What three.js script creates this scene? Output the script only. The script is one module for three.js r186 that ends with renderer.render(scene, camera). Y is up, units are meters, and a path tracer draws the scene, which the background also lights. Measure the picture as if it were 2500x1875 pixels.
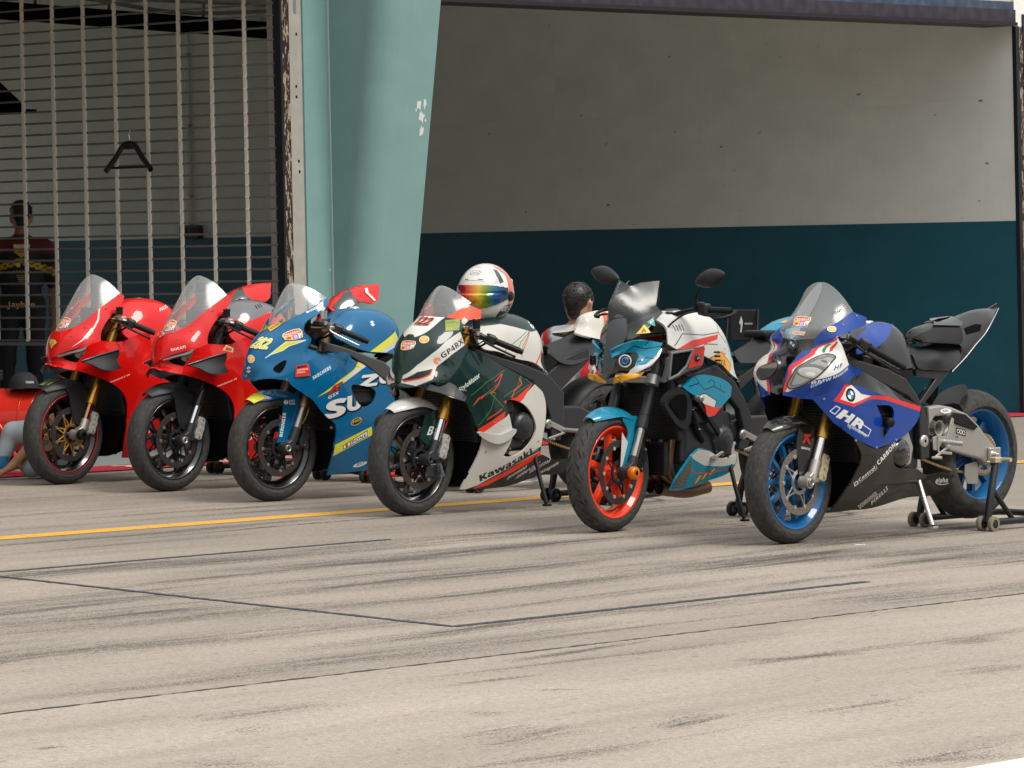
import * as THREE from 'three';
import { mergeGeometries, mergeVertices, toCreasedNormals } from 'three/addons/utils/BufferGeometryUtils.js';
import { RoundedBoxGeometry } from 'three/addons/geometries/RoundedBoxGeometry.js';
import { MarchingCubes } from 'three/addons/objects/MarchingCubes.js';
import { ImprovedNoise } from 'three/addons/math/ImprovedNoise.js';

// ---------------------------------------------------------------- camera, sky, sun, exposure
const scene = new THREE.Scene();
const camera = new THREE.PerspectiveCamera(10.82, 1024 / 768, 0.5, 400);
camera.position.set(0, 1.5, 0);
camera.lookAt(0, 1.5, -10);
camera.setViewOffset(1024, 768, 0, 152.6, 1024, 768);
const renderer = new THREE.WebGLRenderer();
renderer.toneMapping = THREE.LinearToneMapping;
renderer.toneMappingExposure = 1.22;
renderer.shadowMap.enabled = true;
{ // hazy overcast sky, computed: bright, almost even, slightly brighter towards the veiled sun
  const w = 256, h = 128, d = new Float32Array(w * h * 4), noise = new ImprovedNoise();
  const sun = new THREE.Vector3(0.50, 0.78, 0.36).normalize(), v = new THREE.Vector3();
  for (let j = 0; j < h; j++) for (let i = 0; i < w; i++) {
    const el = ((j + 0.5) / h - 0.5) * Math.PI, az = ((i + 0.5) / w - 0.5) * 2 * Math.PI;
    v.set(Math.cos(el) * Math.cos(az), Math.sin(el), Math.cos(el) * Math.sin(az));
    const up = Math.max(0, v.y), n = noise.noise(v.x * 2.2 + 3, v.y * 3, v.z * 2.2) * 0.5 + noise.noise(v.x * 5, v.y * 6, v.z * 5 + 7) * 0.25;
    const glow = Math.pow(Math.max(0, v.dot(sun)), 6) * 0.5;
    const l = (0.46 + 0.62 * up + glow) * (1 + 0.25 * n);
    const o = (j * w + i) * 4;
    d[o] = l * 0.98; d[o + 1] = l * 1.0; d[o + 2] = l * 1.02; d[o + 3] = 1;
  }
  const t = new THREE.DataTexture(d, w, h, THREE.RGBAFormat, THREE.FloatType);
  t.mapping = THREE.EquirectangularReflectionMapping; t.magFilter = THREE.LinearFilter; t.minFilter = THREE.LinearFilter; t.needsUpdate = true;
  scene.background = t; scene.environment = t;
}
scene.backgroundIntensity = 1.0; scene.environmentIntensity = 1.0;
const sunLight = new THREE.DirectionalLight(new THREE.Color(1.0, 0.95, 0.86), 2.0);
sunLight.name = 'sun';
sunLight.position.set(0.50 * 40, 0.78 * 40, 0.36 * 40 - 22); sunLight.target.position.set(0, 0, -22);
sunLight.castShadow = true; sunLight.shadow.radius = 40; sunLight.shadow.mapSize.set(2048, 2048);
Object.assign(sunLight.shadow.camera, { left: -14, right: 14, top: 14, bottom: -14, near: 1, far: 90 });
scene.add(sunLight, sunLight.target);

// ---------------------------------------------------------------- small helpers
const V3 = (x, y, z) => new THREE.Vector3(x, y, z);
let seedState = 12345;
const rnd = () => { seedState = (seedState * 1664525 + 1013904223) >>> 0; return seedState / 4294967296; };
const taken = {};
const numbered = (n) => { const k = taken[n] = (taken[n] ?? -1) + 1; return k ? n + '_' + String(k).padStart(3, '0') : n; };
function part(name, geo, mat, parent, extra) {
  const m = new THREE.Mesh(geo, mat); m.name = name; m.castShadow = m.receiveShadow = true; parent.add(m);
  if (extra) Object.assign(m.userData, extra);
  return m;
}
function thing(name, label, category, pos = [0, 0, 0], turn = 0, group) {
  const g = new THREE.Group(); g.name = numbered(name); g.position.set(...pos); g.rotation.y = turn; scene.add(g);
  g.userData = { label, category }; if (group) g.userData.group = group;
  return g;
}
function soup(g) { // plain non-indexed geometry with position, normal, uv
  let q = g.index ? g.toNonIndexed() : g;
  if (!q.attributes.normal) q.computeVertexNormals();
  if (!q.attributes.uv) q.setAttribute('uv', new THREE.BufferAttribute(new Float32Array(q.attributes.position.count * 2), 2));
  for (const k of Object.keys(q.attributes)) if (!['position', 'normal', 'uv'].includes(k)) q.deleteAttribute(k);
  q.morphAttributes = {};
  return q;
}
const join = (...l) => mergeGeometries(l.flat(4).filter(Boolean).map(soup));
const mirror = (g) => { // copy reflected in z
  const q = soup(g.clone()), p = q.attributes.position, n = q.attributes.normal, u = q.attributes.uv;
  for (let i = 0; i < p.count; i++) { p.setZ(i, -p.getZ(i)); n.setZ(i, -n.getZ(i)); }
  for (let i = 0; i < p.count; i += 3) for (const a of [p, n, u]) for (let c = 0; c < a.itemSize; c++) {
    const t = a.getComponent(i + 1, c); a.setComponent(i + 1, c, a.getComponent(i + 2, c)); a.setComponent(i + 2, c, t);
  }
  return q;
};
const both = (g) => join(g, mirror(g));
function cyl(a, b, r0, r1 = r0, n = 16, open = false) {
  const A = V3(...a), B = V3(...b), d = B.clone().sub(A), g = new THREE.CylinderGeometry(r1, r0, d.length(), n, 1, open);
  g.applyQuaternion(new THREE.Quaternion().setFromUnitVectors(V3(0, 1, 0), d.clone().normalize()));
  g.translate((A.x + B.x) / 2, (A.y + B.y) / 2, (A.z + B.z) / 2);
  return g;
}
function bar(a, b, w, h, roll = 0, bev = 0.003) { // box beam between two points, w across, h thick
  const A = V3(...a), B = V3(...b), d = B.clone().sub(A), g = new RoundedBoxGeometry(w, d.length(), h, 1, Math.min(bev, w / 3, h / 3));
  g.rotateY(roll); g.applyQuaternion(new THREE.Quaternion().setFromUnitVectors(V3(0, 1, 0), d.clone().normalize()));
  g.translate((A.x + B.x) / 2, (A.y + B.y) / 2, (A.z + B.z) / 2);
  return g;
}
const rbox = (cx, cy, cz, w, h, d, r = 0.006, seg = 2) => new RoundedBoxGeometry(w, h, d, seg, Math.min(r, w / 2.1, h / 2.1, d / 2.1)).translate(cx, cy, cz);
function tube(pts, r, seg = 6, n = pts.length * 5, closed = false) {
  return new THREE.TubeGeometry(new THREE.CatmullRomCurve3(pts.map((p) => V3(...p)), closed, 'centripetal'), n, r, seg, closed);
}
function lathe(profile, n = 48, axis = 'z') { // [[r, h] ...] turned about the axis
  const g = new THREE.LatheGeometry(profile.map(([r, h]) => new THREE.Vector2(Math.max(r, 1e-5), h)), n);
  if (axis === 'z') g.rotateX(Math.PI / 2); else if (axis === 'x') g.rotateZ(-Math.PI / 2);
  return g;
}
function plate(poly, z0, z1, bev = 0.004, holes = []) { // flat piece: outline in x, y; from z0 to z1, edges bevelled
  const s = new THREE.Shape(poly.map(([x, y]) => new THREE.Vector2(x, y)));
  for (const h of holes) s.holes.push(new THREE.Path(h.map(([x, y]) => new THREE.Vector2(x, y))));
  const t = Math.abs(z1 - z0), b = Math.min(bev, t / 2.2);
  const g = new THREE.ExtrudeGeometry(s, { depth: t - 2 * b, bevelEnabled: b > 0, bevelThickness: b, bevelSize: b, bevelOffset: -b, bevelSegments: 2, curveSegments: 6 });
  g.translate(0, 0, Math.min(z0, z1) + b);
  return g;
}
const ring = (cx, cy, r, n = 8, a0 = 0) => Array.from({ length: n }, (_, i) => [cx + r * Math.cos(a0 + i / n * 2 * Math.PI), cy + r * Math.sin(a0 + i / n * 2 * Math.PI)]);
// outline rounded through its points; a point with a fourth entry is a corner
function spline(pts, step = 0.02, closed = true) {
  const n = pts.length, out = [];
  const at = (i) => closed ? pts[(i + n * 4) % n] : pts[Math.min(n - 1, Math.max(0, i))];
  const m = closed ? n : n - 1;
  for (let i = 0; i < m; i++) {
    const p1 = at(i), p2 = at(i + 1), c1 = p1[3], c2 = p2[3];
    const p0 = c1 ? p1.map((v, k) => 2 * v - p2[k]) : at(i - 1), p3 = c2 ? p2.map((v, k) => 2 * v - p1[k]) : at(i + 2);
    const len = Math.hypot(p2[0] - p1[0], p2[1] - p1[1], p2[2] - p1[2]), k = Math.max(1, Math.min(12, Math.round(len / step)));
    for (let j = 0; j < k; j++) {
      if (c1 && c2) { const t = j / k; out.push([0, 1, 2].map((c) => p1[c] + (p2[c] - p1[c]) * t)); continue; }
      const t = j / k, t2 = t * t, t3 = t2 * t;
      const d01 = Math.max(1e-4, Math.hypot(p1[0] - p0[0], p1[1] - p0[1], p1[2] - p0[2])), d23 = Math.max(1e-4, Math.hypot(p3[0] - p2[0], p3[1] - p2[1], p3[2] - p2[2]));
      out.push([0, 1, 2].map((c) => {
        const m1 = (p2[c] - p1[c]) * 0.5 + (p1[c] - p0[c]) / d01 * len * 0.5, m2 = (p2[c] - p1[c]) * 0.5 + (p3[c] - p2[c]) / d23 * len * 0.5;
        return (2 * t3 - 3 * t2 + 1) * p1[c] + (t3 - 2 * t2 + t) * m1 + (-2 * t3 + 3 * t2) * p2[c] + (t3 - t2) * m2;
      }));
    }
  }
  if (!closed) out.push(pts[n - 1].slice(0, 3));
  return out;
}
function plateSpline(poly) { // thin-plate surface through scattered points [x, y, value]
  const n = poly.length, N = n + 3, A = Array.from({ length: N }, () => new Float64Array(N + 1));
  const U = (dx, dy) => { const r2 = dx * dx + dy * dy; return r2 < 1e-12 ? 0 : r2 * Math.log(r2); };
  for (let i = 0; i < n; i++) {
    for (let j = 0; j < n; j++) A[i][j] = U(poly[i][0] - poly[j][0], poly[i][1] - poly[j][1]);
    A[i][i] += 2e-5; A[i][n] = A[n][i] = 1; A[i][n + 1] = A[n + 1][i] = poly[i][0]; A[i][n + 2] = A[n + 2][i] = poly[i][1]; A[i][N] = poly[i][2];
  }
  for (let c = 0; c < N; c++) {
    let p = c; for (let r = c + 1; r < N; r++) if (Math.abs(A[r][c]) > Math.abs(A[p][c])) p = r;
    [A[c], A[p]] = [A[p], A[c]];
    if (Math.abs(A[c][c]) < 1e-14) continue;
    for (let r = c + 1; r < N; r++) { const f = A[r][c] / A[c][c]; if (f) for (let k = c; k <= N; k++) A[r][k] -= f * A[c][k]; }
  }
  const w = new Float64Array(N);
  for (let r = N - 1; r >= 0; r--) { let s = A[r][N]; for (let k = r + 1; k < N; k++) s -= A[r][k] * w[k]; w[r] = Math.abs(A[r][r]) < 1e-14 ? 0 : s / A[r][r]; }
  return (x, y) => { let s = w[n] + w[n + 1] * x + w[n + 2] * y; for (let i = 0; i < n; i++) s += w[i] * U(x - poly[i][0], y - poly[i][1]); return s; };
}
const LX0 = -0.45, LY0 = 0.05, LW = 2.4, LH = 1.2; // the piece of side view that a livery sheet covers
function meshSheet(outline, zOf, maxLen, holes = []) { // fill an outline, refine until its edges are short in space
  const pts = outline.map((p) => new THREE.Vector2(p[0], p[1])), hs = holes.map((h) => h.map((p) => new THREE.Vector2(p[0], p[1])));
  const vx = [...outline, ...holes.flat()].map((p) => [p[0], p[1], p[2] ?? zOf(p[0], p[1])]);
  let tri = THREE.ShapeUtils.triangulateShape(pts, hs);
  for (let pass = 0; pass < 7; pass++) {
    const mid = new Map(), out = []; let split = false;
    const M = (a, b) => {
      const key = a < b ? a * 1e6 + b : b * 1e6 + a; if (mid.has(key)) return mid.get(key);
      const p = vx[a], q = vx[b]; let r = -1;
      if (Math.hypot(p[0] - q[0], p[1] - q[1], p[2] - q[2]) > maxLen) { const x = (p[0] + q[0]) / 2, y = (p[1] + q[1]) / 2; r = vx.length; vx.push([x, y, zOf(x, y)]); split = true; }
      mid.set(key, r); return r;
    };
    for (const [a, b, c] of tri) {
      const ab = M(a, b), bc = M(b, c), ca = M(c, a), k = (ab >= 0) + (bc >= 0) + (ca >= 0);
      if (!k) out.push([a, b, c]);
      else if (k === 3) out.push([a, ab, ca], [ab, b, bc], [ca, bc, c], [ab, bc, ca]);
      else if (k === 1) { if (ab >= 0) out.push([a, ab, c], [ab, b, c]); else if (bc >= 0) out.push([a, b, bc], [a, bc, c]); else out.push([a, b, ca], [ca, b, c]); }
      else if (ab < 0) out.push([a, b, bc], [a, bc, ca], [ca, bc, c]);
      else if (bc < 0) out.push([b, c, ca], [b, ca, ab], [ab, ca, a]);
      else out.push([c, a, ab], [c, ab, bc], [bc, ab, b]);
    }
    tri = out; if (!split || tri.length > 12000) break;
  }
  const turn = tri.reduce((s, [a, b, c]) => s + (vx[b][0] - vx[a][0]) * (vx[c][1] - vx[a][1]) - (vx[c][0] - vx[a][0]) * (vx[b][1] - vx[a][1]), 0);
  if (turn < 0) tri = tri.map(([a, b, c]) => [a, c, b]);
  return { vx, tri };
}
// a body panel: outline [x, y, z] in side view (z = half width there), inner control points, mirrored halves joined on the centre line
function panel({ pts, ctrl = [], pow = 1, len = 0.035, sides = 1, flange = 0.01, step = 0.02, holes = [], uvf, off = 0, rigid = false }) {
  const out = rigid ? pts.map((p) => p.slice(0, 3)) : spline(pts, step), f = (z) => Math.sign(z) * Math.pow(Math.abs(z), pow), g = (v) => Math.sign(v) * Math.pow(Math.abs(v), 1 / pow);
  const S = plateSpline([...out, ...ctrl].map((p) => [p[0], p[1], f(p[2])]));
  const zOf = (x, y) => g(S(x, y));
  const hs = holes.map((h) => spline(h.map((p) => [p[0], p[1], 0, p[3]]), step).map((p) => [p[0], p[1], zOf(p[0], p[1])]));
  const { vx, tri } = meshSheet(out, zOf, len, hs);
  return { geo: sheetGeo(vx, tri, sides, flange, uvf, off), zOf, out, vx, tri };
}
function sheetGeo(vx, tri, sides, flange, uvf = (x, y) => [(x - LX0) / LW, (y - LY0) / LH], off = 0) {
  const P = [], UV = [], I = [], map = new Map();
  const add = (x, y, z) => { const key = Math.round(x * 2e4) + '_' + Math.round(y * 2e4) + '_' + Math.round(z * 2e4); if (!map.has(key)) { map.set(key, P.length / 3); P.push(x, y, z); UV.push(...uvf(x, y, z)); } return map.get(key); };
  for (const [a, b, c] of tri) I.push(add(...vx[a]), add(...vx[b]), add(...vx[c]));
  if (sides === 2) for (const [a, b, c] of tri) I.push(add(vx[a][0], vx[a][1], -vx[a][2]), add(vx[c][0], vx[c][1], -vx[c][2]), add(vx[b][0], vx[b][1], -vx[b][2]));
  const geo = new THREE.BufferGeometry();
  geo.setAttribute('position', new THREE.Float32BufferAttribute(P, 3)); geo.setAttribute('uv', new THREE.Float32BufferAttribute(UV, 2)); geo.setIndex(I); geo.computeVertexNormals();
  if (off) { const p = geo.attributes.position, n = geo.attributes.normal; for (let i = 0; i < p.count; i++) p.setXYZ(i, p.getX(i) + n.getX(i) * off, p.getY(i) + n.getY(i) * off, p.getZ(i) + n.getZ(i) * off); }
  if (!flange) return soup(geo);
  const cnt = new Map(); // open edges get a turned-in lip
  for (let i = 0; i < I.length; i += 3) for (const [a, b] of [[I[i], I[i + 1]], [I[i + 1], I[i + 2]], [I[i + 2], I[i]]]) { const k = a < b ? a * 1e6 + b : b * 1e6 + a; if (cnt.has(k)) cnt.set(k, null); else cnt.set(k, [a, b]); }
  const p = geo.attributes.position, n = geo.attributes.normal, u = geo.attributes.uv, Q = [], QU = [];
  for (const e of cnt.values()) {
    if (!e) continue; const [a, b] = e;
    if (Math.abs(p.getZ(a)) < 1e-4 && Math.abs(p.getZ(b)) < 1e-4) continue;
    const c = (i, t) => [p.getX(i) - n.getX(i) * t, p.getY(i) - n.getY(i) * t, p.getZ(i) - n.getZ(i) * t];
    Q.push(...c(a, 0), ...c(a, flange), ...c(b, 0), ...c(b, 0), ...c(a, flange), ...c(b, flange));
    for (const i of [a, a, b, b, a, b]) QU.push(u.getX(i), u.getY(i));
  }
  const lip = new THREE.BufferGeometry(); lip.setAttribute('position', new THREE.Float32BufferAttribute(Q, 3)); lip.setAttribute('uv', new THREE.Float32BufferAttribute(QU, 2)); lip.computeVertexNormals();
  return Q.length ? join(geo, lip) : soup(geo);
}
// a sticker or lens lying on a panel: outline in side view, lifted off the panel's surface
function onPanel(P, outline, off = 0.002, len = 0.03, sharp = true) {
  const o = sharp ? outline.map((p) => [p[0], p[1], P.zOf(p[0], p[1])]) : spline(outline.map((p) => [p[0], p[1], P.zOf(p[0], p[1]), p[3]]), 0.015);
  const { vx, tri } = meshSheet(o, P.zOf, len);
  return sheetGeo(vx, tri, 1, 0, undefined, off);
}
// a printed quad on a panel, its corners given in side view (bottom left, bottom right, top right, top left)
function quadOn(zOf, q, off = 0.002, n = 10, front = false) {
  const P = [], U = [], I = [];
  for (let j = 0; j <= n; j++) for (let i = 0; i <= n; i++) {
    const s = i / n, t = j / n, L = (k) => (q[0][k] * (1 - s) + q[1][k] * s) * (1 - t) + (q[3][k] * (1 - s) + q[2][k] * s) * t;
    const a = L(0), b = L(1);
    P.push(...(front ? front(a, b) : [a, b, zOf(a, b)])); U.push(s, t);
    if (i < n && j < n) { const k = j * (n + 1) + i; I.push(k, k + 1, k + n + 2, k, k + n + 2, k + n + 1); }
  }
  const g = new THREE.BufferGeometry(); g.setAttribute('position', new THREE.Float32BufferAttribute(P, 3)); g.setAttribute('uv', new THREE.Float32BufferAttribute(U, 2)); g.setIndex(I); g.computeVertexNormals();
  const p = g.attributes.position, m = g.attributes.normal;
  for (let i = 0; i < p.count; i++) p.setXYZ(i, p.getX(i) + m.getX(i) * off, p.getY(i) + m.getY(i) * off, p.getZ(i) + m.getZ(i) * off);
  return soup(g);
}
// front-view lookup on a nose panel: where along x does the half width reach |z| at height y
const frontOf = (P, xa, xb) => (z, y) => { let a = xa, b = xb; for (let k = 0; k < 26; k++) { const m = (a + b) / 2; if (P.zOf(m, y) < Math.abs(z)) a = m; else b = m; } return [(a + b) / 2, y, z]; };

// ---------------------------------------------------------------- printing
function canvas(w, h, draw, wrap) {
  const c = document.createElement('canvas'); c.width = w; c.height = h; const x = c.getContext('2d'); draw(x, w, h);
  const t = new THREE.CanvasTexture(c); t.colorSpace = THREE.SRGBColorSpace; t.magFilter = THREE.LinearFilter; if (wrap) t.wrapS = t.wrapT = THREE.RepeatWrapping;
  return t;
}
function poly(x, p, fill, stroke, lw) { x.beginPath(); p.forEach((q, i) => i ? x.lineTo(q[0], q[1]) : x.moveTo(q[0], q[1])); if (fill) { x.closePath(); x.fillStyle = fill; x.fill(); } if (stroke) { x.strokeStyle = stroke; x.lineWidth = lw; x.stroke(); } }
// lettering from baseline start a to baseline end b, capitals reaching t above a
function letters(x, s, a, b, t, color, { font = 'bold 100px sans-serif', outline, ow = 10, italic = 0 } = {}) {
  x.save(); x.font = font; const w = x.measureText(s).width, h = 72;
  x.transform((b[0] - a[0]) / w, (b[1] - a[1]) / w, -(t[0] - a[0]) / h, -(t[1] - a[1]) / h, a[0], a[1]);
  if (italic) x.transform(1, 0, -italic, 1, 0, 0);
  if (outline) { x.strokeStyle = outline; x.lineWidth = ow; x.lineJoin = 'round'; x.strokeText(s, 0, 0); }
  x.fillStyle = color; x.fillText(s, 0, 0); x.restore();
}
const livery = (base, draw) => canvas(2048, 1024, (x, w, h) => { x.fillStyle = base; x.fillRect(0, 0, w, h); const k = w / LW; x.setTransform(k, 0, 0, -h / LH, -LX0 * k, (LY0 + LH) * h / LH); x.lineJoin = 'round'; draw(x); });
// ---------------------------------------------------------------- materials
const std = (color, roughness = 0.6, metalness = 0, more = {}) => new THREE.MeshStandardMaterial({ color, roughness, metalness, ...more });
const phys = (o) => new THREE.MeshPhysicalMaterial(o);
const lin = (r, g, b) => new THREE.Color().setRGB(r, g, b);
function grainTex(w, h, fn, srgb = false) {
  const d = new Uint8Array(w * h * 4);
  for (let j = 0; j < h; j++) for (let i = 0; i < w; i++) { const v = fn(i, j), o = (j * w + i) * 4; if (Array.isArray(v)) { d[o] = v[0]; d[o + 1] = v[1]; d[o + 2] = v[2]; d[o + 3] = v[3] ?? 255; } else { d[o] = d[o + 1] = d[o + 2] = v; d[o + 3] = 255; } }
  const t = new THREE.DataTexture(d, w, h); t.wrapS = t.wrapT = THREE.RepeatWrapping; t.magFilter = THREE.LinearFilter; t.minFilter = THREE.LinearFilter; t.needsUpdate = true; if (srgb) t.colorSpace = THREE.SRGBColorSpace; return t;
}
const PN = new ImprovedNoise();
const fbm = (x, y, o = 4, z = 0) => { let s = 0, a = 0.5; for (let k = 0; k < o; k++) { s += a * PN.noise(x, y, z + k * 7.3); x *= 2.03; y *= 2.03; a *= 0.5; } return s; };
const speckle = grainTex(256, 256, () => 110 + Math.floor(rnd() * 60));
const carbonTex = grainTex(64, 64, (i, j) => { const d = ((i + j) >> 3) & 1, u = ((i + j) & 7) / 7; const v = d ? 10 + 12 * u : 46 - 18 * u; return [v, v * 0.97, v * 0.92]; }, true);
carbonTex.repeat.set(34, 17);
const rubberBump = grainTex(256, 256, (i, j) => 128 + 60 * (rnd() - 0.5) + (rnd() > 0.993 ? 60 : 0));
rubberBump.repeat.set(14, 3);
const rubberTex = grainTex(512, 256, (i, j) => { const n = fbm(i / 30, j / 16, 4), s = rnd() > 0.9985 ? 55 : 0; const v = 62 + n * 30 + (rnd() - 0.5) * 12 + s; return [v, v * 0.985, v * 0.965]; }, true);
rubberTex.repeat.set(3, 1);
const M = {
  rubber: phys({ color: 0xffffff, roughness: 0.8, specularIntensity: 0.45, map: rubberTex, bumpMap: rubberBump, bumpScale: 0.0006 }),
  wall: std(lin(0.020, 0.019, 0.019), 0.6),
  black: phys({ color: lin(0.007, 0.007, 0.008), roughness: 0.5, specularIntensity: 0.5 }),
  gloss: phys({ color: lin(0.008, 0.008, 0.009), roughness: 0.25, clearcoat: 1, clearcoatRoughness: 0.05 }),
  matt: phys({ color: lin(0.014, 0.015, 0.018), roughness: 0.48, specularIntensity: 0.7, bumpMap: speckle, bumpScale: 0.0001 }),
  satin: std(lin(0.030, 0.030, 0.033), 0.38, 0.25),
  dark: phys({ color: lin(0.003, 0.003, 0.004), roughness: 0.85, specularIntensity: 0.15 }),
  seat: phys({ color: lin(0.022, 0.022, 0.024), roughness: 0.6, specularIntensity: 0.6, bumpMap: speckle, bumpScale: 0.0002 }),
  carbon: phys({ map: carbonTex, roughness: 0.45, specularIntensity: 0.3, clearcoat: 0.8, clearcoatRoughness: 0.04 }),
  carbonMatt: phys({ map: carbonTex, roughness: 0.6, specularIntensity: 0.5 }),
  alu: std(lin(0.60, 0.585, 0.55), 0.34, 0.95),
  aluDull: std(lin(0.45, 0.43, 0.40), 0.5, 0.85),
  steel: std(lin(0.42, 0.40, 0.37), 0.35, 1),
  disc: std(lin(0.36, 0.31, 0.28), 0.38, 1),
  discDark: std(lin(0.12, 0.105, 0.10), 0.42, 0.9),
  chrome: std(lin(0.78, 0.77, 0.75), 0.12, 1),
  gold: std(lin(0.60, 0.33, 0.06), 0.3, 0.95),
  goldDeep: std(lin(0.72, 0.36, 0.04), 0.32, 0.8),
  bronze: std(lin(0.42, 0.24, 0.16), 0.35, 0.9),
  caliper: std(lin(0.56, 0.47, 0.32), 0.42, 0.4),
  calSilver: std(lin(0.55, 0.535, 0.50), 0.4, 0.45),
  rust: std(lin(0.13, 0.055, 0.03), 0.8, 0.2),
  screen: phys({ color: lin(0.82, 0.83, 0.82), roughness: 0.17, transmission: 0.82, thickness: 0, ior: 1.5 }),
  smoke: phys({ color: lin(0.10, 0.105, 0.11), roughness: 0.24, transmission: 0.75, thickness: 0, ior: 1.5 }),
  lens: phys({ color: lin(0.95, 0.95, 0.95), roughness: 0.03, transmission: 1, thickness: 0, ior: 1.5 }),
  reflector: std(lin(0.62, 0.62, 0.61), 0.22, 0.9),
  chain: std(lin(0.42, 0.29, 0.13), 0.4, 0.9),
  redAno: std(lin(0.55, 0.02, 0.02), 0.35, 0.6),
  blueAno: std(lin(0.03, 0.12, 0.4), 0.35, 0.6),
  orangeAno: std(lin(0.85, 0.22, 0.02), 0.3, 0.5),
  bolt: std(lin(0.55, 0.53, 0.5), 0.3, 1),
  pipe: std(lin(0.24, 0.14, 0.09), 0.42, 0.85),
  grid: std(lin(0.012, 0.012, 0.013), 0.6, 0.3),
};
const paintOf = (map, more = {}) => phys({ map, roughness: 0.42, specularIntensity: 0.25, clearcoat: 0.7, clearcoatRoughness: 0.05, ...more });
const paint = (color, more = {}) => phys({ color, roughness: 0.42, specularIntensity: 0.25, clearcoat: 0.7, clearcoatRoughness: 0.05, ...more });
const print = (tex, more = {}) => std(0xffffff, 0.45, 0, { map: tex, ...more });
const printCut = (tex, more = {}) => std(0xffffff, 0.45, 0, { map: tex, transparent: true, alphaTest: 0.5, ...more });

// ---------------------------------------------------------------- shared motorcycle pieces (x to the rear, y up, z to the bike's left)
function tyreGeo(R, w, rim, groove = 0) {
  const p = [], h = w / 2;
  p.push([rim, -h * 0.80], [rim + 0.012, -h * 0.90]);
  const rs = R - w * 0.40, n = 14;
  p.push([rs - 0.006, -h * 0.985]);
  for (let i = 0; i <= n; i++) { const a = -Math.PI / 2 + Math.PI * i / n; p.push([rs + (R - rs) * Math.pow(Math.cos(a), 0.86), h * Math.sin(a)]); }
  p.push([rs - 0.006, h * 0.985], [rim + 0.012, h * 0.90], [rim, h * 0.80]);
  return lathe(p, 72);
}
function rimGeo(r, w) {
  const h = w / 2;
  return lathe([[r - 0.026, -h + 0.004], [r, -h - 0.002], [r + 0.005, -h + 0.003], [r + 0.002, -h + 0.012], [r - 0.022, -h * 0.55], [r - 0.030, 0], [r - 0.022, h * 0.55], [r + 0.002, h - 0.012], [r + 0.005, h - 0.003], [r, h + 0.002], [r - 0.010, h - 0.003],
    [r - 0.024, h * 0.62], [r - 0.040, h * 0.35], [r - 0.043, 0], [r - 0.040, -h * 0.35], [r - 0.026, -h + 0.004]], 72);
}
function spokesGeo(kind, n, r0, r1, wid, dep, a0 = 0.3) {
  const l = [], at = (r, a, z = 0) => [r * Math.cos(a), r * Math.sin(a), z];
  for (let i = 0; i < n; i++) {
    const a = a0 + i / n * 2 * Math.PI, s = Math.PI / n;
    if (kind === 'straight') l.push(bar(at(r0, a), at(r1, a), wid, dep, 0, 0.006));
    else if (kind === 'vee') { l.push(bar(at(r0, a), at(r1, a + s * 0.55), wid, dep, 0, 0.005), bar(at(r0, a), at(r1, a - s * 0.55), wid, dep, 0, 0.005)); }
    else if (kind === 'wye') { const m = (r0 + r1) * 0.52; l.push(bar(at(r0, a), at(m, a), wid * 1.25, dep, 0, 0.005), bar(at(m * 0.96, a), at(r1, a + s * 0.5), wid, dep, 0, 0.005), bar(at(m * 0.96, a), at(r1, a - s * 0.5), wid, dep, 0, 0.005)); }
  }
  return join(l);
}
const fixBar = (g) => g;
function discGeo(r1, r0, t, holes = 36) {
  const hs = [];
  for (let i = 0; i < holes; i++) { const a = i / holes * 2 * Math.PI, k = [0.25, 0.5, 0.75][i % 3], r = r0 + (r1 - r0) * k; hs.push(ring(r * Math.cos(a), r * Math.sin(a), 0.0034, 6)); }
  hs.push(ring(0, 0, r0, 48));
  return plate(ring(0, 0, r1, 64), -t / 2, t / 2, 0.0006, hs);
}
function carrierGeo(r1, r0, n, t, w = 0.012) {
  const l = [plate(ring(0, 0, r0, 32), -t / 2, t / 2, 0.001, [ring(0, 0, r0 - 0.016, 32)])];
  for (let i = 0; i < n; i++) { const a = i / n * 2 * Math.PI, b = a + 0.26, c = a - 0.26; l.push(bar([r0 * 0.95 * Math.cos(b), r0 * 0.95 * Math.sin(b), 0], [r1 * Math.cos(a), r1 * Math.sin(a), 0], w * 0.6, t, 0, 0.001), bar([r0 * 0.95 * Math.cos(c), r0 * 0.95 * Math.sin(c), 0], [r1 * Math.cos(a), r1 * Math.sin(a), 0], w * 0.6, t, 0, 0.001)); }
  return join(l);
}
function bobbins(r, n, z, t) { const l = []; for (let i = 0; i < n; i++) { const a = i / n * 2 * Math.PI; l.push(cyl([r * Math.cos(a), r * Math.sin(a), z - t], [r * Math.cos(a), r * Math.sin(a), z + t], 0.0095, 0.0095, 10)); } return join(l); }
const pair = (name, g, mat, parent, extra) => [part(name, g, mat, parent, extra), part(name, mirror(g), mat, parent, extra)];
const spin = (g, m) => { g = g.clone(); g.applyMatrix4(m); return g; };

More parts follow.
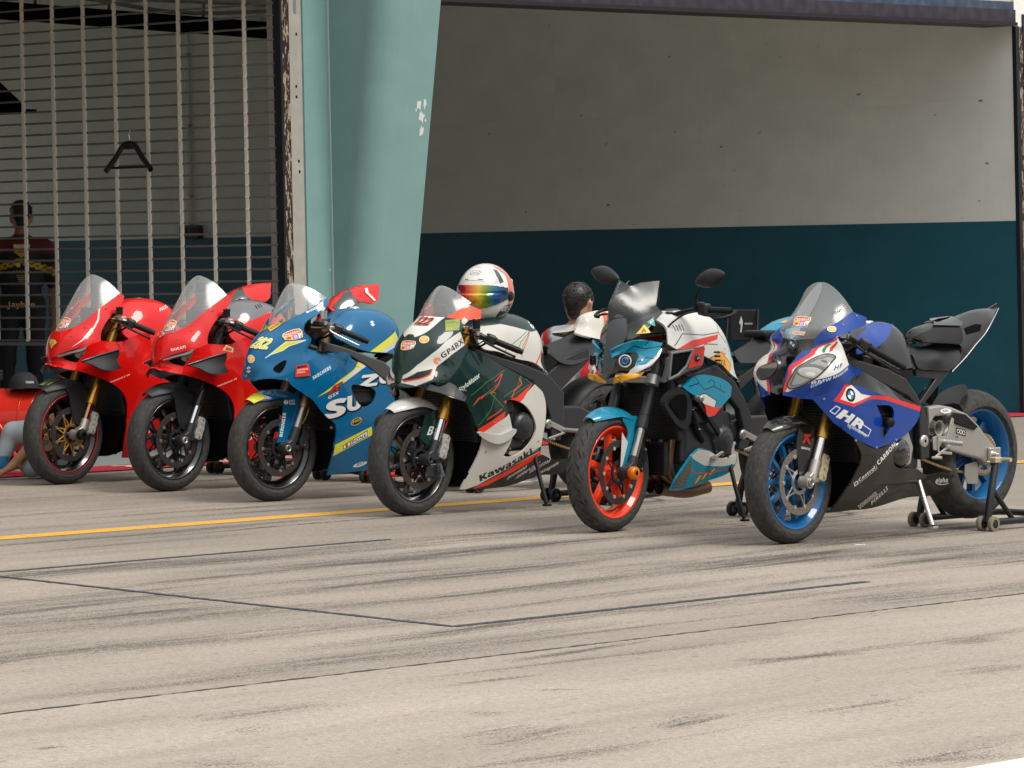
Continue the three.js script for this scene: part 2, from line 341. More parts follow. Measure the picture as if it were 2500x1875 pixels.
// the steered front end: wheel, discs, fork, calipers; every piece is turned by the steering angle about the line through the axle
function frontEnd(bike, o) {
  const T = new THREE.Matrix4().makeRotationY(o.steer).setPosition(0, 0, 0), ax = new THREE.Matrix4().makeTranslation(0, o.R ?? 0.3, 0), W = T.clone().multiply(ax), R = o.R ?? 0.3;
  const add = (n, g, m, p = bike, e) => part(n, spin(soup(g), T), m, p, e), addW = (n, g, m, p = bike, e) => part(n, spin(soup(g), W), m, p, e);
  const rim = addW('front_wheel', join(rimGeo(0.228, 0.104), spokesGeo(o.spoke, o.spokes, 0.03, 0.195, o.spokeW ?? 0.024, o.spokeD ?? 0.03, o.spokeA ?? 0.3), cyl([0, 0, -0.05], [0, 0, 0.05], 0.038, 0.038, 20)), o.rim);
  addW('tyre', tyreGeo(R, 0.122, 0.229), M.rubber, rim);
  if (o.pin) addW('rim_stripe', join(lathe([[0.2345, 0.049], [0.2345, 0.056], [0.230, 0.056], [0.230, 0.049], [0.2345, 0.049]], 72)), o.pin, rim);
  for (const s of [1, -1]) {
    const z = s * 0.066;
    const d = addW('brake_disc', discGeo(0.16, 0.124, 0.0055).translate(0, 0, z), o.disc, bike);
    addW('disc_carrier', carrierGeo(0.124, 0.062, o.arms ?? 5, 0.006).translate(0, 0, z), o.carrier, d);
    addW('disc_bobbin', bobbins(0.126, o.bob ?? 10, z, 0.0052), o.bobMat ?? M.alu, d, { kind: 'stuff' });
    addW('abs_ring', plate(ring(0, 0, 0.058, 40), z - 0.002, z + 0.004, 0.0005, Array.from({ length: 28 }, (_, i) => ring(0.052 * Math.cos(i / 28 * 6.2832), 0.052 * Math.sin(i / 28 * 6.2832), 0.0036, 4)).concat([ring(0, 0, 0.045, 24)])), o.abs ?? M.satin, d);
    // fork leg
    const zf = s * 0.104, P = (t) => [o.f0[0] + (o.f1[0] - o.f0[0]) * t, o.f0[1] + (o.f1[1] - o.f0[1]) * t, zf];
    const yT = (y) => (y - o.f0[1]) / (o.f1[1] - o.f0[1]);
    const leg = add('fork_leg', join(cyl(P(yT(o.ySleeve)), P(1), 0.0275, 0.0275, 24), cyl(P(yT(o.ySleeve)), P(yT(o.ySleeve + 0.05)), 0.0300, 0.0300, 24), cyl(P(yT(o.ySleeve + 0.062)), P(yT(o.ySleeve + 0.068)), 0.0295, 0.0295, 24)), o.forkMat);
    add('slider', cyl(P(yT(o.yFoot)), P(yT(o.ySleeve) + 0.02), 0.0215, 0.0215, 24), o.sliderMat ?? M.chrome, leg);
    const foot = add('axle_clamp', join(cyl(P(0.0), P(yT(o.yFoot)), 0.026, 0.0245, 20), cyl([0, R, zf - 0.026 * 1], [0, R, zf + 0.028 * 1], 0.030, 0.030, 24), bar([0, R, zf], P(0.06), 0.046, 0.044, 0, 0.01), cyl([0, R - 0.022, zf - 0.018], [0, R - 0.034, zf - 0.018], 0.006, 0.006, 8)), o.footMat, leg);
    add('axle_nut', join(lathe([[0.009, 0.0], [0.009, 0.012], [0.019, 0.012], [0.021, 0.009], [0.021, 0.0]], 24).rotateX(s < 0 ? Math.PI : 0).translate(0, R, zf + s * 0.028)), o.nutMat ?? M.steel, leg);
    if (o.bobbinPuck) add('axle_slider', join(lathe([[0.012, 0.045], [0.026, 0.045], [0.033, 0.038], [0.033, 0.014], [0.022, 0.0]], 20).rotateX(s < 0 ? Math.PI : 0).translate(0, R, zf + s * 0.03)), o.bobbinPuck, leg);
    // caliper with its bracket behind the leg
    const c = o.cal ?? [0.155, R + 0.062], ca = o.calA ?? -0.30, body = [[-0.026, -0.066], [0.016, -0.066], [0.03, -0.052], [0.028, -0.02], [0.034, 0], [0.028, 0.02], [0.03, 0.052], [0.016, 0.066], [-0.026, 0.066], [-0.032, 0.04], [-0.026, 0], [-0.032, -0.04]];
    const cg = join(plate(body, 0.008, 0.036, 0.006), plate(body, -0.036, -0.008, 0.006), rbox(0.022, 0, 0, 0.02, 0.10, 0.03, 0.004), [-0.033, 0, 0.033].map((y) => cyl([0.004, y, 0.03], [0.004, y, 0.0395], 0.0115, 0.0115, 14)));
    const cal = add('brake_caliper', spin(cg, new THREE.Matrix4().makeTranslation(c[0], c[1], s * 0.068).multiply(new THREE.Matrix4().makeRotationZ(ca))), o.calMat, bike);
    add('caliper_bracket', join(bar([0.012, R - 0.005, zf - s * 0.008], [c[0] - 0.02 * 1, c[1] - 0.056, s * 0.084], 0.022, 0.02, 0, 0.005), bar([P(yT(R + 0.10))[0], R + 0.10, zf - s * 0.01], [c[0] - 0.012, c[1] + 0.05, s * 0.084], 0.022, 0.02, 0, 0.005)), o.footMat, cal);
    add('caliper_bolt', join([-0.05, 0.05].map((y) => { const q = new THREE.Vector3(0.004, y, 0).applyAxisAngle(V3(0, 0, 1), ca); return cyl([c[0] + q.x, c[1] + q.y, s * 0.10], [c[0] + q.x, c[1] + q.y, s * 0.109], 0.006, 0.006, 8); })), M.bolt, cal, { kind: 'stuff' });
    if (o.hose) add('brake_hose', tube([[c[0] - 0.01, c[1] + 0.065, s * 0.085], [c[0] + 0.012, c[1] + 0.13, s * 0.105], [c[0] + 0.035, c[1] + 0.24, s * 0.10], [c[0] + 0.045, c[1] + 0.36, s * 0.07]], 0.0042, 6), o.hose, cal);
  }
  add('front_axle', cyl([0, R, -0.128], [0, R, 0.128], 0.011, 0.011, 16), M.steel);
  return { T, add };
}
// mudguard: a curved shell over the tyre between two angles (0 = rear, PI/2 = top, PI = front)
function mudguardGeo(R, a0, a1, rad, hw, drop, tip = 0.6, n = 22, m = 12) {
  const P = [], I = [], U = [];
  for (let i = 0; i <= n; i++) {
    const t = i / n, a = a0 + (a1 - a0) * t, taper = 1 - (1 - tip) * Math.pow(Math.max(0, (t - 0.62) / 0.38), 2);
    for (let j = 0; j <= m; j++) {
      const s = j / m * 2 - 1, th = s * 1.25, z = hw * taper * Math.sin(th) / Math.sin(1.25), r = rad - drop * taper * (1 - Math.cos(th)) / (1 - Math.cos(1.25));
      P.push(-r * Math.cos(Math.PI - a), R + r * Math.sin(a), z); U.push(t, j / m);
      if (i < n && j < m) { const k = i * (m + 1) + j; I.push(k, k + m + 1, k + 1, k + 1, k + m + 1, k + m + 2); }
    }
  }
  const g = new THREE.BufferGeometry(); g.setAttribute('position', new THREE.Float32BufferAttribute(P, 3)); g.setAttribute('uv', new THREE.Float32BufferAttribute(U, 2)); g.setIndex(I); g.computeVertexNormals();
  return soup(g);
}
function rearWheel(bike, o) {
  const W = new THREE.Matrix4().makeTranslation(o.x, o.y, 0), addW = (n, g, m, p = bike) => part(n, spin(soup(g), W), m, p), R = o.R ?? 0.325;
  const rim = addW('rear_wheel', join(rimGeo(0.228, 0.16), spokesGeo(o.spoke, o.spokes, 0.04, 0.195, 0.026, 0.04, 0.1), cyl([0, 0, -0.07], [0, 0, 0.07], 0.05, 0.05, 20)), o.rim);
  addW('tyre', tyreGeo(R, o.w ?? 0.196, 0.229), M.rubber, rim);
  const sp = addW('rear_sprocket', join(plate(Array.from({ length: 84 }, (_, i) => { const a = i / 84 * 2 * Math.PI, r = i % 2 ? 0.104 : 0.097; return [r * Math.cos(a), r * Math.sin(a)]; }), 0.088, 0.094, 0.001, [ring(0, 0, 0.078, 40)]), carrierGeo(0.08, 0.05, 6, 0.006, 0.02).translate(0, 0, 0.091)), M.steel, rim);
  addW('rear_brake_disc', discGeo(0.11, 0.085, 0.005, 24).translate(0, 0, -0.088), M.discDark, rim);
}
function chainGeo(ax, ay, ar, bx, by, br, z) { // links round front sprocket b and rear sprocket a
  const l = [], put = (p, q) => l.push(bar([p[0], p[1], z], [q[0], q[1], z], 0.0135, 0.009, 0, 0.002));
  const d = Math.hypot(bx - ax, by - ay), n = Math.round(d / 0.0165);
  const ux = (bx - ax) / d, uy = (by - ay) / d, nx = -uy, ny = ux;
  for (const s of [1, -1]) for (let i = 0; i < n; i++) { const f = (t) => [ax + ux * d * t + nx * s * (ar + (br - ar) * t), ay + uy * d * t + ny * s * (ar + (br - ar) * t) - (s * ny < 0 ? 0.018 * Math.sin(Math.PI * t) : 0)]; put(f((i + 0.08) / n), f((i + 0.86) / n)); }
  const a0 = Math.atan2(ny, nx), m = Math.round(Math.PI * ar / 0.0165);
  for (let i = 0; i < m; i++) { const f = (t) => { const a = a0 + Math.PI * t * (1) ; return [ax + ar * Math.cos(a), ay + ar * Math.sin(a)]; }; const far = (q) => (q[0] - ax) * ux + (q[1] - ay) * uy > 0; const p = f((i + 0.08) / m), q = f((i + 0.86) / m); if (far(p)) { p[0] = 2 * ax - p[0]; p[1] = 2 * ay - p[1]; q[0] = 2 * ax - q[0]; q[1] = 2 * ay - q[1]; } put(p, q); }
  return join(l);
}
// clip-on handlebar: grip from a (inner) to b (outer end)
function clipOn(bike, o) {
  for (const s of [1, -1]) {
    const a = V3(o.a[0], o.a[1], o.a[2] * s), b = V3(o.b[0], o.b[1], o.b[2] * s), d = b.clone().sub(a), at = (t, up = 0, fw = 0) => { const p = a.clone().addScaledVector(d, t); return [p.x - fw, p.y + up, p.z]; };
    const h = part('handlebar', join(cyl(o.clamp ? [o.clamp[0], o.clamp[1], o.clamp[2] * s] : at(-0.5), at(-0.1), 0.013, 0.011, 14), cyl(at(-0.3), at(0.2), 0.011, 0.011, 14), o.clamp ? rbox(o.clamp[0], o.clamp[1], o.clamp[2] * s, 0.062, 0.03, 0.062, 0.01) : null), o.clampMat ?? M.satin, bike);
    const rings = [0.30, 0.42, 0.54, 0.66, 0.78, 0.90].map((t) => cyl(at(t), at(t + 0.07), 0.0178, 0.0178, 16));
    part('grip', join(cyl(at(0.22), at(1.0), 0.0165, 0.0165, 18), cyl(at(0.20), at(0.24), 0.021, 0.021, 18), cyl(at(0.99), at(1.12), 0.0155, 0.0145, 16), rings), M.black, h);
    part('switch_cluster', join(spin(rbox(0, 0, 0, 0.046, 0.052, 0.052, 0.012), new THREE.Matrix4().compose(V3(...at(0.06)), new THREE.Quaternion().setFromUnitVectors(V3(0, 0, 1), d.clone().normalize()), V3(1, 1, 1))), cyl(at(0.04, 0.02, 0.02), at(0.10, 0.032, 0.024), 0.008, 0.008, 8)), M.satin, h);
    part('lever', join(tube([at(-0.08, -0.002, 0.03), at(0.12, -0.006, 0.062), at(0.45, -0.012, 0.068), at(0.80, -0.02, 0.058), at(o.lev ?? 1.05, -0.026, 0.05)], 0.0062, 7), new THREE.SphereGeometry(0.0088, 10, 8).translate(...at(o.lev ?? 1.05, -0.026, 0.05)), rbox(...at(-0.05, 0, 0.022), 0.04, 0.02, 0.036, 0.006)), o.leverMat ?? M.black, h);
    if (o.pot) part('fluid_reservoir', join(cyl(at(-0.35, 0.03, 0.015), at(-0.35, 0.065, 0.015), 0.02, 0.02, 18), cyl(at(-0.35, 0.065, 0.015), at(-0.35, 0.075, 0.015), 0.022, 0.022, 18)), o.pot, h);
  }
}
function bolts(list, r = 0.0065, t = 0.004) { return join(list.map(([x, y, z, s = 1]) => join(cyl([x, y, z], [x, y, z + s * t], r, r * 0.85, 10), cyl([x, y, z + s * t], [x, y, z + s * t * 1.05], r * 0.4, r * 0.4, 6)))); }
// engine lump with cover, pipes and radiator, behind the fairing
function engine(bike, o) {
  const e = part('engine', join(rbox(o.x, o.y, 0, 0.34, 0.30, 0.30, 0.03), rbox(o.x - 0.10, o.y + 0.16, 0, 0.26, 0.22, 0.34, 0.03), rbox(o.x + 0.16, o.y - 0.02, 0, 0.2, 0.26, 0.26, 0.03), [-1, 1].map((s) => [0.02, 0.07, 0.12].map((k) => rbox(o.x - 0.10, o.y + 0.12 + k, s * 0.172, 0.22, 0.012, 0.02, 0.004)))), M.satin, bike);
  for (const s of [1, -1]) {
    const c = part('engine_cover', lathe([[0.001, 0.052], [0.028, 0.052], [0.031, 0.047], [0.052, 0.044], [0.056, 0.040], [0.068, 0.034], [0.076, 0.022], [0.079, 0.0], [0.079, -0.05]], 30).rotateX(s < 0 ? Math.PI : 0).translate(o.cx, o.cy, s * o.cz), o.coverMat ?? M.satin, e);
    part('cover_bolt', bolts(Array.from({ length: 8 }, (_, i) => [o.cx + 0.072 * Math.cos(i * 0.785), o.cy + 0.072 * Math.sin(i * 0.785), s * (o.cz + 0.02), s])), M.bolt, c, { kind: 'stuff' });
  }
  const rad = part('radiator', join(rbox(o.rx, o.ry, 0, 0.03, o.rh ?? 0.30, 0.30, 0.005), [-1, 1].map((s) => rbox(o.rx, o.ry, s * 0.16, 0.04, (o.rh ?? 0.3) + 0.01, 0.03, 0.008))).applyMatrix4(new THREE.Matrix4().makeTranslation(o.rx, o.ry, 0).multiply(new THREE.Matrix4().makeRotationZ(o.ra ?? 0.25)).multiply(new THREE.Matrix4().makeTranslation(-o.rx, -o.ry, 0))), M.grid, bike);
  const fins = []; for (let k = 0; k < 26; k++) fins.push(rbox(o.rx - 0.018, o.ry - (o.rh ?? 0.3) / 2 + (k + 0.5) * (o.rh ?? 0.3) / 26, 0, 0.006, 0.004, 0.29, 0.001, 1));
  part('cooling_fins', join(fins).applyMatrix4(new THREE.Matrix4().makeTranslation(o.rx, o.ry, 0).multiply(new THREE.Matrix4().makeRotationZ(o.ra ?? 0.25)).multiply(new THREE.Matrix4().makeTranslation(-o.rx, -o.ry, 0))), M.satin, rad, { kind: 'stuff' });
  if (o.pipes !== false) part('exhaust_header', join([-0.11, -0.04, 0.04, 0.11].map((z) => tube([[o.x - 0.15, o.y + 0.10, z], [o.x - 0.20, o.y + 0.02, z], [o.x - 0.20, o.y - 0.18, z * 0.8], [o.x - 0.08, o.y - 0.25, z * 0.5], [o.x + 0.12, o.y - 0.26, z * 0.3]], 0.0185, 8))), M.pipe, bike);
}

// dark backs of the fairing sides and the shroud round the radiator
function liners(b, geo, x = 0.335, y0 = 0.17, y1 = 0.66, hw = 0.18) {
  const g = soup(geo.clone()), p = g.attributes.position, n = g.attributes.normal; for (let i = 0; i < p.count; i++) p.setXYZ(i, p.getX(i) - n.getX(i) * 0.007, p.getY(i) - n.getY(i) * 0.007, p.getZ(i) - n.getZ(i) * 0.007);
  part('fairing_liner', g, M.dark, b); part('fairing_liner', mirror(g), M.dark, b);
  const m = y0 + (y1 - y0) * 0.5; part('radiator_shroud', plate([[-hw, y1], [-hw, m], [-hw * 0.45, y0], [hw * 0.45, y0], [hw, m], [hw, y1]], -0.006, 0.006, 0.002).rotateY(Math.PI / 2).translate(x, 0, 0), M.dark, b);
}
// ---------------------------------------------------------------- measured outlines, in metres in each bike's own frame: [rearward, up, left]
const T1 = {
  screen: [[-.044,.908,.0,1], [-.01,.92,.055], [.051,.954,.1], [.152,1.034,.135], [.31,1.132,.15,1], [.292,1.168,.12], [.259,1.21,.08], [.232,1.233,.045], [.208,1.243,.0]],
  front: [[-.044,.908,.0,1], [-.01,.92,.055], [.051,.954,.1], [.152,1.034,.135], [.31,1.132,.15,1], [.332,1.114,.162], [.321,1.089,.168], [.252,1.024,.172], [.177,.953,.178], [.14,.886,.182], [.136,.853,.19,1], [.038,.82,.183,1], [-.031,.802,.125], [-.085,.769,.05,1], [-.1,.739,.0], [-.089,.811,.0], [-.072,.861,.0]],
  frontc: [[.013,.871,.15], [.077,.921,.15], [-.047,.846,.09]],
  beak: [[-.082,.753,.0], [-.095,.764,.035,1], [-.043,.741,.085], [-.008,.724,.15,1], [-.022,.68,.15,1], [-.076,.694,.1], [-.11,.722,.02,1], [-.105,.708,.0]],
  chin: [[-.095,.719,.0], [-.108,.72,.02,1], [-.076,.693,.1], [-.022,.68,.15,1], [-.067,.678,.13], [-.103,.652,.06,1], [-.135,.687,.0]],
  slot: [[-.058,.759,.0], [-.078,.769,.04,1], [-.024,.802,.115], [.041,.82,.18,1], [.033,.774,.165], [-.001,.723,.14,1], [-.036,.74,.075], [-.091,.764,.03]],
  brow: [[-.08,.773,.03,1], [-.033,.805,.085], [.024,.829,.15], [.038,.822,.183,1], [.032,.807,.18], [-.028,.782,.12], [-.078,.759,.055,1]],
  lampg: [[-.014,.77,.13], [.009,.797,.155], [.038,.807,.178], [.028,.761,.158], [.012,.751,.145]],
  side: [[.136,.853,.19,1], [.29,.848,.205], [.38,.878,.2], [.494,.897,.2,1], [.52,.8,.2], [.66,.7,.2], [.74,.58,.19], [.76,.42,.17], [.74,.24,.13,1], [.439,.15,.118], [.351,.149,.12,1], [.334,.252,.165], [.332,.398,.19], [.321,.496,.2], [.283,.552,.2], [.221,.595,.197], [.133,.631,.187], [.04,.664,.17], [-.022,.68,.15,1], [-.008,.724,.15], [.031,.774,.168], [.038,.82,.183,1]],
  sidec: [[.245,.766,.222], [.382,.636,.225], [.175,.725,.215]],
  wing: [[-.017,.734,.2,1], [.096,.768,.235], [.198,.799,.285,1], [.202,.773,.285], [.187,.742,.28,1], [.195,.714,.288], [.214,.691,.292,1], [.149,.679,.283], [.088,.687,.262], [.038,.717,.228]],
  wing2: [[.231,.798,.24], [.243,.689,.255]],
  inner: [[.1,.62,.17], [.25,.55,.19], [.3,.45,.19], [.3,.3,.16], [.33,.17,.11], [.27,.17,.05], [.2,.35,.08], [.12,.5,.12]],
  tank: [[.38,1.06,.0], [.47,1.092,.0], [.62,1.095,.0], [.74,1.06,.0], [.83,.98,.0], [.88,.86,.0,1], [.85,.82,.12,1], [.74,.79,.16], [.6,.8,.19], [.45,.83,.19], [.318,.891,.17], [.338,1.052,.13,1]],
  tankc: [[.62,.98,.15], [.72,.95,.15], [.5,.98,.155]],
  tail: [[1.2,1.06,.0], [1.3,1.13,.0], [1.42,1.169,.0], [1.611,1.183,.0,1], [1.553,1.093,.06,1], [1.502,1.07,.08], [1.356,1.076,.09], [1.26,1.0,.1], [1.2,.98,.1,1], [1.19,1.02,.07]],
  tailvent: [[1.29,1.145,.08], [1.34,1.14,.085], [1.331,1.081,.09], [1.242,1.071,.09]],
  seat: [[.84,.88,.0], [.92,.89,.0], [1.08,.94,.0], [1.24,1.05,.0,1], [1.24,1.0,.1], [1.08,.83,.13], [.95,.8,.135], [.84,.8,.12]],
  gripin: [[.303,.957,.25]],
  gripout: [[.398,.902,.345]],
  clamp: [[.326,.98,.125]],
  fork_sleeve: [[.177,.479,.104]],
  fork_top: [[.195,.628,.104]],
  foot: [[.111,.384,.104]],
  fend_arm: [[-.051,.576,.07], [.033,.582,.075], [.16,.533,.085,1], [.151,.501,.088], [.103,.401,.088], [.064,.341,.082,1], [.016,.376,.08], [-.009,.472,.075], [-.022,.54,.07,1]],
  fend_tip: [[-.165,.585,.0]],
  crease: [[.343,.393,.2], [.397,.396,.2]],
  tankline: [[.425,.985,.13], [.717,1.048,.14]],
  duc: [[.624,1.019,.132], [.722,1.043,.092], [.632,1.038,.118]],
  white1: [[-.03,.819,.123], [.038,.879,.159], [.108,.937,.157], [.138,.979,.153], [.163,1.048,.134], [.171,1.048,.138], [.146,.975,.159], [.114,.929,.163], [.043,.871,.166], [-.024,.821,.129]],
  badge: [[-.113,.801,-.02], [-.084,.8,.039], [-.064,.857,.051], [-.055,.872,-.053]],
  pan: [[.2,.601,.194], [.325,.646,.222], [.197,.609,.195]],
  dlet: [[.344,.273,.171], [.395,.274,.168], [.344,.294,.175]],
  trk: [[-.027,.919,-.023], [-.004,.92,.062], [.027,.983,.053], [-.016,.996,.0]]
};
const T3 = {
  screen: [[-.022,.966,.0,1], [.008,.984,.045], [.035,1.002,.075], [.088,1.031,.11], [.16,1.071,.135], [.266,1.13,.152,1], [.243,1.155,.12], [.2,1.187,.085], [.15,1.207,.045], [.123,1.208,.0]],
  front: [[-.022,.966,.0,1], [.008,.984,.045], [.035,1.002,.075], [.088,1.031,.11], [.16,1.071,.135], [.266,1.13,.152,1], [.271,1.114,.165], [.239,1.068,.17], [.147,1.026,.176], [.09,.991,.178], [.078,.948,.184], [.118,.904,.2], [.087,.853,.2,1], [.175,.824,.205], [.075,.778,.215], [-.024,.677,.175,1], [-.121,.688,.12], [-.17,.676,.035], [-.16,.678,.0], [-.178,.739,.0], [-.162,.818,.0], [-.108,.904,.0]],
  frontc: [[-.051,.842,.12], [.014,.928,.14], [-.105,.771,.1], [.026,.826,.175]],
  side: [[.087,.853,.2,1], [.172,.826,.208], [.371,.818,.215], [.406,.781,.21], [.456,.77,.2], [.539,.728,.2], [.657,.657,.19,1], [.7,.6,.19], [.74,.5,.19], [.7,.38,.18], [.78,.28,.15], [.8,.18,.12,1], [.605,.16,.12], [.298,.138,.115,1], [.289,.254,.175], [.29,.327,.195], [.283,.423,.21], [.223,.465,.215], [.177,.502,.215], [.118,.567,.212], [.047,.612,.2], [-.018,.661,.18], [-.024,.677,.175,1], [.075,.778,.215], [.175,.824,.205]],
  sidehole: [[.384,.64,.2], [.446,.642,.2], [.581,.598,.2], [.549,.535,.2], [.482,.519,.2], [.42,.559,.2]],
  sidec: [[.242,.728,.235], [.342,.365,.2]],
  inner: [[.08,.6,.17], [.22,.52,.2], [.28,.42,.2], [.28,.3,.16], [.3,.17,.1], [.24,.17,.05], [.18,.35,.08], [.1,.48,.12]],
  tank: [[.422,1.015,.0], [.484,1.057,.0], [.62,1.066,.0], [.74,1.05,.0], [.86,.98,.0], [.9,.86,.0,1], [.86,.8,.12,1], [.685,.816,.15], [.564,.823,.17], [.453,.85,.178], [.373,.883,.175], [.309,.916,.165], [.304,.963,.14,1]],
  tankc: [[.538,.96,.15], [.68,.957,.13], [.443,.977,.14], [.743,.892,.13]],
  frame: [[.234,.885,.17], [.315,.868,.17], [.418,.842,.17], [.522,.808,.17], [.668,.765,.17], [.8,.66,.17], [.84,.55,.17], [.86,.42,.17], [.8,.4,.17], [.77,.55,.17], [.72,.63,.17], [.522,.752,.17], [.418,.802,.17], [.234,.83,.17]],
  gripin: [[.251,.962,.25]],
  gripout: [[.379,.894,.35]],
  clamp: [[.239,.988,.125]],
  fork_sleeve: [[.129,.524,.104]],
  fork_top: [[.144,.599,.104]],
  foot: [[.087,.418,.104]],
  fend_arm: [[.024,.573,.07,1], [.127,.613,.075,1], [.125,.503,.085], [.09,.409,.088], [.056,.345,.085], [-.033,.329,.08,1], [-.008,.428,.075], [.019,.506,.07]],
  fend_tip: [[-.185,.587,.0]],
  fobo: [[.021,.538,.08], [.113,.534,.085], [.021,.566,.08]],
  ber: [[.007,.356,.085], [.047,.502,.085], [-.024,.361,.08]],
  ram: [[-.094,.74,.124], [-.062,.771,.134], [-.024,.789,.156], [-.04,.748,.157], [-.064,.72,.15], [-.089,.729,.133]],
  ystripe: [[.564,.825,.17], [.806,.934,.099], [.834,.896,.087], [.648,.82,.156]],
  wstripe: [[.648,.82,.156], [.834,.896,.087], [.861,.872,.065], [.697,.816,.148]],
  tlogo: [[.611,.983,.131]],
  num: [[-.139,.85,-.035], [-.093,.84,.09], [-.046,.919,.085], [-.133,.932,.02]],
  ylash: [[-.115,.801,.084], [-.049,.858,.117], [-.012,.889,.135], [.084,.899,.192], [-.003,.865,.149], [-.032,.842,.134], [-.09,.819,.099]],
  trk: [[-.025,.889,.125], [.084,.904,.191], [.066,.972,.164], [-.019,.932,.099]],
  dot: [[-.175,.772,.007], [-.16,.773,.049], [-.151,.818,.038], [-.161,.818,-.011]],
  slogo: [[-.172,.716,-.01], [-.168,.717,.032], [-.171,.757,.033], [-.177,.756,-.003]],
  redst: [[.01,.696,.19], [.095,.703,.218], [.08,.77,.216], [.011,.759,.195]],
  skech: [[.112,.679,.22], [.234,.74,.233], [.105,.695,.219]],
  ys1: [[.14,.579,.217], [.294,.675,.235], [.415,.731,.212], [.45,.77,.201], [.499,.761,.198], [.413,.707,.215], [.316,.658,.233]],
  ws1: [[.294,.659,.235], [.499,.761,.198], [.519,.748,.199], [.316,.654,.233]],
  rlog: [[.193,.586,.227], [.289,.623,.234], [.204,.625,.232]],
  gsx: [[.213,.568,.227], [.286,.598,.232], [.203,.581,.227]],
  su: [[.202,.434,.209], [.449,.474,.209], [.173,.546,.22]],
  zlet: [[.444,.65,.214], [.64,.701,.191]],
  ktech: [[.435,.438,.206]],
  ypatch: [[.293,.248,.172], [.293,.312,.192], [.556,.406,.192], [.569,.357,.182]],
  ipone: [[.354,.304,.186], [.526,.383,.19], [.534,.35,.183], [.365,.284,.179]],
  ret: [[.52,.192,.134]],
  tbar: [[.132,1.053,.131], [.233,1.104,.152], [.235,1.092,.158], [.133,1.046,.143]],
  tbar2: [[-.051,.943,.03], [.046,1.014,.068], [.041,1.017,.042], [-.016,.97,-.008]],
  sepq: [[-.046,.943,.043], [.038,1.005,.074], [.04,1.017,.037], [-.028,.962,-.002]],
  grn: [[-.109,.935,-.03], [-.088,.967,.02], [.056,.986,-.138], [-.094,.967,-.03]],
  sl: [[.192,.458,.211], [.347,.481,.217], [.2,.553,.224]],
  ul: [[.346,.497,.219], [.474,.513,.21], [.343,.577,.227]],
  zl: [[.438,.628,.216], [.587,.638,.198], [.476,.693,.207]],
  uz: [[.599,.646,.197], [.695,.651,.188], [.606,.718,.194]]
};
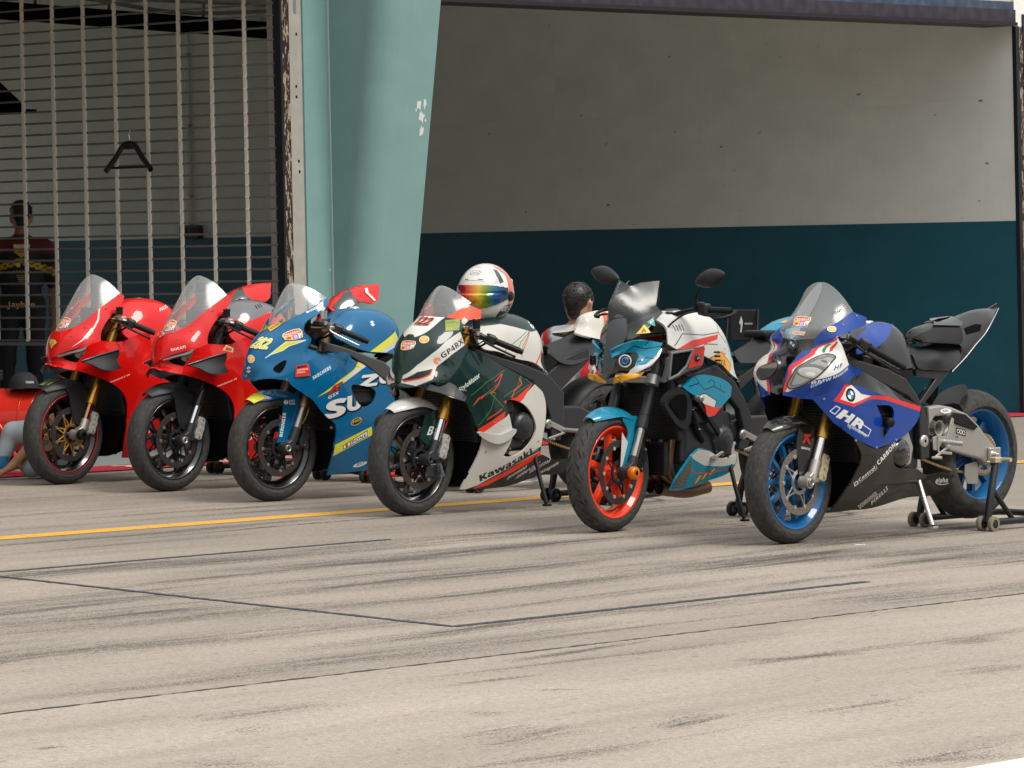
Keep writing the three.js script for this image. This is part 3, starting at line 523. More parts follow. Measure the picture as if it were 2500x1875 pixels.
const T4 = {
  screen: [[.099,1.053,.0,1], [.119,1.049,.05], [.155,1.048,.1], [.222,1.083,.13], [.308,1.121,.145,1], [.284,1.147,.118], [.261,1.177,.08], [.246,1.2,.04], [.218,1.211,.0]],
  front: [[.099,1.053,.0,1], [.119,1.049,.05], [.155,1.048,.1], [.222,1.083,.13], [.308,1.121,.145,1], [.351,1.082,.175,1], [.341,1.039,.185,1], [.24,1.026,.185], [.194,.977,.185], [.196,.934,.19], [.225,.878,.2,1], [.142,.781,.21], [.055,.706,.2], [-.01,.711,.18,1], [-.068,.685,.105], [-.114,.69,.02], [-.106,.694,.0], [-.087,.781,.0], [-.051,.875,.0], [.011,.977,.0]],
  frontc: [[.018,.893,.14], [-.033,.783,.118], [.107,.918,.172], [.04,.791,.166], [-.06,.834,.06]],
  side: [[.225,.878,.2,1], [.343,.841,.205], [.497,.781,.2], [.736,.687,.19,1], [.793,.655,.188], [.84,.587,.18], [.844,.499,.18], [.82,.342,.168], [.828,.292,.155,1], [.594,.183,.13], [.366,.131,.11], [.267,.13,.1,1], [.343,.343,.175], [.341,.413,.195], [.296,.453,.2], [.225,.581,.2], [.15,.634,.19], [.055,.671,.175], [-.01,.711,.18,1], [.055,.706,.2], [.142,.781,.21]],
  sidec: [[.323,.725,.225], [.407,.472,.215], [.333,.517,.215], [.558,.247,.165]],
  sidehole: [[.497,.594,.2], [.635,.581,.2], [.723,.517,.2], [.761,.441,.2], [.723,.364,.2], [.622,.302,.2], [.51,.298,.2,1], [.56,.405,.2], [.528,.51,.2]],
  wedge: [[.294,.432,.205], [.443,.418,.216], [.566,.442,.224], [.562,.427,.222], [.447,.37,.212], [.321,.409,.202]],
  belly2: [[.366,.131,.11], [.594,.183,.13], [.828,.291,.155], [.94,.264,.14], [1.083,.261,.12,1], [1.068,.197,.11], [.879,.178,.1], [.636,.131,.09]],
  inner: [[.1,.62,.17], [.22,.54,.19], [.28,.42,.19], [.28,.3,.16], [.26,.17,.09], [.2,.17,.04], [.17,.35,.08], [.1,.5,.12]],
  winglet: [[-.057,.688,.13], [.008,.714,.15], [.093,.701,.21], [.158,.627,.26,1], [.14,.606,.26,1], [.073,.629,.23], [.026,.655,.18], [-.031,.672,.14]],
  tank: [[.36,1.0,.0], [.44,1.035,.0], [.56,1.06,.0], [.7,1.06,.0], [.84,1.02,.0], [.92,.94,.0], [.96,.8,.0,1], [.918,.727,.13,1], [.778,.791,.16], [.608,.821,.178], [.475,.859,.185], [.344,.888,.18], [.325,.983,.15,1]],
  tankc: [[.684,.898,.165], [.563,.961,.16], [.794,.965,.12], [.837,.85,.14]],
  frame: [[.305,.884,.17], [.369,.861,.18], [.518,.823,.18], [.674,.789,.175], [.78,.756,.17], [.882,.722,.17], [.996,.626,.16], [.996,.494,.16], [.97,.366,.16], [.899,.374,.16], [.888,.497,.165], [.844,.587,.17], [.75,.691,.175], [.513,.78,.185], [.309,.841,.19]],
  subf: [[.929,.726,.12], [1.049,.801,.11], [1.176,.842,.1], [1.256,.86,.09], [1.262,.792,.09], [1.126,.701,.11], [1.017,.625,.14]],
  seat: [[.9,.875,.0], [1.0,.875,.0], [1.15,.91,.0], [1.3,.955,.0,1], [1.426,.897,.08], [1.361,.853,.1], [1.115,.774,.13], [1.012,.788,.135], [.933,.839,.11,1], [.958,.882,.08]],
  tail: [[1.28,.975,.0], [1.31,1.03,.0], [1.42,1.06,.0], [1.55,1.06,.0], [1.66,1.03,.0,1], [1.57,.965,.07], [1.415,.897,.09,1], [1.174,.947,.09]],
  cover: [[.675,.453,.21]],
  gripin: [[.334,.932,.25]],
  gripout: [[.465,.867,.345]],
  clamp: [[.338,.969,.125]],
  fork_sleeve: [[.143,.511,.104]],
  fork_top: [[.16,.605,.104]],
  foot: [[.089,.401,.104]],
  fend_arm: [[.032,.535,.075,1], [.131,.554,.078], [.148,.519,.085,1], [.117,.451,.09], [.069,.367,.088], [.027,.381,.08], [-.012,.413,.075,1], [.013,.48,.075]],
  fend_tip: [[-.17,.6,.0]],
  helm: [[.577,1.151,.0]],
  orange: [[.155,1.047,.102], [.222,1.083,.13], [.282,1.114,.138], [.351,1.082,.175], [.341,1.039,.185], [.232,1.028,.181], [.191,1.036,.149]],
  numb: [[.049,.996,-.063], [.066,.989,.092], [.136,1.053,.068], [.077,1.068,-.03]],
  white1: [[-.099,.703,.024], [-.091,.744,.033], [-.047,.8,.096], [.014,.859,.144], [.089,.918,.166], [.185,.97,.182], [.196,.934,.19], [.206,.899,.195], [.113,.85,.19], [.032,.791,.162], [-.01,.724,.174], [-.068,.688,.105]],
  slot: [[-.095,.722,.032], [-.054,.762,.103], [.005,.778,.153], [-.007,.753,.159], [-.055,.724,.116], [-.094,.71,.04]],
  slotor: [[-.094,.716,.036], [-.054,.73,.115], [-.015,.751,.155], [.005,.778,.153], [.009,.777,.156], [-.013,.745,.161], [-.054,.722,.118], [-.094,.707,.039]],
  gp: [[.058,.829,.172], [.202,.912,.193], [.047,.855,.165]],
  bremc: [[.035,.819,.161]],
  greenst: [[.113,.973,.142], [.18,.977,.178], [.204,1.036,.16], [.144,1.028,.111]],
  trk: [[-.053,.864,-.035], [-.038,.874,.068], [-.012,.925,.063], [-.018,.925,-.046]],
  dot: [[-.016,.908,.079], [.016,.912,.124], [.034,.952,.105], [.002,.947,.061]],
  styl: [[.162,.651,.196], [.294,.73,.223], [.153,.673,.199]],
  redst: [[.299,.451,.2], [.489,.543,.22], [.484,.512,.219], [.327,.426,.197]],
  redst2: [[.736,.687,.19], [.646,.603,.202], [.544,.545,.215], [.475,.595,.221], [.589,.613,.208]],
  silver: [[.304,.427,.195], [.497,.512,.218], [.587,.578,.21], [.747,.678,.19], [.846,.614,.18], [.861,.499,.178], [.82,.342,.168], [.383,.148,.117], [.258,.118,.095], [.343,.343,.175]],
  kaw: [[.387,.166,.123], [.763,.304,.162], [.37,.197,.133]],
  redlow: [[.354,.132,.109], [.819,.319,.163], [.839,.288,.153], [.392,.121,.108]],
  gl: [[.238,.632,.211], [.322,.691,.226], [.494,.759,.203]],
  tgreen: [[.425,.993,.094], [.543,1.005,.131], [.657,.984,.142], [.79,.958,.124], [.86,.964,.1]],
  tank_pad: [[.839,.859,.138], [1.038,.801,.12], [.926,.738,.135], [.814,.803,.15]],
  g1: [[.238,.632,.211], [.334,.699,.226], [.501,.761,.202]],
  g2: [[.255,.576,.207], [.302,.622,.221], [.427,.688,.22]],
  g3: [[.255,.576,.207], [.282,.614,.217], [.411,.662,.223], [.476,.738,.208]],
  g4: [[.301,.471,.204], [.375,.551,.222], [.41,.645,.224], [.371,.642,.226], [.475,.565,.221]],
  g5: [[.346,.495,.214], [.469,.561,.221]],
  g6: [[.476,.617,.22], [.637,.681,.198], [.635,.729,.194], [.593,.656,.204]],
  g7: [[.533,.615,.214], [.713,.683,.192], [.667,.715,.193]],
  r1: [[.264,.588,.21], [.292,.618,.219], [.324,.63,.224], [.303,.613,.22]],
  r2: [[.371,.637,.226], [.44,.687,.219], [.477,.742,.207], [.407,.701,.221]],
  r3: [[.546,.61,.213], [.571,.648,.207], [.637,.681,.198], [.62,.717,.196]],
  r4: [[.357,.504,.216], [.462,.552,.222]],
  tg1: [[.515,.854,.183], [.616,.908,.17], [.739,.962,.137]],
  tg2: [[.623,.838,.175], [.664,.907,.166], [.776,.966,.125], [.717,.906,.158], [.658,.837,.172]],
  tr1: [[.663,.82,.173], [.683,.889,.166], [.762,.957,.133]],
  tr2: [[.783,.777,.161], [.869,.858,.124]],
  tbadge: [[.83,1.001,.082]],
  nplate: [[.098,1.052,.001], [.154,1.046,.101], [.084,1.002,.092], [-.01,.942,.04], [-.003,.958,-.02]]
};
const T5 = {
  visor: [[.005,.974,.0,1], [.043,.922,.03,1], [.054,.957,.1], [.126,1.0,.14], [.249,1.093,.15,1], [.219,1.128,.13], [.282,1.252,.1,1], [.206,1.244,.05], [.148,1.227,.02,1], [.085,1.258,.0,1], [.005,1.137,.0]],
  visorc: [[.091,1.086,.08], [.061,.999,.06]],
  hood: [[-.002,.883,.0,1], [-.018,.906,.037], [.024,.95,.125], [.099,.957,.163], [.203,.943,.188,1], [.142,.88,.194], [.085,.838,.175], [.035,.83,.15], [.075,.889,.138], [-.021,.881,.062], [-.032,.859,.037,1], [-.022,.793,.0], [-.022,.854,.0]],
  lampL: [[-.021,.872,.056], [.014,.885,.1], [.054,.889,.15], [.048,.851,.15], [.037,.807,.125], [.005,.794,.062], [-.027,.795,.05], [-.027,.837,.044]],
  lampC: [[.02,.855,.104]],
  cheek: [[.011,.795,.125], [.035,.83,.15], [.085,.838,.175], [.189,.917,.194], [.162,.879,.2], [.069,.821,.188], [.035,.795,.15]],
  chin: [[-.074,.795,.0], [-.008,.754,.0,1], [.017,.739,.02], [.001,.781,.06], [.067,.785,.1], [.132,.801,.135,1], [.097,.771,.12], [.01,.74,.03,1], [-.028,.74,.0], [-.083,.769,.0]],
  yel: [[.009,.74,.025,1], [-.015,.773,.062], [-.0,.791,.112], [.078,.803,.175,1], [.054,.771,.156], [-.0,.757,.112]],
  tank: [[.35,1.07,.0], [.45,1.095,.0], [.56,1.1,.0], [.7,1.08,.0], [.82,1.0,.0], [.9,.9,.0], [.96,.78,.0,1], [.9,.732,.12,1], [.798,.775,.14], [.716,.822,.15], [.614,.851,.165], [.432,.899,.19], [.309,.91,.19], [.265,.937,.17,1], [.288,1.014,.14]],
  tankc: [[.483,1.002,.17], [.7,.989,.14], [.796,.855,.13]],
  duct: [[.196,.745,.2,1], [.211,.827,.215], [.225,.904,.215,1], [.401,.913,.215,1], [.509,.919,.205,1], [.502,.828,.2], [.372,.796,.205], [.291,.764,.205]],
  sidec: [[.344,.719,.2,1], [.461,.772,.2], [.535,.775,.195], [.734,.729,.18], [.796,.679,.17,1], [.72,.637,.18], [.611,.567,.19,1], [.549,.564,.195], [.516,.627,.2], [.372,.701,.205]],
  radg: [[.19,.646,.21], [.258,.704,.21], [.353,.702,.21], [.419,.63,.2], [.391,.509,.19], [.35,.51,.19], [.237,.584,.205]],
  radgin: [[.225,.645,.215], [.272,.678,.215], [.353,.676,.21], [.372,.623,.205], [.358,.554,.2], [.258,.609,.21]],
  belly: [[.334,.196,.13,1], [.357,.257,.15], [.449,.367,.17,1], [.505,.399,.175], [.594,.387,.17], [.697,.343,.165], [.827,.359,.16,1], [.835,.315,.15], [.812,.28,.14], [.613,.226,.12], [.433,.192,.11]],
  frame: [[.279,.815,.17], [.415,.777,.17], [.646,.823,.15], [.8,.731,.15], [.87,.65,.15], [.941,.532,.15], [.927,.444,.15], [.891,.37,.15], [.829,.386,.155], [.864,.491,.155], [.829,.589,.16], [.753,.654,.165], [.691,.7,.17]],
  subf: [[.892,.745,.11], [1.048,.813,.11], [1.091,.812,.11], [1.069,.776,.11], [.909,.683,.13]],
  seat: [[.86,.86,.0], [1.0,.87,.0], [1.15,.93,.0], [1.3,.98,.0,1], [1.294,.934,.06], [1.175,.831,.1], [1.048,.823,.12], [.907,.825,.12,1], [.888,.878,.09]],
  tail5: [[1.2,.95,.0], [.987,1.003,.02], [1.13,1.042,.0], [1.37,1.071,.0], [1.286,.998,.08], [1.005,1.004,.1]],
  gripin: [[.429,1.109,.26]],
  gripout: [[.492,1.101,.37]],
  clamp: [[.452,1.08,.06]],
  cover: [[.715,.435,.19]],
  fork_top: [[.223,.737,.104]],
  fork_sleeve: [[.141,.514,.104]],
  foot: [[.097,.378,.104]],
  fend_arm: [[.026,.569,.07,1], [.16,.569,.075], [.183,.529,.085,1], [.154,.436,.09], [.112,.351,.088], [-.002,.317,.08,1], [.042,.44,.075], [.075,.49,.072]],
  fend_tip: [[-.147,.591,.0]],
  armw: [[.022,.501,.076], [.064,.448,.08], [.013,.338,.084], [-.006,.318,.083]],
  mirL: [[.38,1.244,.3]],
  mirR: [[.375,1.27,-.3]],
  tred: [[.309,.909,.19], [.441,.951,.182], [.694,.976,.145], [.678,.95,.152], [.434,.912,.188], [.387,.9,.193]],
  tor: [[.596,.856,.168], [.721,.887,.146], [.826,.818,.123], [.774,.763,.148], [.741,.777,.152]],
  tblue: [[.763,1.031,.1], [.807,.889,.121], [.879,.817,.12], [.996,.848,.06], [.932,1.001,.02]],
  ductin: [[.225,.761,.204], [.232,.891,.215], [.4,.905,.214], [.354,.823,.209], [.289,.781,.207]],
  ductred: [[.37,.81,.207], [.402,.907,.214], [.509,.915,.205], [.487,.828,.201]],
  scw: [[.441,.673,.205], [.524,.681,.199], [.625,.641,.19], [.609,.606,.191], [.501,.629,.201]],
  scr: [[.507,.631,.201], [.618,.606,.19], [.697,.612,.182], [.611,.564,.19], [.549,.564,.195]],
  bellymesh: [[.345,.206,.132], [.364,.261,.15], [.459,.353,.165], [.476,.286,.142], [.45,.216,.118]],
  bellyw: [[.449,.367,.17], [.505,.399,.175], [.594,.387,.17], [.697,.343,.165], [.827,.359,.16], [.829,.31,.149], [.716,.302,.15], [.579,.312,.148], [.471,.352,.163]]
};
const T6 = {
  nose: [[.026,.981,.0], [.055,.981,.055], [.081,.986,.1,1], [.063,.943,.1], [.013,.923,.08], [-.046,.873,.06], [-.066,.849,.052], [-.09,.73,.035,1], [-.077,.719,.0]],
  front: [[.081,.986,.1,1], [.1,1.024,.135], [.184,1.062,.155], [.286,1.112,.168,1], [.362,1.084,.192,1], [.341,1.046,.2,1], [.122,1.001,.205,1], [.14,.959,.215], [.184,.86,.225,1], [.296,.825,.225,1], [.142,.766,.232,1], [.055,.734,.215], [-.017,.699,.165,1], [-.058,.704,.1], [-.098,.718,.045,1], [-.066,.849,.052], [-.046,.873,.06], [.013,.923,.08], [.063,.943,.1]],
  frontc: [[-.031,.845,.15], [.045,.9,.185], [-.065,.765,.11], [.093,.982,.17]],
  side: [[-.017,.699,.165,1], [.055,.734,.215], [.142,.766,.232,1], [.191,.764,.236], [.467,.703,.224], [.788,.64,.19,1], [.777,.59,.19], [.679,.52,.2], [.569,.481,.215], [.39,.449,.225,1], [.219,.511,.225], [.094,.583,.205,1]],
  sidec: [[.165,.638,.246]],
  sidehole: [[.383,.662,.2,1], [.532,.64,.2], [.542,.607,.2], [.498,.539,.2], [.449,.502,.2,1], [.439,.576,.2]],
  gill: [[.142,.766,.232,1], [.191,.764,.236], [.467,.703,.224], [.788,.64,.19,1], [.676,.689,.175], [.469,.771,.19], [.296,.825,.225,1]],
  belly: [[.219,.511,.225,1], [.39,.449,.225], [.569,.481,.215,1], [.548,.417,.21], [.561,.364,.205], [.651,.338,.2], [.749,.338,.19], [.86,.298,.17], [1.015,.301,.15], [1.135,.279,.13,1], [1.066,.206,.1], [.794,.188,.1], [.498,.147,.09], [.222,.153,.085,1], [.243,.229,.14], [.275,.315,.185], [.293,.41,.215]],
  bellyc: [[.456,.316,.2], [.704,.269,.17]],
  inner: [[.101,.583,.2,1], [.225,.511,.22,1], [.299,.409,.21], [.282,.315,.18], [.249,.228,.135], [.229,.152,.08,1], [.245,.233,.05], [.184,.367,.1], [.126,.499,.13]],
  screen: [[.026,.981,.0], [.055,.982,.055], [.081,.986,.1,1], [.1,1.026,.135], [.184,1.064,.155], [.286,1.114,.168,1], [.263,1.173,.135], [.25,1.22,.092], [.247,1.247,.045], [.248,1.253,.0]],
  tankblue: [[.412,1.023,.12], [.503,1.055,.08], [.679,1.045,.085,1], [.547,.978,.15], [.401,.929,.178], [.275,.906,.18,1], [.274,.975,.17]],
  tank: [[.4,.99,.0], [.5,1.04,.0], [.62,1.056,.0], [.74,1.045,.0], [.815,.99,.0], [.85,.9,.0], [.86,.835,.0,1], [.819,.832,.13,1], [.705,.827,.158], [.606,.838,.17], [.454,.885,.18], [.327,.905,.182], [.286,.966,.16,1]],
  tankc: [[.589,.959,.15], [.724,.982,.11], [.45,.988,.15], [.742,.895,.14]],
  seat: [[.8,.89,.0], [.9,.925,.0], [1.05,.925,.0], [1.21,.945,.0,1], [1.237,.919,.1], [1.181,.85,.125], [1.105,.805,.125,1], [.955,.815,.13], [.84,.831,.13], [.833,.892,.1]],
  tail: [[.93,.95,.0], [.945,1.0,.0], [1.06,1.035,.0], [1.284,1.066,.0], [1.476,1.103,.0], [1.668,1.111,.0,1], [1.504,1.043,.085], [1.432,.987,.1], [1.315,.909,.11], [1.127,.798,.12,1], [1.218,.92,.115], [1.191,.938,.115,1], [.994,.946,.1], [.913,.948,.09]],
  frame: [[.219,.884,.19], [.344,.874,.19], [.551,.831,.18], [.69,.782,.17], [.775,.705,.17], [.838,.621,.17], [.871,.556,.17], [.888,.463,.17], [.877,.38,.17], [.814,.378,.17], [.806,.475,.17], [.8,.562,.17], [.811,.623,.17], [.704,.695,.17], [.481,.77,.18], [.358,.817,.19], [.249,.847,.19]],
  pivotpt: [[.826,.47,.18]],
  subframe: [[.845,.822,.11], [.966,.812,.11], [1.119,.805,.115], [1.097,.781,.115], [.909,.645,.13], [.876,.655,.13], [1.004,.765,.12], [.853,.787,.12]],
  swing: [[.915,.632,.13], [1.012,.639,.13], [1.106,.626,.13], [1.23,.589,.13], [1.326,.53,.13], [1.414,.451,.13], [1.475,.406,.14], [1.487,.341,.14], [1.438,.318,.14], [1.379,.329,.14], [1.356,.353,.14], [1.1,.408,.14], [1.05,.438,.14], [1.035,.5,.14], [1.113,.55,.13], [1.063,.586,.13], [.969,.583,.13], [.923,.539,.13]],
  swingpad: [[1.07,.57,.15], [1.109,.6,.15], [1.204,.587,.15], [1.306,.522,.15], [1.277,.505,.15], [1.145,.537,.15]],
  hugger: [[1.051,.612,.05], [1.103,.686,.06], [1.223,.73,.08], [1.286,.73,.09], [1.287,.668,.1], [1.252,.603,.1], [1.211,.635,.1], [1.121,.637,.08]],
  rearaxle: [[1.433,.375,.155]],
  sprocketF: [[.915,.393,.1]],
  gripin: [[.249,.964,.25]],
  gripout: [[.412,.856,.36]],
  clamp: [[.302,.947,.12]],
  leverend: [[.211,.858,.37]],
  peg0: [[.97,.452,.19]],
  peg1: [[1.028,.446,.27]],
  pegplate: [[.889,.485,.175], [.925,.492,.175], [1.004,.485,.175], [1.047,.576,.175], [1.062,.571,.175], [1.054,.501,.175], [1.033,.466,.175], [.982,.468,.175], [.925,.418,.175], [.896,.423,.175]],
  puck0: [[.507,.572,.16]],
  puck1: [[.432,.575,.29]],
  cover: [[.644,.421,.2]],
  stand0: [[.849,.306,.14]],
  stand1: [[.766,.084,.27]],
  fork_sleeve: [[.148,.509,.104]],
  fork_top: [[.163,.616,.104]],
  foot: [[.07,.414,.104]],
  cal: [[.174,.366,.09]],
  axle: [[.014,.299,.13]],
  fend_tip: [[-.191,.584,.0]],
  fend_arm: [[-.012,.561,.075,1], [.095,.57,.075], [.152,.538,.08,1], [.095,.464,.085], [.067,.328,.08], [-.005,.327,.075], [-.019,.417,.07], [-.026,.494,.07]],
  fend_low: [[-.097,.581,.07]],
  hpgrey: [[1.131,.48,.15], [1.189,.473,.15], [1.134,.493,.15]],
  bmc: [[1.002,.599,.14], [1.1,.594,.14], [1.002,.618,.14]],
  ohl: [[1.131,.493,.15], [1.211,.477,.15], [1.134,.524,.15]],
  aka: [[-.001,.459,.08], [.066,.446,.08], [.009,.535,.08]],
  stripe1: [[.122,1.001,.205], [.071,.945,.115], [.001,.903,.104], [-.051,.866,.064], [-.065,.849,.058], [-.099,.73,.04]],
  stripe1b: [[.121,.988,.21], [.062,.931,.127], [-.009,.887,.117], [-.051,.853,.086], [-.063,.836,.074], [-.089,.734,.057]],
  white: [[.121,.988,.21], [.14,.959,.215], [.184,.86,.225], [-.021,.793,.19], [-.083,.733,.066], [-.089,.734,.057], [-.063,.836,.074], [-.051,.853,.086], [-.009,.887,.117], [.062,.931,.127]],
  lamp: [[-.081,.75,.069], [-.084,.761,.062], [-.068,.814,.078], [-.052,.848,.094], [-.022,.872,.118], [.023,.9,.154], [.073,.914,.177], [.094,.903,.211], [.059,.882,.222], [-.002,.83,.209], [-.029,.796,.177], [-.059,.762,.124]],
  lampglow: [[-.026,.826,.175]],
  sr1: [[.142,.766,.232], [.191,.764,.236], [.225,.725,.242], [.181,.709,.244], [.343,.709,.235], [.467,.703,.224], [.788,.64,.19], [.784,.616,.19], [.466,.683,.225], [.325,.692,.238], [.187,.658,.25], [.074,.691,.216]],
  sr2: [[.152,.753,.235], [.191,.763,.236], [.26,.718,.241], [.343,.707,.235], [.189,.675,.249], [.111,.697,.23]],
  emblem: [[.176,.716,.243]],
  embr: [[.211,.714,.244]],
  hp0: [[.071,.631,.202], [.333,.516,.232], [.078,.665,.213]],
  hpsub0: [[.17,.564,.226], [.307,.508,.231], [.168,.582,.231]],
  moto: [[-.035,.769,.166], [.168,.837,.231], [-.036,.784,.164]],
  ital: [[-.032,.753,.164], [-.0,.777,.211], [-.035,.764,.164]],
  hpw: [[.036,.835,.241], [.149,.859,.232], [.044,.855,.237]],
  cast: [[.336,.276,.173], [.41,.353,.209], [.312,.292,.178]],
  carb: [[.424,.366,.212], [.565,.459,.213], [.405,.384,.216]],
  domd: [[.433,.15,.092], [.509,.221,.145], [.401,.166,.103]],
  pire: [[.509,.164,.103], [.573,.242,.157], [.483,.18,.115]],
  alph: [[.981,.255,.132], [1.098,.251,.12], [.965,.279,.146]],
  puig: [[.172,1.092,.126], [.241,1.127,.143], [.18,1.109,.117]],
  trk: [[.069,1.042,-.035], [.076,1.041,.065], [.117,1.09,.058], [.113,1.088,-.049]],
  pod: [[.125,1.029,.164]],
  hpl: [[.092,.617,.211], [.253,.547,.236], [.106,.658,.225]],
  hpbx: [[.259,.576,.242], [.34,.542,.235], [.322,.512,.232], [.244,.545,.235]],
  hpbl: [[.068,.641,.202], [.092,.665,.22], [.113,.654,.228], [.093,.625,.213]],
  flg: [[.065,.917,.163], [.093,.961,.168], [.089,.923,.182], [.112,.974,.207]],
  puq: [[.17,1.09,.125], [.241,1.12,.148], [.265,1.146,.148], [.184,1.112,.116]],
  trq: [[.066,1.038,-.033], [.073,1.036,.067], [.118,1.09,.06], [.118,1.092,-.053]],
  trq2: [[.048,1.002,-.04], [.057,1.0,.058], [.062,1.019,.058], [.059,1.029,-.027]],
  podq: [[.102,1.016,.153], [.127,1.014,.191], [.163,1.043,.165], [.123,1.043,.136]],
  lmc: [[-.062,.83,-.081]],
  nuc: [[-.024,.907,-.12]],
  tpad: [[1.079,1.026,.04], [1.143,1.056,.03], [1.277,1.065,.005], [1.298,1.037,.056], [1.275,1.021,.067]],
  tback: [[.967,.99,.045], [.911,.95,.095], [1.204,.936,.114], [1.237,.956,.105], [1.266,1.014,.072], [1.072,1.017,.051]],
  tscoop: [[1.294,1.014,.073], [1.386,1.032,.073], [1.423,1.028,.082], [1.398,.998,.092], [1.289,.982,.091]]
};
// ---------------------------------------------------------------- blue, white and carbon superbike (nearest)
const xy = (p) => p.map((q) => [q[0], q[1]]);
const one = (p, i = 0) => p[i].slice(0, 3);
// a panel seen from the front: outline given for the left half from top to bottom, on the centre line at both ends
function frontPanel({ pts, ctrl = [], len = 0.03, step = 0.02, flange = 0.008, uvf }) {
  const half = spline(pts.map((p) => [p[2], p[1], p[0], p[3]]), step, false), full = [...half, ...half.slice(1, -1).reverse().map((p) => [-p[0], p[1], p[2]])];
  const S = plateSpline([...full, ...ctrl.flatMap((p) => p[2] ? [[p[2], p[1], p[0]], [-p[2], p[1], p[0]]] : [[0, p[1], p[0]]])]);
  const { vx, tri } = meshSheet(full, S, len), g = sheetGeo(vx, tri.map(([a, b, c]) => [a, c, b]), 1, 0, (a, b, c) => uvf ? uvf(c, b, a) : [(c - LX0) / LW, (b - LY0) / LH]);
  const p = g.attributes.position, n = g.attributes.normal;
  for (let i = 0; i < p.count; i++) { p.setXYZ(i, p.getZ(i), p.getY(i), p.getX(i)); n.setXYZ(i, n.getZ(i), n.getY(i), n.getX(i)); }
  for (let i = 0; i < p.count; i += 3) for (const a of [p, n, g.attributes.uv]) for (let c = 0; c < a.itemSize; c++) { const t = a.getComponent(i + 1, c); a.setComponent(i + 1, c, a.getComponent(i + 2, c)); a.setComponent(i + 2, c, t); }
  return { geo: g, xOf: (y, z) => S(z, y) };
}
function bikeAt(label, pos, deg) { return thing('motorcycle', label, 'motorcycle', pos, deg * Math.PI / 180, 'motorcycles parked in a diagonal row'); }
function panelPart(bike, name, spec, matL, matR) { // left and right panel, or one piece across the centre
  const P = panel(spec);
  P.mesh = part(name, P.geo, matL, bike);
  if ((spec.sides ?? 1) === 1) P.right = part(name, mirror(P.geo), matR ?? matL, bike);
  return P;
}
const trackSticker = canvas(256, 200, (x) => { // round-shouldered event sticker
  x.fillStyle = '#f3e3c0'; x.beginPath(); x.moveTo(20, 20); x.quadraticCurveTo(128, -12, 236, 20); x.lineTo(250, 70); x.quadraticCurveTo(236, 120, 230, 160); x.quadraticCurveTo(128, 205, 26, 160); x.quadraticCurveTo(20, 120, 6, 70); x.closePath(); x.fill();
  x.fillStyle = '#c8473a'; x.beginPath(); x.moveTo(28, 28); x.quadraticCurveTo(128, 0, 228, 28); x.lineTo(238, 84); x.lineTo(18, 84); x.closePath(); x.fill();
  x.fillStyle = '#fff3d8'; x.font = 'bold 46px sans-serif'; x.textAlign = 'center'; x.fillText('TRACKDAY', 128, 74, 196);
  x.fillStyle = '#e9b43c'; x.fillRect(28, 92, 100, 76); x.fillStyle = '#8a54c0'; x.fillRect(118, 90, 64, 84);
  x.fillStyle = '#f2c8e8'; x.font = 'bold 86px sans-serif'; x.fillText('B', 150, 166); x.fillStyle = '#c8402c'; x.beginPath(); x.arc(70, 138, 24, 0, 7); x.fill();
  x.strokeStyle = '#6b4a2a'; x.lineWidth = 4; for (let k = 0; k < 6; k++) { x.beginPath(); x.arc(208, 120 + k * 8, 14, 0.2, 2.2); x.stroke(); }
});
const roundSticker = (bg, ink, lines) => canvas(128, 128, (x) => { x.fillStyle = '#f5f0e0'; x.beginPath(); x.arc(64, 64, 62, 0, 7); x.fill(); x.fillStyle = bg; x.beginPath(); x.arc(64, 64, 54, 0, 7); x.fill(); x.fillStyle = ink; x.textAlign = 'center'; x.font = 'bold 20px sans-serif'; lines.forEach((s, i) => x.fillText(s, 64, 50 + i * 24, 92)); });
const orangeDot = roundSticker('#e8a02c', '#fff6df', ['SEPANG', '2022', '45']);
function rondel(x, cx, cy, r, rim, a, b) { x.fillStyle = '#d8d8d8'; x.beginPath(); x.arc(cx, cy, r, 0, 7); x.fill(); x.fillStyle = rim; x.beginPath(); x.arc(cx, cy, r * 0.95, 0, 7); x.fill(); for (let k = 0; k < 4; k++) { x.fillStyle = k % 2 ? a : b; x.beginPath(); x.moveTo(cx, cy); x.arc(cx, cy, r * 0.62, k * Math.PI / 2, (k + 1) * Math.PI / 2); x.closePath(); x.fill(); } }
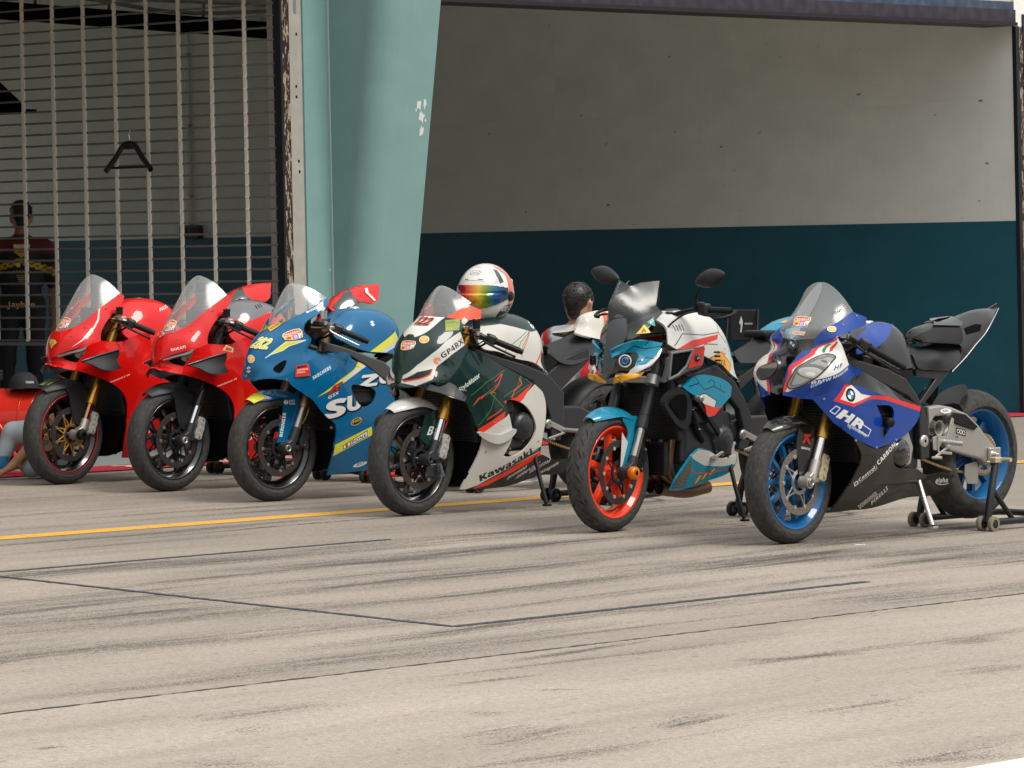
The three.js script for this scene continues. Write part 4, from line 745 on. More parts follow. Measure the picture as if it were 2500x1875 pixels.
function buildSix() {
  const t = T6, b = bikeAt('blue, white and red superbike with carbon belly pan and blue wheels, nearest of the row', [1.327, 0, -19.473], 46.5);
  const blue = '#083a8c', tex = livery(blue, (x) => {
    poly(x, xy(t.white), '#d9d6cf');
    poly(x, [...xy(t.stripe1), ...xy(t.stripe1b).reverse()], '#d5302a');
    poly(x, xy(t.sr1), '#d5302a'); poly(x, xy(t.sr2), '#d9d6cf');
    rondel(x, t.emblem[0][0], t.emblem[0][1], 0.034, '#151515', '#2f7fb5', '#e8e8e8');
    letters(x, 'HP', t.hpl[0], t.hpl[1], t.hpl[2], '#e4e2dc', { italic: 0.2, outline: '#e4e2dc', ow: 7 });
    poly(x, [...xy(t.hpbx), t.hpbx[0]], null, '#e4e2dc', 0.005); x.fillStyle = '#e4e2dc'; x.beginPath(); x.arc(t.hpbx[0][0] - 0.006, t.hpbx[0][1] - 0.012, 0.014, 0, 7); x.fill(); poly(x, [...xy(t.hpbl), t.hpbl[0]], null, '#e4e2dc', 0.005);
    letters(x, 'High Performance Parts', t.hpsub0[0], t.hpsub0[1], t.hpsub0[2], '#e4e2dc');
    letters(x, 'BMW Motorrad', ...t.moto, '#d9d9d6'); letters(x, 'Italia', ...t.ital, '#d9d9d6'); letters(x, 'HP', t.hpw[0], [t.hpw[0][0] * 0.35 + t.hpw[1][0] * 0.65, t.hpw[0][1] * 0.35 + t.hpw[1][1] * 0.65], t.hpw[2], '#1c2f6c', { italic: 0.25 });
    const fl = t.flg; for (const [c, k] of [['#2f7d4f', 0], ['#e9e6dc', 0.45], ['#c8342c', 0.9]]) { const m = (p, q) => [p[0] + (q[0] - p[0]) * k, p[1] + (q[1] - p[1]) * k], lo = m(fl[0], fl[2]), hi = m(fl[1], fl[3]); poly(x, [[lo[0], lo[1]], [lo[0] + 0.012, lo[1] + 0.006], [hi[0] + 0.012, hi[1] - 0.002], [hi[0] + 0.002, hi[1]]], c); }
  });
  const P = paintOf(tex), B = paint(lin(0.003, 0.042, 0.27));
  const ctex = livery('#1c1b1a', (x) => {
    for (let i = -60; i < 260; i++) for (const k of [0, 1]) poly(x, [[i * 0.01 - 0.45, 0.05], [i * 0.01 - 0.445, 0.05], [i * 0.01 + 0.755, 1.25], [i * 0.01 + 0.75, 1.25]], '#2b2927');
    letters(x, 'Castrol', [0.318, 0.290], t.cast[1], [0.303, 0.302], '#e0ded6', { italic: 0.1 }); x.fillStyle = '#e0ded6'; x.beginPath(); x.arc(0.303, 0.283, 0.013, 0, 7); x.fill(); x.fillStyle = '#1c1b1a'; x.beginPath(); x.arc(0.303, 0.283, 0.007, 0, 7); x.fill();
    poly(x, [[0.282, 0.292], [0.300, 0.268], [0.420, 0.352], [0.402, 0.373]], null, '#e0ded6', 0.0025);
    letters(x, 'CARBON', ...t.carb, '#e0ded6'); letters(x, '2', [0.556, 0.452], [0.568, 0.462], [0.546, 0.466], '#d08a70');
    letters(x, 'DOMDOOGIE', ...t.domd, '#d8d5cc'); letters(x, 'PIRELLI', ...t.pire, '#e0ded6', { italic: 0.2 }); letters(x, 'alpha', ...t.alph, '#e0ded6', { italic: 0.15 });
    x.strokeStyle = '#e0ded6'; x.lineWidth = 0.004; x.beginPath(); x.ellipse(1.05, 0.258, 0.07, 0.016, -0.05, 2.6, 6.0); x.stroke();
  });
  const C = paintOf(ctex, { roughness: 0.4 });
  const F = frontEnd(b, { steer: 0.044, R: 0.3, spoke: 'vee', spokes: 5, rim: paint(lin(0.004, 0.10, 0.27)), disc: M.disc, carrier: M.steel, f0: [0.038, 0.3], f1: [0.285, 0.86], ySleeve: 0.505, yFoot: 0.40, forkMat: M.gold, footMat: M.aluDull, calMat: M.caliper, abs: M.steel });
  const mg = F.add('front_mudguard', join(mudguardGeo(0.3, Math.PI * 0.30, Math.PI * 0.69, 0.318, 0.075, 0.045, 0.55)), M.carbon);
  const arm = panel({ pts: t.fend_arm, flange: 0.006 });
  F.add('mudguard_arm', arm.geo, M.carbon, mg); F.add('mudguard_arm', mirror(arm.geo), M.carbon, mg);
  F.add('lettering', quadOn(arm.zOf, [[0.0, 0.455], [0.062, 0.443], [0.07, 0.463], [0.004, 0.475]], 0.002, 4), printCut(canvas(256, 64, (x) => { x.fillStyle = '#d9d9d6'; x.font = 'bold 50px sans-serif'; x.fillText('AKRAPOVIC', 4, 50, 248); })), mg);
  F.add('emblem', quadOn(arm.zOf, [[0.006, 0.48], [0.075, 0.468], [0.085, 0.53], [0.018, 0.54]], 0.002, 4), printCut(canvas(128, 128, (x) => { poly(x, [[20, 20], [110, 10], [100, 40], [75, 44], [118, 110], [84, 112], [52, 66], [30, 112], [4, 108], [44, 48], [22, 50]], '#d82a20'); })), mg);
  // fairing
  const nose = frontPanel({ pts: t.nose, ctrl: [[0.04, 0.90, 0], [0.02, 0.82, 0], [-0.03, 0.76, 0], [0.035, 0.945, 0.03]] });
  const nm = part('intake_panel', nose.geo, M.carbon, b);
  part('intake_mouth', rbox(0.03, 0.855, 0, 0.05, 0.09, 0.045, 0.012), M.dark, nm);
  { const s = (z, y) => [nose.xOf(y, z) - 0.0, y, z]; part('emblem', quadOn(null, [[-0.024, 0.935], [0.024, 0.935], [0.024, 0.983], [-0.024, 0.983]], 0.004, 5, s), printCut(canvas(128, 128, (x) => rondel(x, 64, 64, 62, '#151515', '#2f7fb5', '#e8e8e8'))), nm); }
  const front = panelPart(b, 'front_fairing', { pts: t.front, ctrl: t.frontc }, P, P);
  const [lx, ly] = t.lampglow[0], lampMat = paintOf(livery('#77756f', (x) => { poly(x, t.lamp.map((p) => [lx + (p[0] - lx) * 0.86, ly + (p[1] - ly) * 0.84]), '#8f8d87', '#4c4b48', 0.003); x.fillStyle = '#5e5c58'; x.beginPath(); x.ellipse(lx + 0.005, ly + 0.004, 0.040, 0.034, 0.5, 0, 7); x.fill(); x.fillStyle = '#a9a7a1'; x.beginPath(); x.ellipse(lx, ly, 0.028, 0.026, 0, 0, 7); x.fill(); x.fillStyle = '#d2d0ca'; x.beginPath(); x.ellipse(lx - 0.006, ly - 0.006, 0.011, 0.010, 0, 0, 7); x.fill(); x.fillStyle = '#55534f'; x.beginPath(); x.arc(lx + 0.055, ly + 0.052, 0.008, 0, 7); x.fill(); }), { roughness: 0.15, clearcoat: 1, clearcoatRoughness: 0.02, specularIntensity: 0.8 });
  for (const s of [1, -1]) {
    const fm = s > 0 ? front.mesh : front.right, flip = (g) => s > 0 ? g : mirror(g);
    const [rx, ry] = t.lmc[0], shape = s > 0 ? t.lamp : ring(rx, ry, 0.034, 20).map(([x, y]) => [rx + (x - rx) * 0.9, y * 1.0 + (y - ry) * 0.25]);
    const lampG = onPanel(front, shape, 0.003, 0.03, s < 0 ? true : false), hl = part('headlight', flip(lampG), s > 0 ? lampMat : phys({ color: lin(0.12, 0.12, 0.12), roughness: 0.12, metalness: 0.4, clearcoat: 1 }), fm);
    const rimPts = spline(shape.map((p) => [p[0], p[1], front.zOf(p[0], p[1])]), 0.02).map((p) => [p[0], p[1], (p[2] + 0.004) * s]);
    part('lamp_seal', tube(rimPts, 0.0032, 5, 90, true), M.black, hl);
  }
  const side = panelPart(b, 'side_fairing', { pts: t.side, ctrl: t.sidec, holes: [t.sidehole] }, P, B);
  panelPart(b, 'vent_panel', { pts: t.gill, ctrl: [[0.46, 0.735, 0.20]] }, M.carbon);
  const belly = panelPart(b, 'belly_pan', { pts: t.belly, ctrl: t.bellyc }, C, M.carbon);
  liners(b, side.geo, 0.36, 0.20, 0.64, 0.17); liners(b, belly.geo, 0.40, 0.16, 0.30, 0.08);
  const scr = panel({ pts: t.screen, pow: 2, sides: 2, flange: 0.003, len: 0.025 });
  const sm = part('windscreen', scr.geo, M.screen, b);
  part('lettering', quadOn(scr.zOf, t.puq, 0.002, 6), printCut(canvas(256, 96, (x) => { x.fillStyle = '#2a2c2e'; x.font = 'italic bold 80px sans-serif'; x.fillText('Puig', 6, 76, 180); x.strokeStyle = '#c85040'; x.lineWidth = 12; x.beginPath(); x.ellipse(190, 40, 56, 28, -0.3, -1.9, 1.6); x.stroke(); })), sm);
  { const f = frontOf(scr, -0.1, 0.35); part('sticker', quadOn(null, t.trq.map((q) => [q[2], q[1]]), 0.003, 8, f), printCut(trackSticker), sm); part('sticker', quadOn(null, t.trq2.map((q) => [q[2], q[1]]), 0.003, 8, f), printCut(canvas(128, 40, (x) => { x.fillStyle = '#d8c8b0'; x.beginPath(); x.moveTo(0, 14); x.lineTo(128, 4); x.lineTo(122, 40); x.lineTo(6, 36); x.fill(); x.fillStyle = '#c2553a'; x.font = 'bold 24px sans-serif'; x.fillText('THE PADDOCK', 8, 32, 112); })), sm); }
  part('sticker', quadOn(front.zOf, t.podq, 0.003, 5), printCut(orangeDot), front.mesh);
  { const [nx, ny] = t.nuc[0]; part('race_number', quadOn((x, y) => -front.zOf(x, y), [[nx - 0.032, ny - 0.045], [nx + 0.012, ny - 0.03], [nx + 0.034, ny + 0.05], [nx - 0.008, ny + 0.04]], -0.003, 6), printCut(canvas(96, 128, (x) => { x.fillStyle = '#16181c'; x.translate(88, 124); x.rotate(-Math.PI / 2); x.font = 'bold 92px sans-serif'; x.fillText('52', 4, 0, 116); })), front.right); }
  // tank, seat, tail
  const tank = panel({ pts: t.tank, ctrl: t.tankc, pow: 3, sides: 2 });
  const tm = part('fuel_tank', tank.geo, M.carbon, b);
  panelPart(b, 'tank_cover', { pts: t.tankblue.map((p) => [p[0], p[1], p[2] + 0.02, p[3]]), ctrl: [[0.45, 0.985, 0.172]] }, B);
  part('filler_cap', join(lathe([[0.001, 0.012], [0.03, 0.012], [0.034, 0.008], [0.036, 0]], 24, 'y').translate(0.60, 1.050, 0)), M.alu, tm);
  part('seat', panel({ pts: t.seat, pow: 2, sides: 2, ctrl: [[1.0, 0.88, 0.14]] }).geo, M.seat, b);
  const tail = panel({ pts: t.tail, pow: 2, sides: 2 }); const tl = part('tail_unit', tail.geo, M.carbon, b);
  pair('seat_pad', onPanel(tail, t.tpad, 0.009), M.gloss, tl);
  pair('seat_back', onPanel(tail, t.tback, 0.005), M.carbonMatt, tl); pair('tail_scoop', onPanel(tail, t.tscoop, 0.004), M.dark, tl);
  pair('tail_edge', tube([[1.13, 0.80, 0.121], [1.25, 0.87, 0.116], [1.34, 0.93, 0.110], [1.43, 0.985, 0.102], [1.51, 1.045, 0.086], [1.655, 1.108, 0.018]], 0.0028, 6), M.alu, tl);
  part('tail_fin', plate([[1.50, 1.085], [1.60, 1.112], [1.665, 1.135], [1.66, 1.11], [1.60, 1.09]], -0.004, 0.004, 0.001), M.carbon, tl);
  // frame, engine, swingarm, rear wheel
  for (const s of [1, -1]) {
    const z = (a) => s * a, fr = part('frame_spar', plate(xy(t.frame), z(0.135), z(0.175), 0.008), M.satin, b);
    part('pivot_nut', join(lathe([[0.008, 0.004], [0.02, 0.004], [0.03, 0.0], [0.031, -0.01]], 20).rotateX(s < 0 ? Math.PI : 0).translate(0.835, 0.468, z(0.18))), M.alu, fr);
    part('subframe', plate(xy(t.subframe), z(0.09), z(0.115), 0.005), M.satin, b);
    part('footrest_bracket', plate(xy(t.pegplate), z(0.178), z(0.187), 0.002), M.alu, b);
    part('footrest', join(cyl([0.985, 0.46, z(0.18)], [1.02, 0.452, z(0.275)], 0.012, 0.012, 14), [0.2, 0.35, 0.5, 0.65, 0.8].map((q) => cyl([0.985 + 0.035 * q, 0.46 - 0.008 * q, z(0.18 + 0.095 * q)], [0.985 + 0.035 * (q + 0.06), 0.46 - 0.008 * q, z(0.18 + 0.095 * (q + 0.06))], 0.014, 0.014, 14))), M.alu, b);
    part('gear_lever', join(bar([0.93, 0.41, z(0.19)], [1.03, 0.40, z(0.195)], 0.014, 0.01), cyl([0.88, 0.385, z(0.19)], [0.9, 0.385, z(0.235)], 0.008, 0.008, 10), bar([0.90, 0.385, z(0.192)], [1.02, 0.44, z(0.192)], 0.014, 0.008), cyl([0.93, 0.49, z(0.19)], [0.93, 0.41, z(0.19)], 0.005, 0.005, 8)), M.alu, b);
    part('crash_protector', join(cyl([0.52, 0.573, z(0.12)], [0.455, 0.575, z(0.255)], 0.014, 0.014, 14), lathe([[0.001, 0.02], [0.017, 0.02], [0.024, 0.012], [0.026, -0.03], [0.001, -0.03]], 20).rotateX(s < 0 ? Math.PI : 0).rotateY(-0.45 * s).translate(0.45, 0.575, z(0.262))), M.black, b);
    const sw = part('swingarm', plate(xy(t.swing), z(0.095), z(0.14), 0.01, [ring(1.005, 0.525, 0.03, 12)]), M.aluDull, b);
    if (s > 0) {
      part('swingarm_guard', plate(xy(t.swingpad), 0.138, 0.152, 0.004), M.black, sw);
      part('lettering', quadOn(() => 0.142, [[1.005, 0.592], [1.102, 0.590], [1.102, 0.622], [1.005, 0.624]], 0, 2), printCut(canvas(192, 80, (x) => { x.fillStyle = '#f0f0ea'; x.beginPath(); x.ellipse(96, 36, 92, 34, 0, 0, 7); x.fill(); x.strokeStyle = '#1c2a5c'; x.lineWidth = 4; x.stroke(); x.fillStyle = '#1c2a5c'; x.font = 'bold 46px serif'; x.fillText('BMC', 40, 52); })), sw);
      part('lettering', quadOn(() => 0.142, [[1.137, 0.492], [1.214, 0.476], [1.216, 0.508], [1.139, 0.524]], 0, 2), print(canvas(192, 80, (x) => { x.fillStyle = '#16181a'; x.fillRect(0, 0, 192, 80); x.strokeStyle = '#e8e8e2'; x.lineWidth = 8; for (const k of [42, 96, 150]) { x.beginPath(); x.arc(k, 40, 24, 0, 7); x.stroke(); } })), sw);
      part('lettering', quadOn(() => 0.142, [[1.13, 0.472], [1.17, 0.464], [1.17, 0.478], [1.13, 0.486]], 0, 2), printCut(canvas(96, 40, (x) => { x.fillStyle = '#22428c'; x.font = 'italic bold 40px sans-serif'; x.fillText('HP', 8, 36); })), sw);
    }
  }
  pair('rear_hugger', panel({ pts: t.hugger, flange: 0.006 }).geo, M.carbon, b);
  rearWheel(b, { x: 1.432, y: 0.375, R: 0.327, w: 0.2, spoke: 'vee', spokes: 5, rim: paint(lin(0.004, 0.10, 0.27)) });
  part('axle_block', join([1, -1].map((s) => [rbox(1.44, 0.378, s * 0.15, 0.09, 0.07, 0.02, 0.006), cyl([1.432, 0.375, s * 0.15], [1.432, 0.375, s * 0.182], 0.02, 0.02, 6), cyl([1.432, 0.375, s * 0.182], [1.432, 0.375, s * 0.19], 0.011, 0.011, 14), cyl([1.39, 0.335, s * 0.15], [1.39, 0.335, s * 0.175], 0.014, 0.014, 14)])), M.alu, b);
  part('chain_guard', plate([[1.26, 0.33], [1.36, 0.345], [1.37, 0.23], [1.28, 0.235], [1.255, 0.28]], 0.10, 0.106, 0.001), M.aluDull, b);
  part('drive_chain', chainGeo(1.432, 0.375, 0.1, 0.90, 0.42, 0.04, 0.091), M.chain, b, { kind: 'stuff' });
  engine(b, { x: 0.60, y: 0.47, cx: 0.645, cy: 0.415, cz: 0.15, rx: 0.30, ry: 0.56, rh: 0.36, coverMat: M.gloss, pipes: false });
  pair('engine_side_case', plate([[0.56, 0.48], [0.64, 0.53], [0.72, 0.52], [0.76, 0.44], [0.74, 0.36], [0.66, 0.33], [0.58, 0.37]], 0.12, 0.17, 0.01), M.aluDull, b);
  clipOn(b, { a: one(t.gripin), b: one(t.gripout), clamp: one(t.clamp), leverMat: M.black, lev: 1.1 });
  part('triple_clamp', join(rbox(0.285, 0.93, 0, 0.07, 0.028, 0.25, 0.01), cyl([0.285, 0.90, 0.104], [0.31, 0.955, 0.104], 0.028, 0.028, 18), cyl([0.285, 0.90, -0.104], [0.31, 0.955, -0.104], 0.028, 0.028, 18)), M.aluDull, b);
  cockpit(b, one(t.clamp), one(t.gripin));
  part('instrument_cluster', rbox(0.20, 0.99, 0, 0.03, 0.09, 0.17, 0.01).rotateZ(0), M.black, b);
  part('side_stand', join(tube([[0.835, 0.30, 0.13], [0.80, 0.19, 0.20], [0.785, 0.06, 0.265]], 0.0125, 10), rbox(0.79, 0.05, 0.268, 0.04, 0.012, 0.03, 0.003), rbox(0.83, 0.31, 0.13, 0.06, 0.05, 0.04, 0.008)), M.alu, b);
  part('fairing_bolt', bolts([[0.236, 0.495, side.zOf(0.236, 0.495)], [0.03, 0.70, side.zOf(0.03, 0.70)], [0.395, 0.455, side.zOf(0.395, 0.455)], [0.56, 0.485, side.zOf(0.56, 0.485)], [0.30, 1.09, front.zOf(0.30, 1.09)], [0.20, 1.05, front.zOf(0.20, 1.05)]]), M.bolt, b, { kind: 'stuff' });
  return b;
}
// ---------------------------------------------------------------- pieces that the other bikes share
function rearHalf(b, t, o) { // engine, frame, seat, swingarm, rear wheel and chain
  const rx = o.rx ?? 1.43, ry = o.ry ?? 0.365;
  part('seat', panel({ pts: t.seat, pow: 2, sides: 2 }).geo, o.seatMat ?? M.seat, b);
  const fr = t.frame ? xy(t.frame) : [[0.25, 0.84], [0.4, 0.83], [0.62, 0.77], [0.78, 0.68], [0.86, 0.52], [0.87, 0.38], [0.80, 0.37], [0.78, 0.5], [0.70, 0.62], [0.5, 0.72], [0.28, 0.78]];
  for (const s of [1, -1]) {
    const sp = part('frame_spar', plate(fr, s * 0.135, s * 0.175, 0.008), o.frameMat ?? M.satin, b);
    part('pivot_nut', lathe([[0.008, 0.004], [0.018, 0.004], [0.026, 0.0], [0.027, -0.01]], 20).rotateX(s < 0 ? Math.PI : 0).translate(o.pvx ?? 0.835, 0.46, s * 0.18), M.steel, sp);
    part('swingarm', plate([[0.80, 0.52], [0.95, 0.55], [1.15, 0.55], [1.30, 0.50], [rx + 0.05, ry + 0.045], [rx + 0.06, ry - 0.035], [1.30, 0.37], [1.10, 0.40], [0.95, 0.42], [0.82, 0.41]], s * 0.095, s * 0.135, 0.012), o.swingMat ?? M.satin, b);
    part('axle_block', join(rbox(rx, ry, s * 0.145, 0.08, 0.05, 0.018, 0.006), cyl([rx, ry, s * 0.15], [rx, ry, s * 0.178], 0.018, 0.018, 6)), M.aluDull, b);
    part('footrest', join(bar([0.86, 0.47, s * 0.175], [0.99, 0.42, s * 0.18], 0.03, 0.012), cyl([0.985, 0.425, s * 0.18], [1.01, 0.42, s * 0.27], 0.012, 0.012, 12), bar([0.86, 0.38, s * 0.18], [0.99, 0.41, s * 0.185], 0.013, 0.009), cyl([0.865, 0.38, s * 0.18], [0.87, 0.38, s * 0.22], 0.007, 0.007, 8)), M.aluDull, b);
    part('subframe', plate(o.subframe ?? [[0.80, 0.70], [1.0, 0.80], [1.30, 0.88], [1.30, 0.90], [1.0, 0.835], [0.80, 0.76]], s * 0.09, s * 0.115, 0.005), o.subMat ?? M.satin, b);
  }
  rearWheel(b, { x: rx, y: ry, R: 0.325, spoke: o.spoke ?? 'straight', spokes: 5, rim: o.rim });
  part('drive_chain', chainGeo(rx, ry, 0.1, 0.90, 0.42, 0.04, 0.091), M.chain, b, { kind: 'stuff' });
  part('rear_hugger', mudguardGeo(ry, 0.5 * Math.PI * 0.6, Math.PI * 0.86, 0.345, 0.10, 0.05, 0.9).translate(rx, 0, 0), M.black, b);
  engine(b, { x: 0.58, y: 0.47, cx: 0.62, cy: 0.44, cz: 0.15, rx: 0.29, ry: 0.56, rh: 0.36, ...o.eng });
  part('side_stand', join(tube([[0.80, 0.33, 0.13], [0.78, 0.19, 0.19], [0.775, 0.04, 0.25]], 0.0115, 10), rbox(0.78, 0.03, 0.25, 0.045, 0.012, 0.03, 0.003)), o.standMat ?? M.black, b);
}
function fender(F, t, o) {
  const m = F.add('front_mudguard', mudguardGeo(0.3, Math.PI * (o.a0 ?? 0.30), Math.PI * (o.a1 ?? 0.69), o.rad ?? 0.326, 0.074, 0.05, o.tip ?? 0.5), o.top);
  const arm = panel({ pts: t.fend_arm, flange: 0.006, holes: o.holes ?? [] });
  F.add('mudguard_arm', arm.geo, o.arm, m); F.add('mudguard_arm', mirror(arm.geo), o.arm, m);
  return { m, arm };
}
const fq = (p) => p.map((q) => [q[2], q[1]]);
const label2 = (w, h, s, color, font = 'bold 60px sans-serif', bg) => canvas(w, h, (x) => { if (bg) { x.fillStyle = bg; x.fillRect(0, 0, w, h); } x.fillStyle = color; x.font = font; x.textBaseline = 'middle'; x.fillText(s, 4, h / 2, w - 8); });

// brake and clutch lines, wiring and fork caps round the steering head
function cockpit(b, c, g, cap = M.blueAno) {
  const [cx, cy, cz] = c, [gx, gy, gz] = g;
  for (const s of [1, -1]) {
    const k = part('control_cable', tube([[gx - 0.02, gy + 0.005, s * gz], [gx - 0.075, gy + 0.02, s * (gz - 0.07)], [cx - 0.09, cy - 0.01, s * 0.07], [cx - 0.06, cy - 0.10, s * 0.05], [cx + 0.02, cy - 0.22, s * 0.06]], 0.0045, 6, 26), M.black, b);
    part('brake_line', tube([[gx + 0.01, gy + 0.012, s * gz], [gx - 0.04, gy - 0.03, s * (gz - 0.05)], [cx - 0.05, cy - 0.07, s * 0.12], [cx - 0.06, cy - 0.18, s * 0.10], [cx - 0.10, cy - 0.32, s * 0.085]], 0.0036, 6, 26), M.satin, k);
    part('wiring_loom', tube([[gx + 0.02, gy - 0.01, s * (gz - 0.01)], [gx - 0.01, gy - 0.05, s * (gz - 0.08)], [cx + 0.0, cy - 0.09, s * 0.10], [cx + 0.05, cy - 0.16, s * 0.06]], 0.006, 6, 22), M.dark, k);
    part('fork_cap', join(cyl([cx + 0.008, cy + 0.01, s * 0.104], [cx + 0.014, cy + 0.026, s * 0.104], 0.020, 0.018, 6), cyl([cx + 0.014, cy + 0.026, s * 0.104], [cx + 0.017, cy + 0.036, s * 0.104], 0.008, 0.008, 10)), cap, b);
    part('master_cylinder', join(cyl([gx - 0.028, gy + 0.004, s * (gz - 0.075)], [gx - 0.030, gy + 0.004, s * (gz - 0.005)], 0.010, 0.010, 12), rbox(gx - 0.022, gy + 0.004, s * (gz - 0.03), 0.036, 0.022, 0.022, 0.005), cyl([gx - 0.035, gy + 0.012, s * (gz - 0.05)], [gx - 0.035, gy + 0.04, s * (gz - 0.05)], 0.013, 0.012, 14)), M.aluDull, b);
  }
}
// ---------------------------------------------------------------- the two red superbikes
function buildRed(which) {
  const t = T1, first = which === 1;
  const b = first ? bikeAt('red superbike with gold fork tubes, gold brake disc carriers and white stripe beside the screen', [-2.661, 0, -24.029], 43.5)
    : bikeAt('red superbike with black fork tubes and grey tank cover, second from the left', [-1.98, 0, -23.386], 43);
  const red = '#cf0d08', tex = livery(red, (x) => {
    if (first) poly(x, xy(t.white1), '#f0d8d6');
    letters(x, 'PANIGALE V4', ...t.pan, '#efe2dc', { italic: 0.3 });
    letters(x, 'DUCATI', [0.352, 0.268], [0.56, 0.30], [0.352, 0.298], '#f0ece8');
    letters(x, 'DUCATI', ...t.duc, '#f0e0de');
    poly(x, [[0.33, 0.392], [0.78, 0.392]], null, '#7a0806', 0.003);
    if (!first) { poly(x, [[0.345, 1.0], [0.345, 1.2], [0.9, 1.2], [0.80, 1.0], [0.66, 1.03], [0.46, 0.975]], '#6d6c70'); for (const k of [0, 1, 2]) poly(x, [[0.56 + k * 0.022, 1.045 + k * 0.006], [0.572 + k * 0.022, 1.048 + k * 0.006], [0.568 + k * 0.022, 1.07 + k * 0.004], [0.556 + k * 0.022, 1.067 + k * 0.004]], '#141416'); letters(x, 'DUCATI', [-0.055, 0.812], [0.005, 0.832], [-0.056, 0.826], '#f0ece8'); poly(x, [[0.23, 0.815], [0.30, 0.80], [0.31, 0.825], [0.26, 0.845]], '#d8c08a'); poly(x, [[0.245, 0.815], [0.29, 0.806], [0.30, 0.82], [0.262, 0.834]], '#b8452c'); }
  });
  const P = paintOf(tex), R = paint(lin(0.62, 0.008, 0.005));
  const F = frontEnd(b, first
    ? { steer: 0.13, spoke: 'wye', spokes: 5, spokeW: 0.016, rim: M.gloss, pin: paint(lin(0.6, 0.01, 0.02)), disc: M.discDark, carrier: M.goldDeep, arms: 9, bob: 9, f0: [0.045, 0.3], f1: [0.29, 0.84], ySleeve: 0.475, yFoot: 0.385, forkMat: M.gold, sliderMat: std(lin(0.45, 0.22, 0.1), 0.15, 1), footMat: M.aluDull, calMat: M.calSilver, nutMat: M.black, bobbinPuck: M.black }
    : { steer: 0.087, spoke: 'wye', spokes: 5, spokeW: 0.018, rim: M.gloss, disc: M.discDark, carrier: M.black, f0: [0.045, 0.3], f1: [0.29, 0.84], ySleeve: 0.49, yFoot: 0.39, forkMat: M.carbon, sliderMat: M.chrome, footMat: M.satin, calMat: M.calSilver, nutMat: M.alu });
  const fe = fender(F, t, { top: M.matt, arm: M.matt, rad: 0.33, tip: 0.55 });
  if (first) F.add('sticker', quadOn(null, [[-0.05, 0], [0.03, 0], [0.03, 1], [-0.05, 1]], 0.004, 6, (z, k) => { const a = Math.PI * (0.55 + 0.10 * k); return [0.333 * Math.cos(a), 0.3 + 0.333 * Math.sin(a), z]; }), print(canvas(64, 64, (x) => { x.fillStyle = '#6f7c3a'; x.fillRect(0, 0, 64, 64); x.fillStyle = '#d8a23a'; x.fillRect(0, 44, 64, 20); x.fillStyle = '#3c6a78'; x.fillRect(10, 50, 20, 8); })), fe.m);
  // nose
  const fr = panel({ pts: t.front, ctrl: t.frontc, pow: 2, sides: 2, len: 0.03 }), fm = part('front_fairing', fr.geo, P, b);
  const slot = panel({ pts: t.slot.map((p) => [p[0] + 0.03, p[1], Math.max(0, p[2] - 0.012), p[3]]), sides: 2, flange: 0 }); const sl = part('headlight_recess', slot.geo, M.black, b);
  pair('headlight', panel({ pts: t.lampg, flange: 0.01 }).geo, phys({ color: lin(0.16, 0.13, 0.13), roughness: 0.05, metalness: 0.6, clearcoat: 1 }), sl);
  pair('daylight_strip', panel({ pts: t.brow.map((p) => [p[0] - 0.004, p[1], p[2] + 0.004, p[3]]), flange: 0.012 }).geo, phys({ color: lin(0.16, 0.12, 0.115), roughness: 0.25, clearcoat: 1 }), sl);
  part('nose_beak', panel({ pts: t.beak, sides: 2, flange: 0.012 }).geo, P, b);
  part('nose_chin', panel({ pts: t.chin, sides: 2, flange: 0 }).geo, M.black, b);
  const scr = panel({ pts: t.screen, pow: 2, sides: 2, flange: 0.004, len: 0.025 }), sm = part('windscreen', scr.geo, M.screen, b);
  const ff = frontOf(fr, -0.12, 0.3), sf = frontOf(scr, -0.1, 0.35);
  part('sticker', quadOn(null, fq(t.trk), 0.003, 8, sf), printCut(trackSticker), sm);
  if (first) part('badge', quadOn(null, fq(t.badge), 0.003, 8, ff), printCut(canvas(128, 144, (x) => { poly(x, [[30, 4], [100, 4], [126, 40], [64, 142], [2, 40]], '#2e2a18'); poly(x, [[34, 10], [96, 10], [118, 40], [64, 132], [10, 40]], '#e0b64a'); x.fillStyle = '#a83a28'; x.font = 'bold 22px sans-serif'; x.textAlign = 'center'; x.fillText('TRACK', 64, 40, 78); x.fillText('TIME', 64, 64, 60); x.fillStyle = '#5c8a5a'; x.fillRect(44, 76, 18, 22); x.fillStyle = '#7a5a20'; x.fillRect(66, 80, 16, 12); })), fm);
  else part('badge', quadOn(null, [[-0.016, 0.885], [0.016, 0.885], [0.016, 0.915], [-0.016, 0.915]], 0.003, 5, sf), printCut(canvas(64, 64, (x) => { poly(x, [[6, 6], [58, 6], [58, 34], [32, 60], [6, 34]], '#d8d0cc'); poly(x, [[12, 12], [52, 12], [52, 32], [32, 52], [12, 32]], '#c02018'); })), sm);
  const side = panelPart(b, 'side_fairing', { pts: t.side, ctrl: t.sidec }, P, R);
  for (const s of [1, -1]) { // winglet: swept blade with a raised upper lip
    const w = panel({ pts: t.wing, flange: 0.014, len: 0.03 }), m = part('winglet', s > 0 ? w.geo : mirror(w.geo), M.matt, b);
    const lip = tube(t.wing.slice(0, 3).map((p) => [p[0], p[1] + 0.002, p[2] + 0.002]), 0.006, 8, 20); part('winglet_lip', s > 0 ? lip : mirror(lip), M.gloss, m);
  }
  liners(b, side.geo);
  const tank = panel({ pts: t.tank, ctrl: t.tankc, pow: 3, sides: 2 }), tm = part('fuel_tank', tank.geo, P, b);
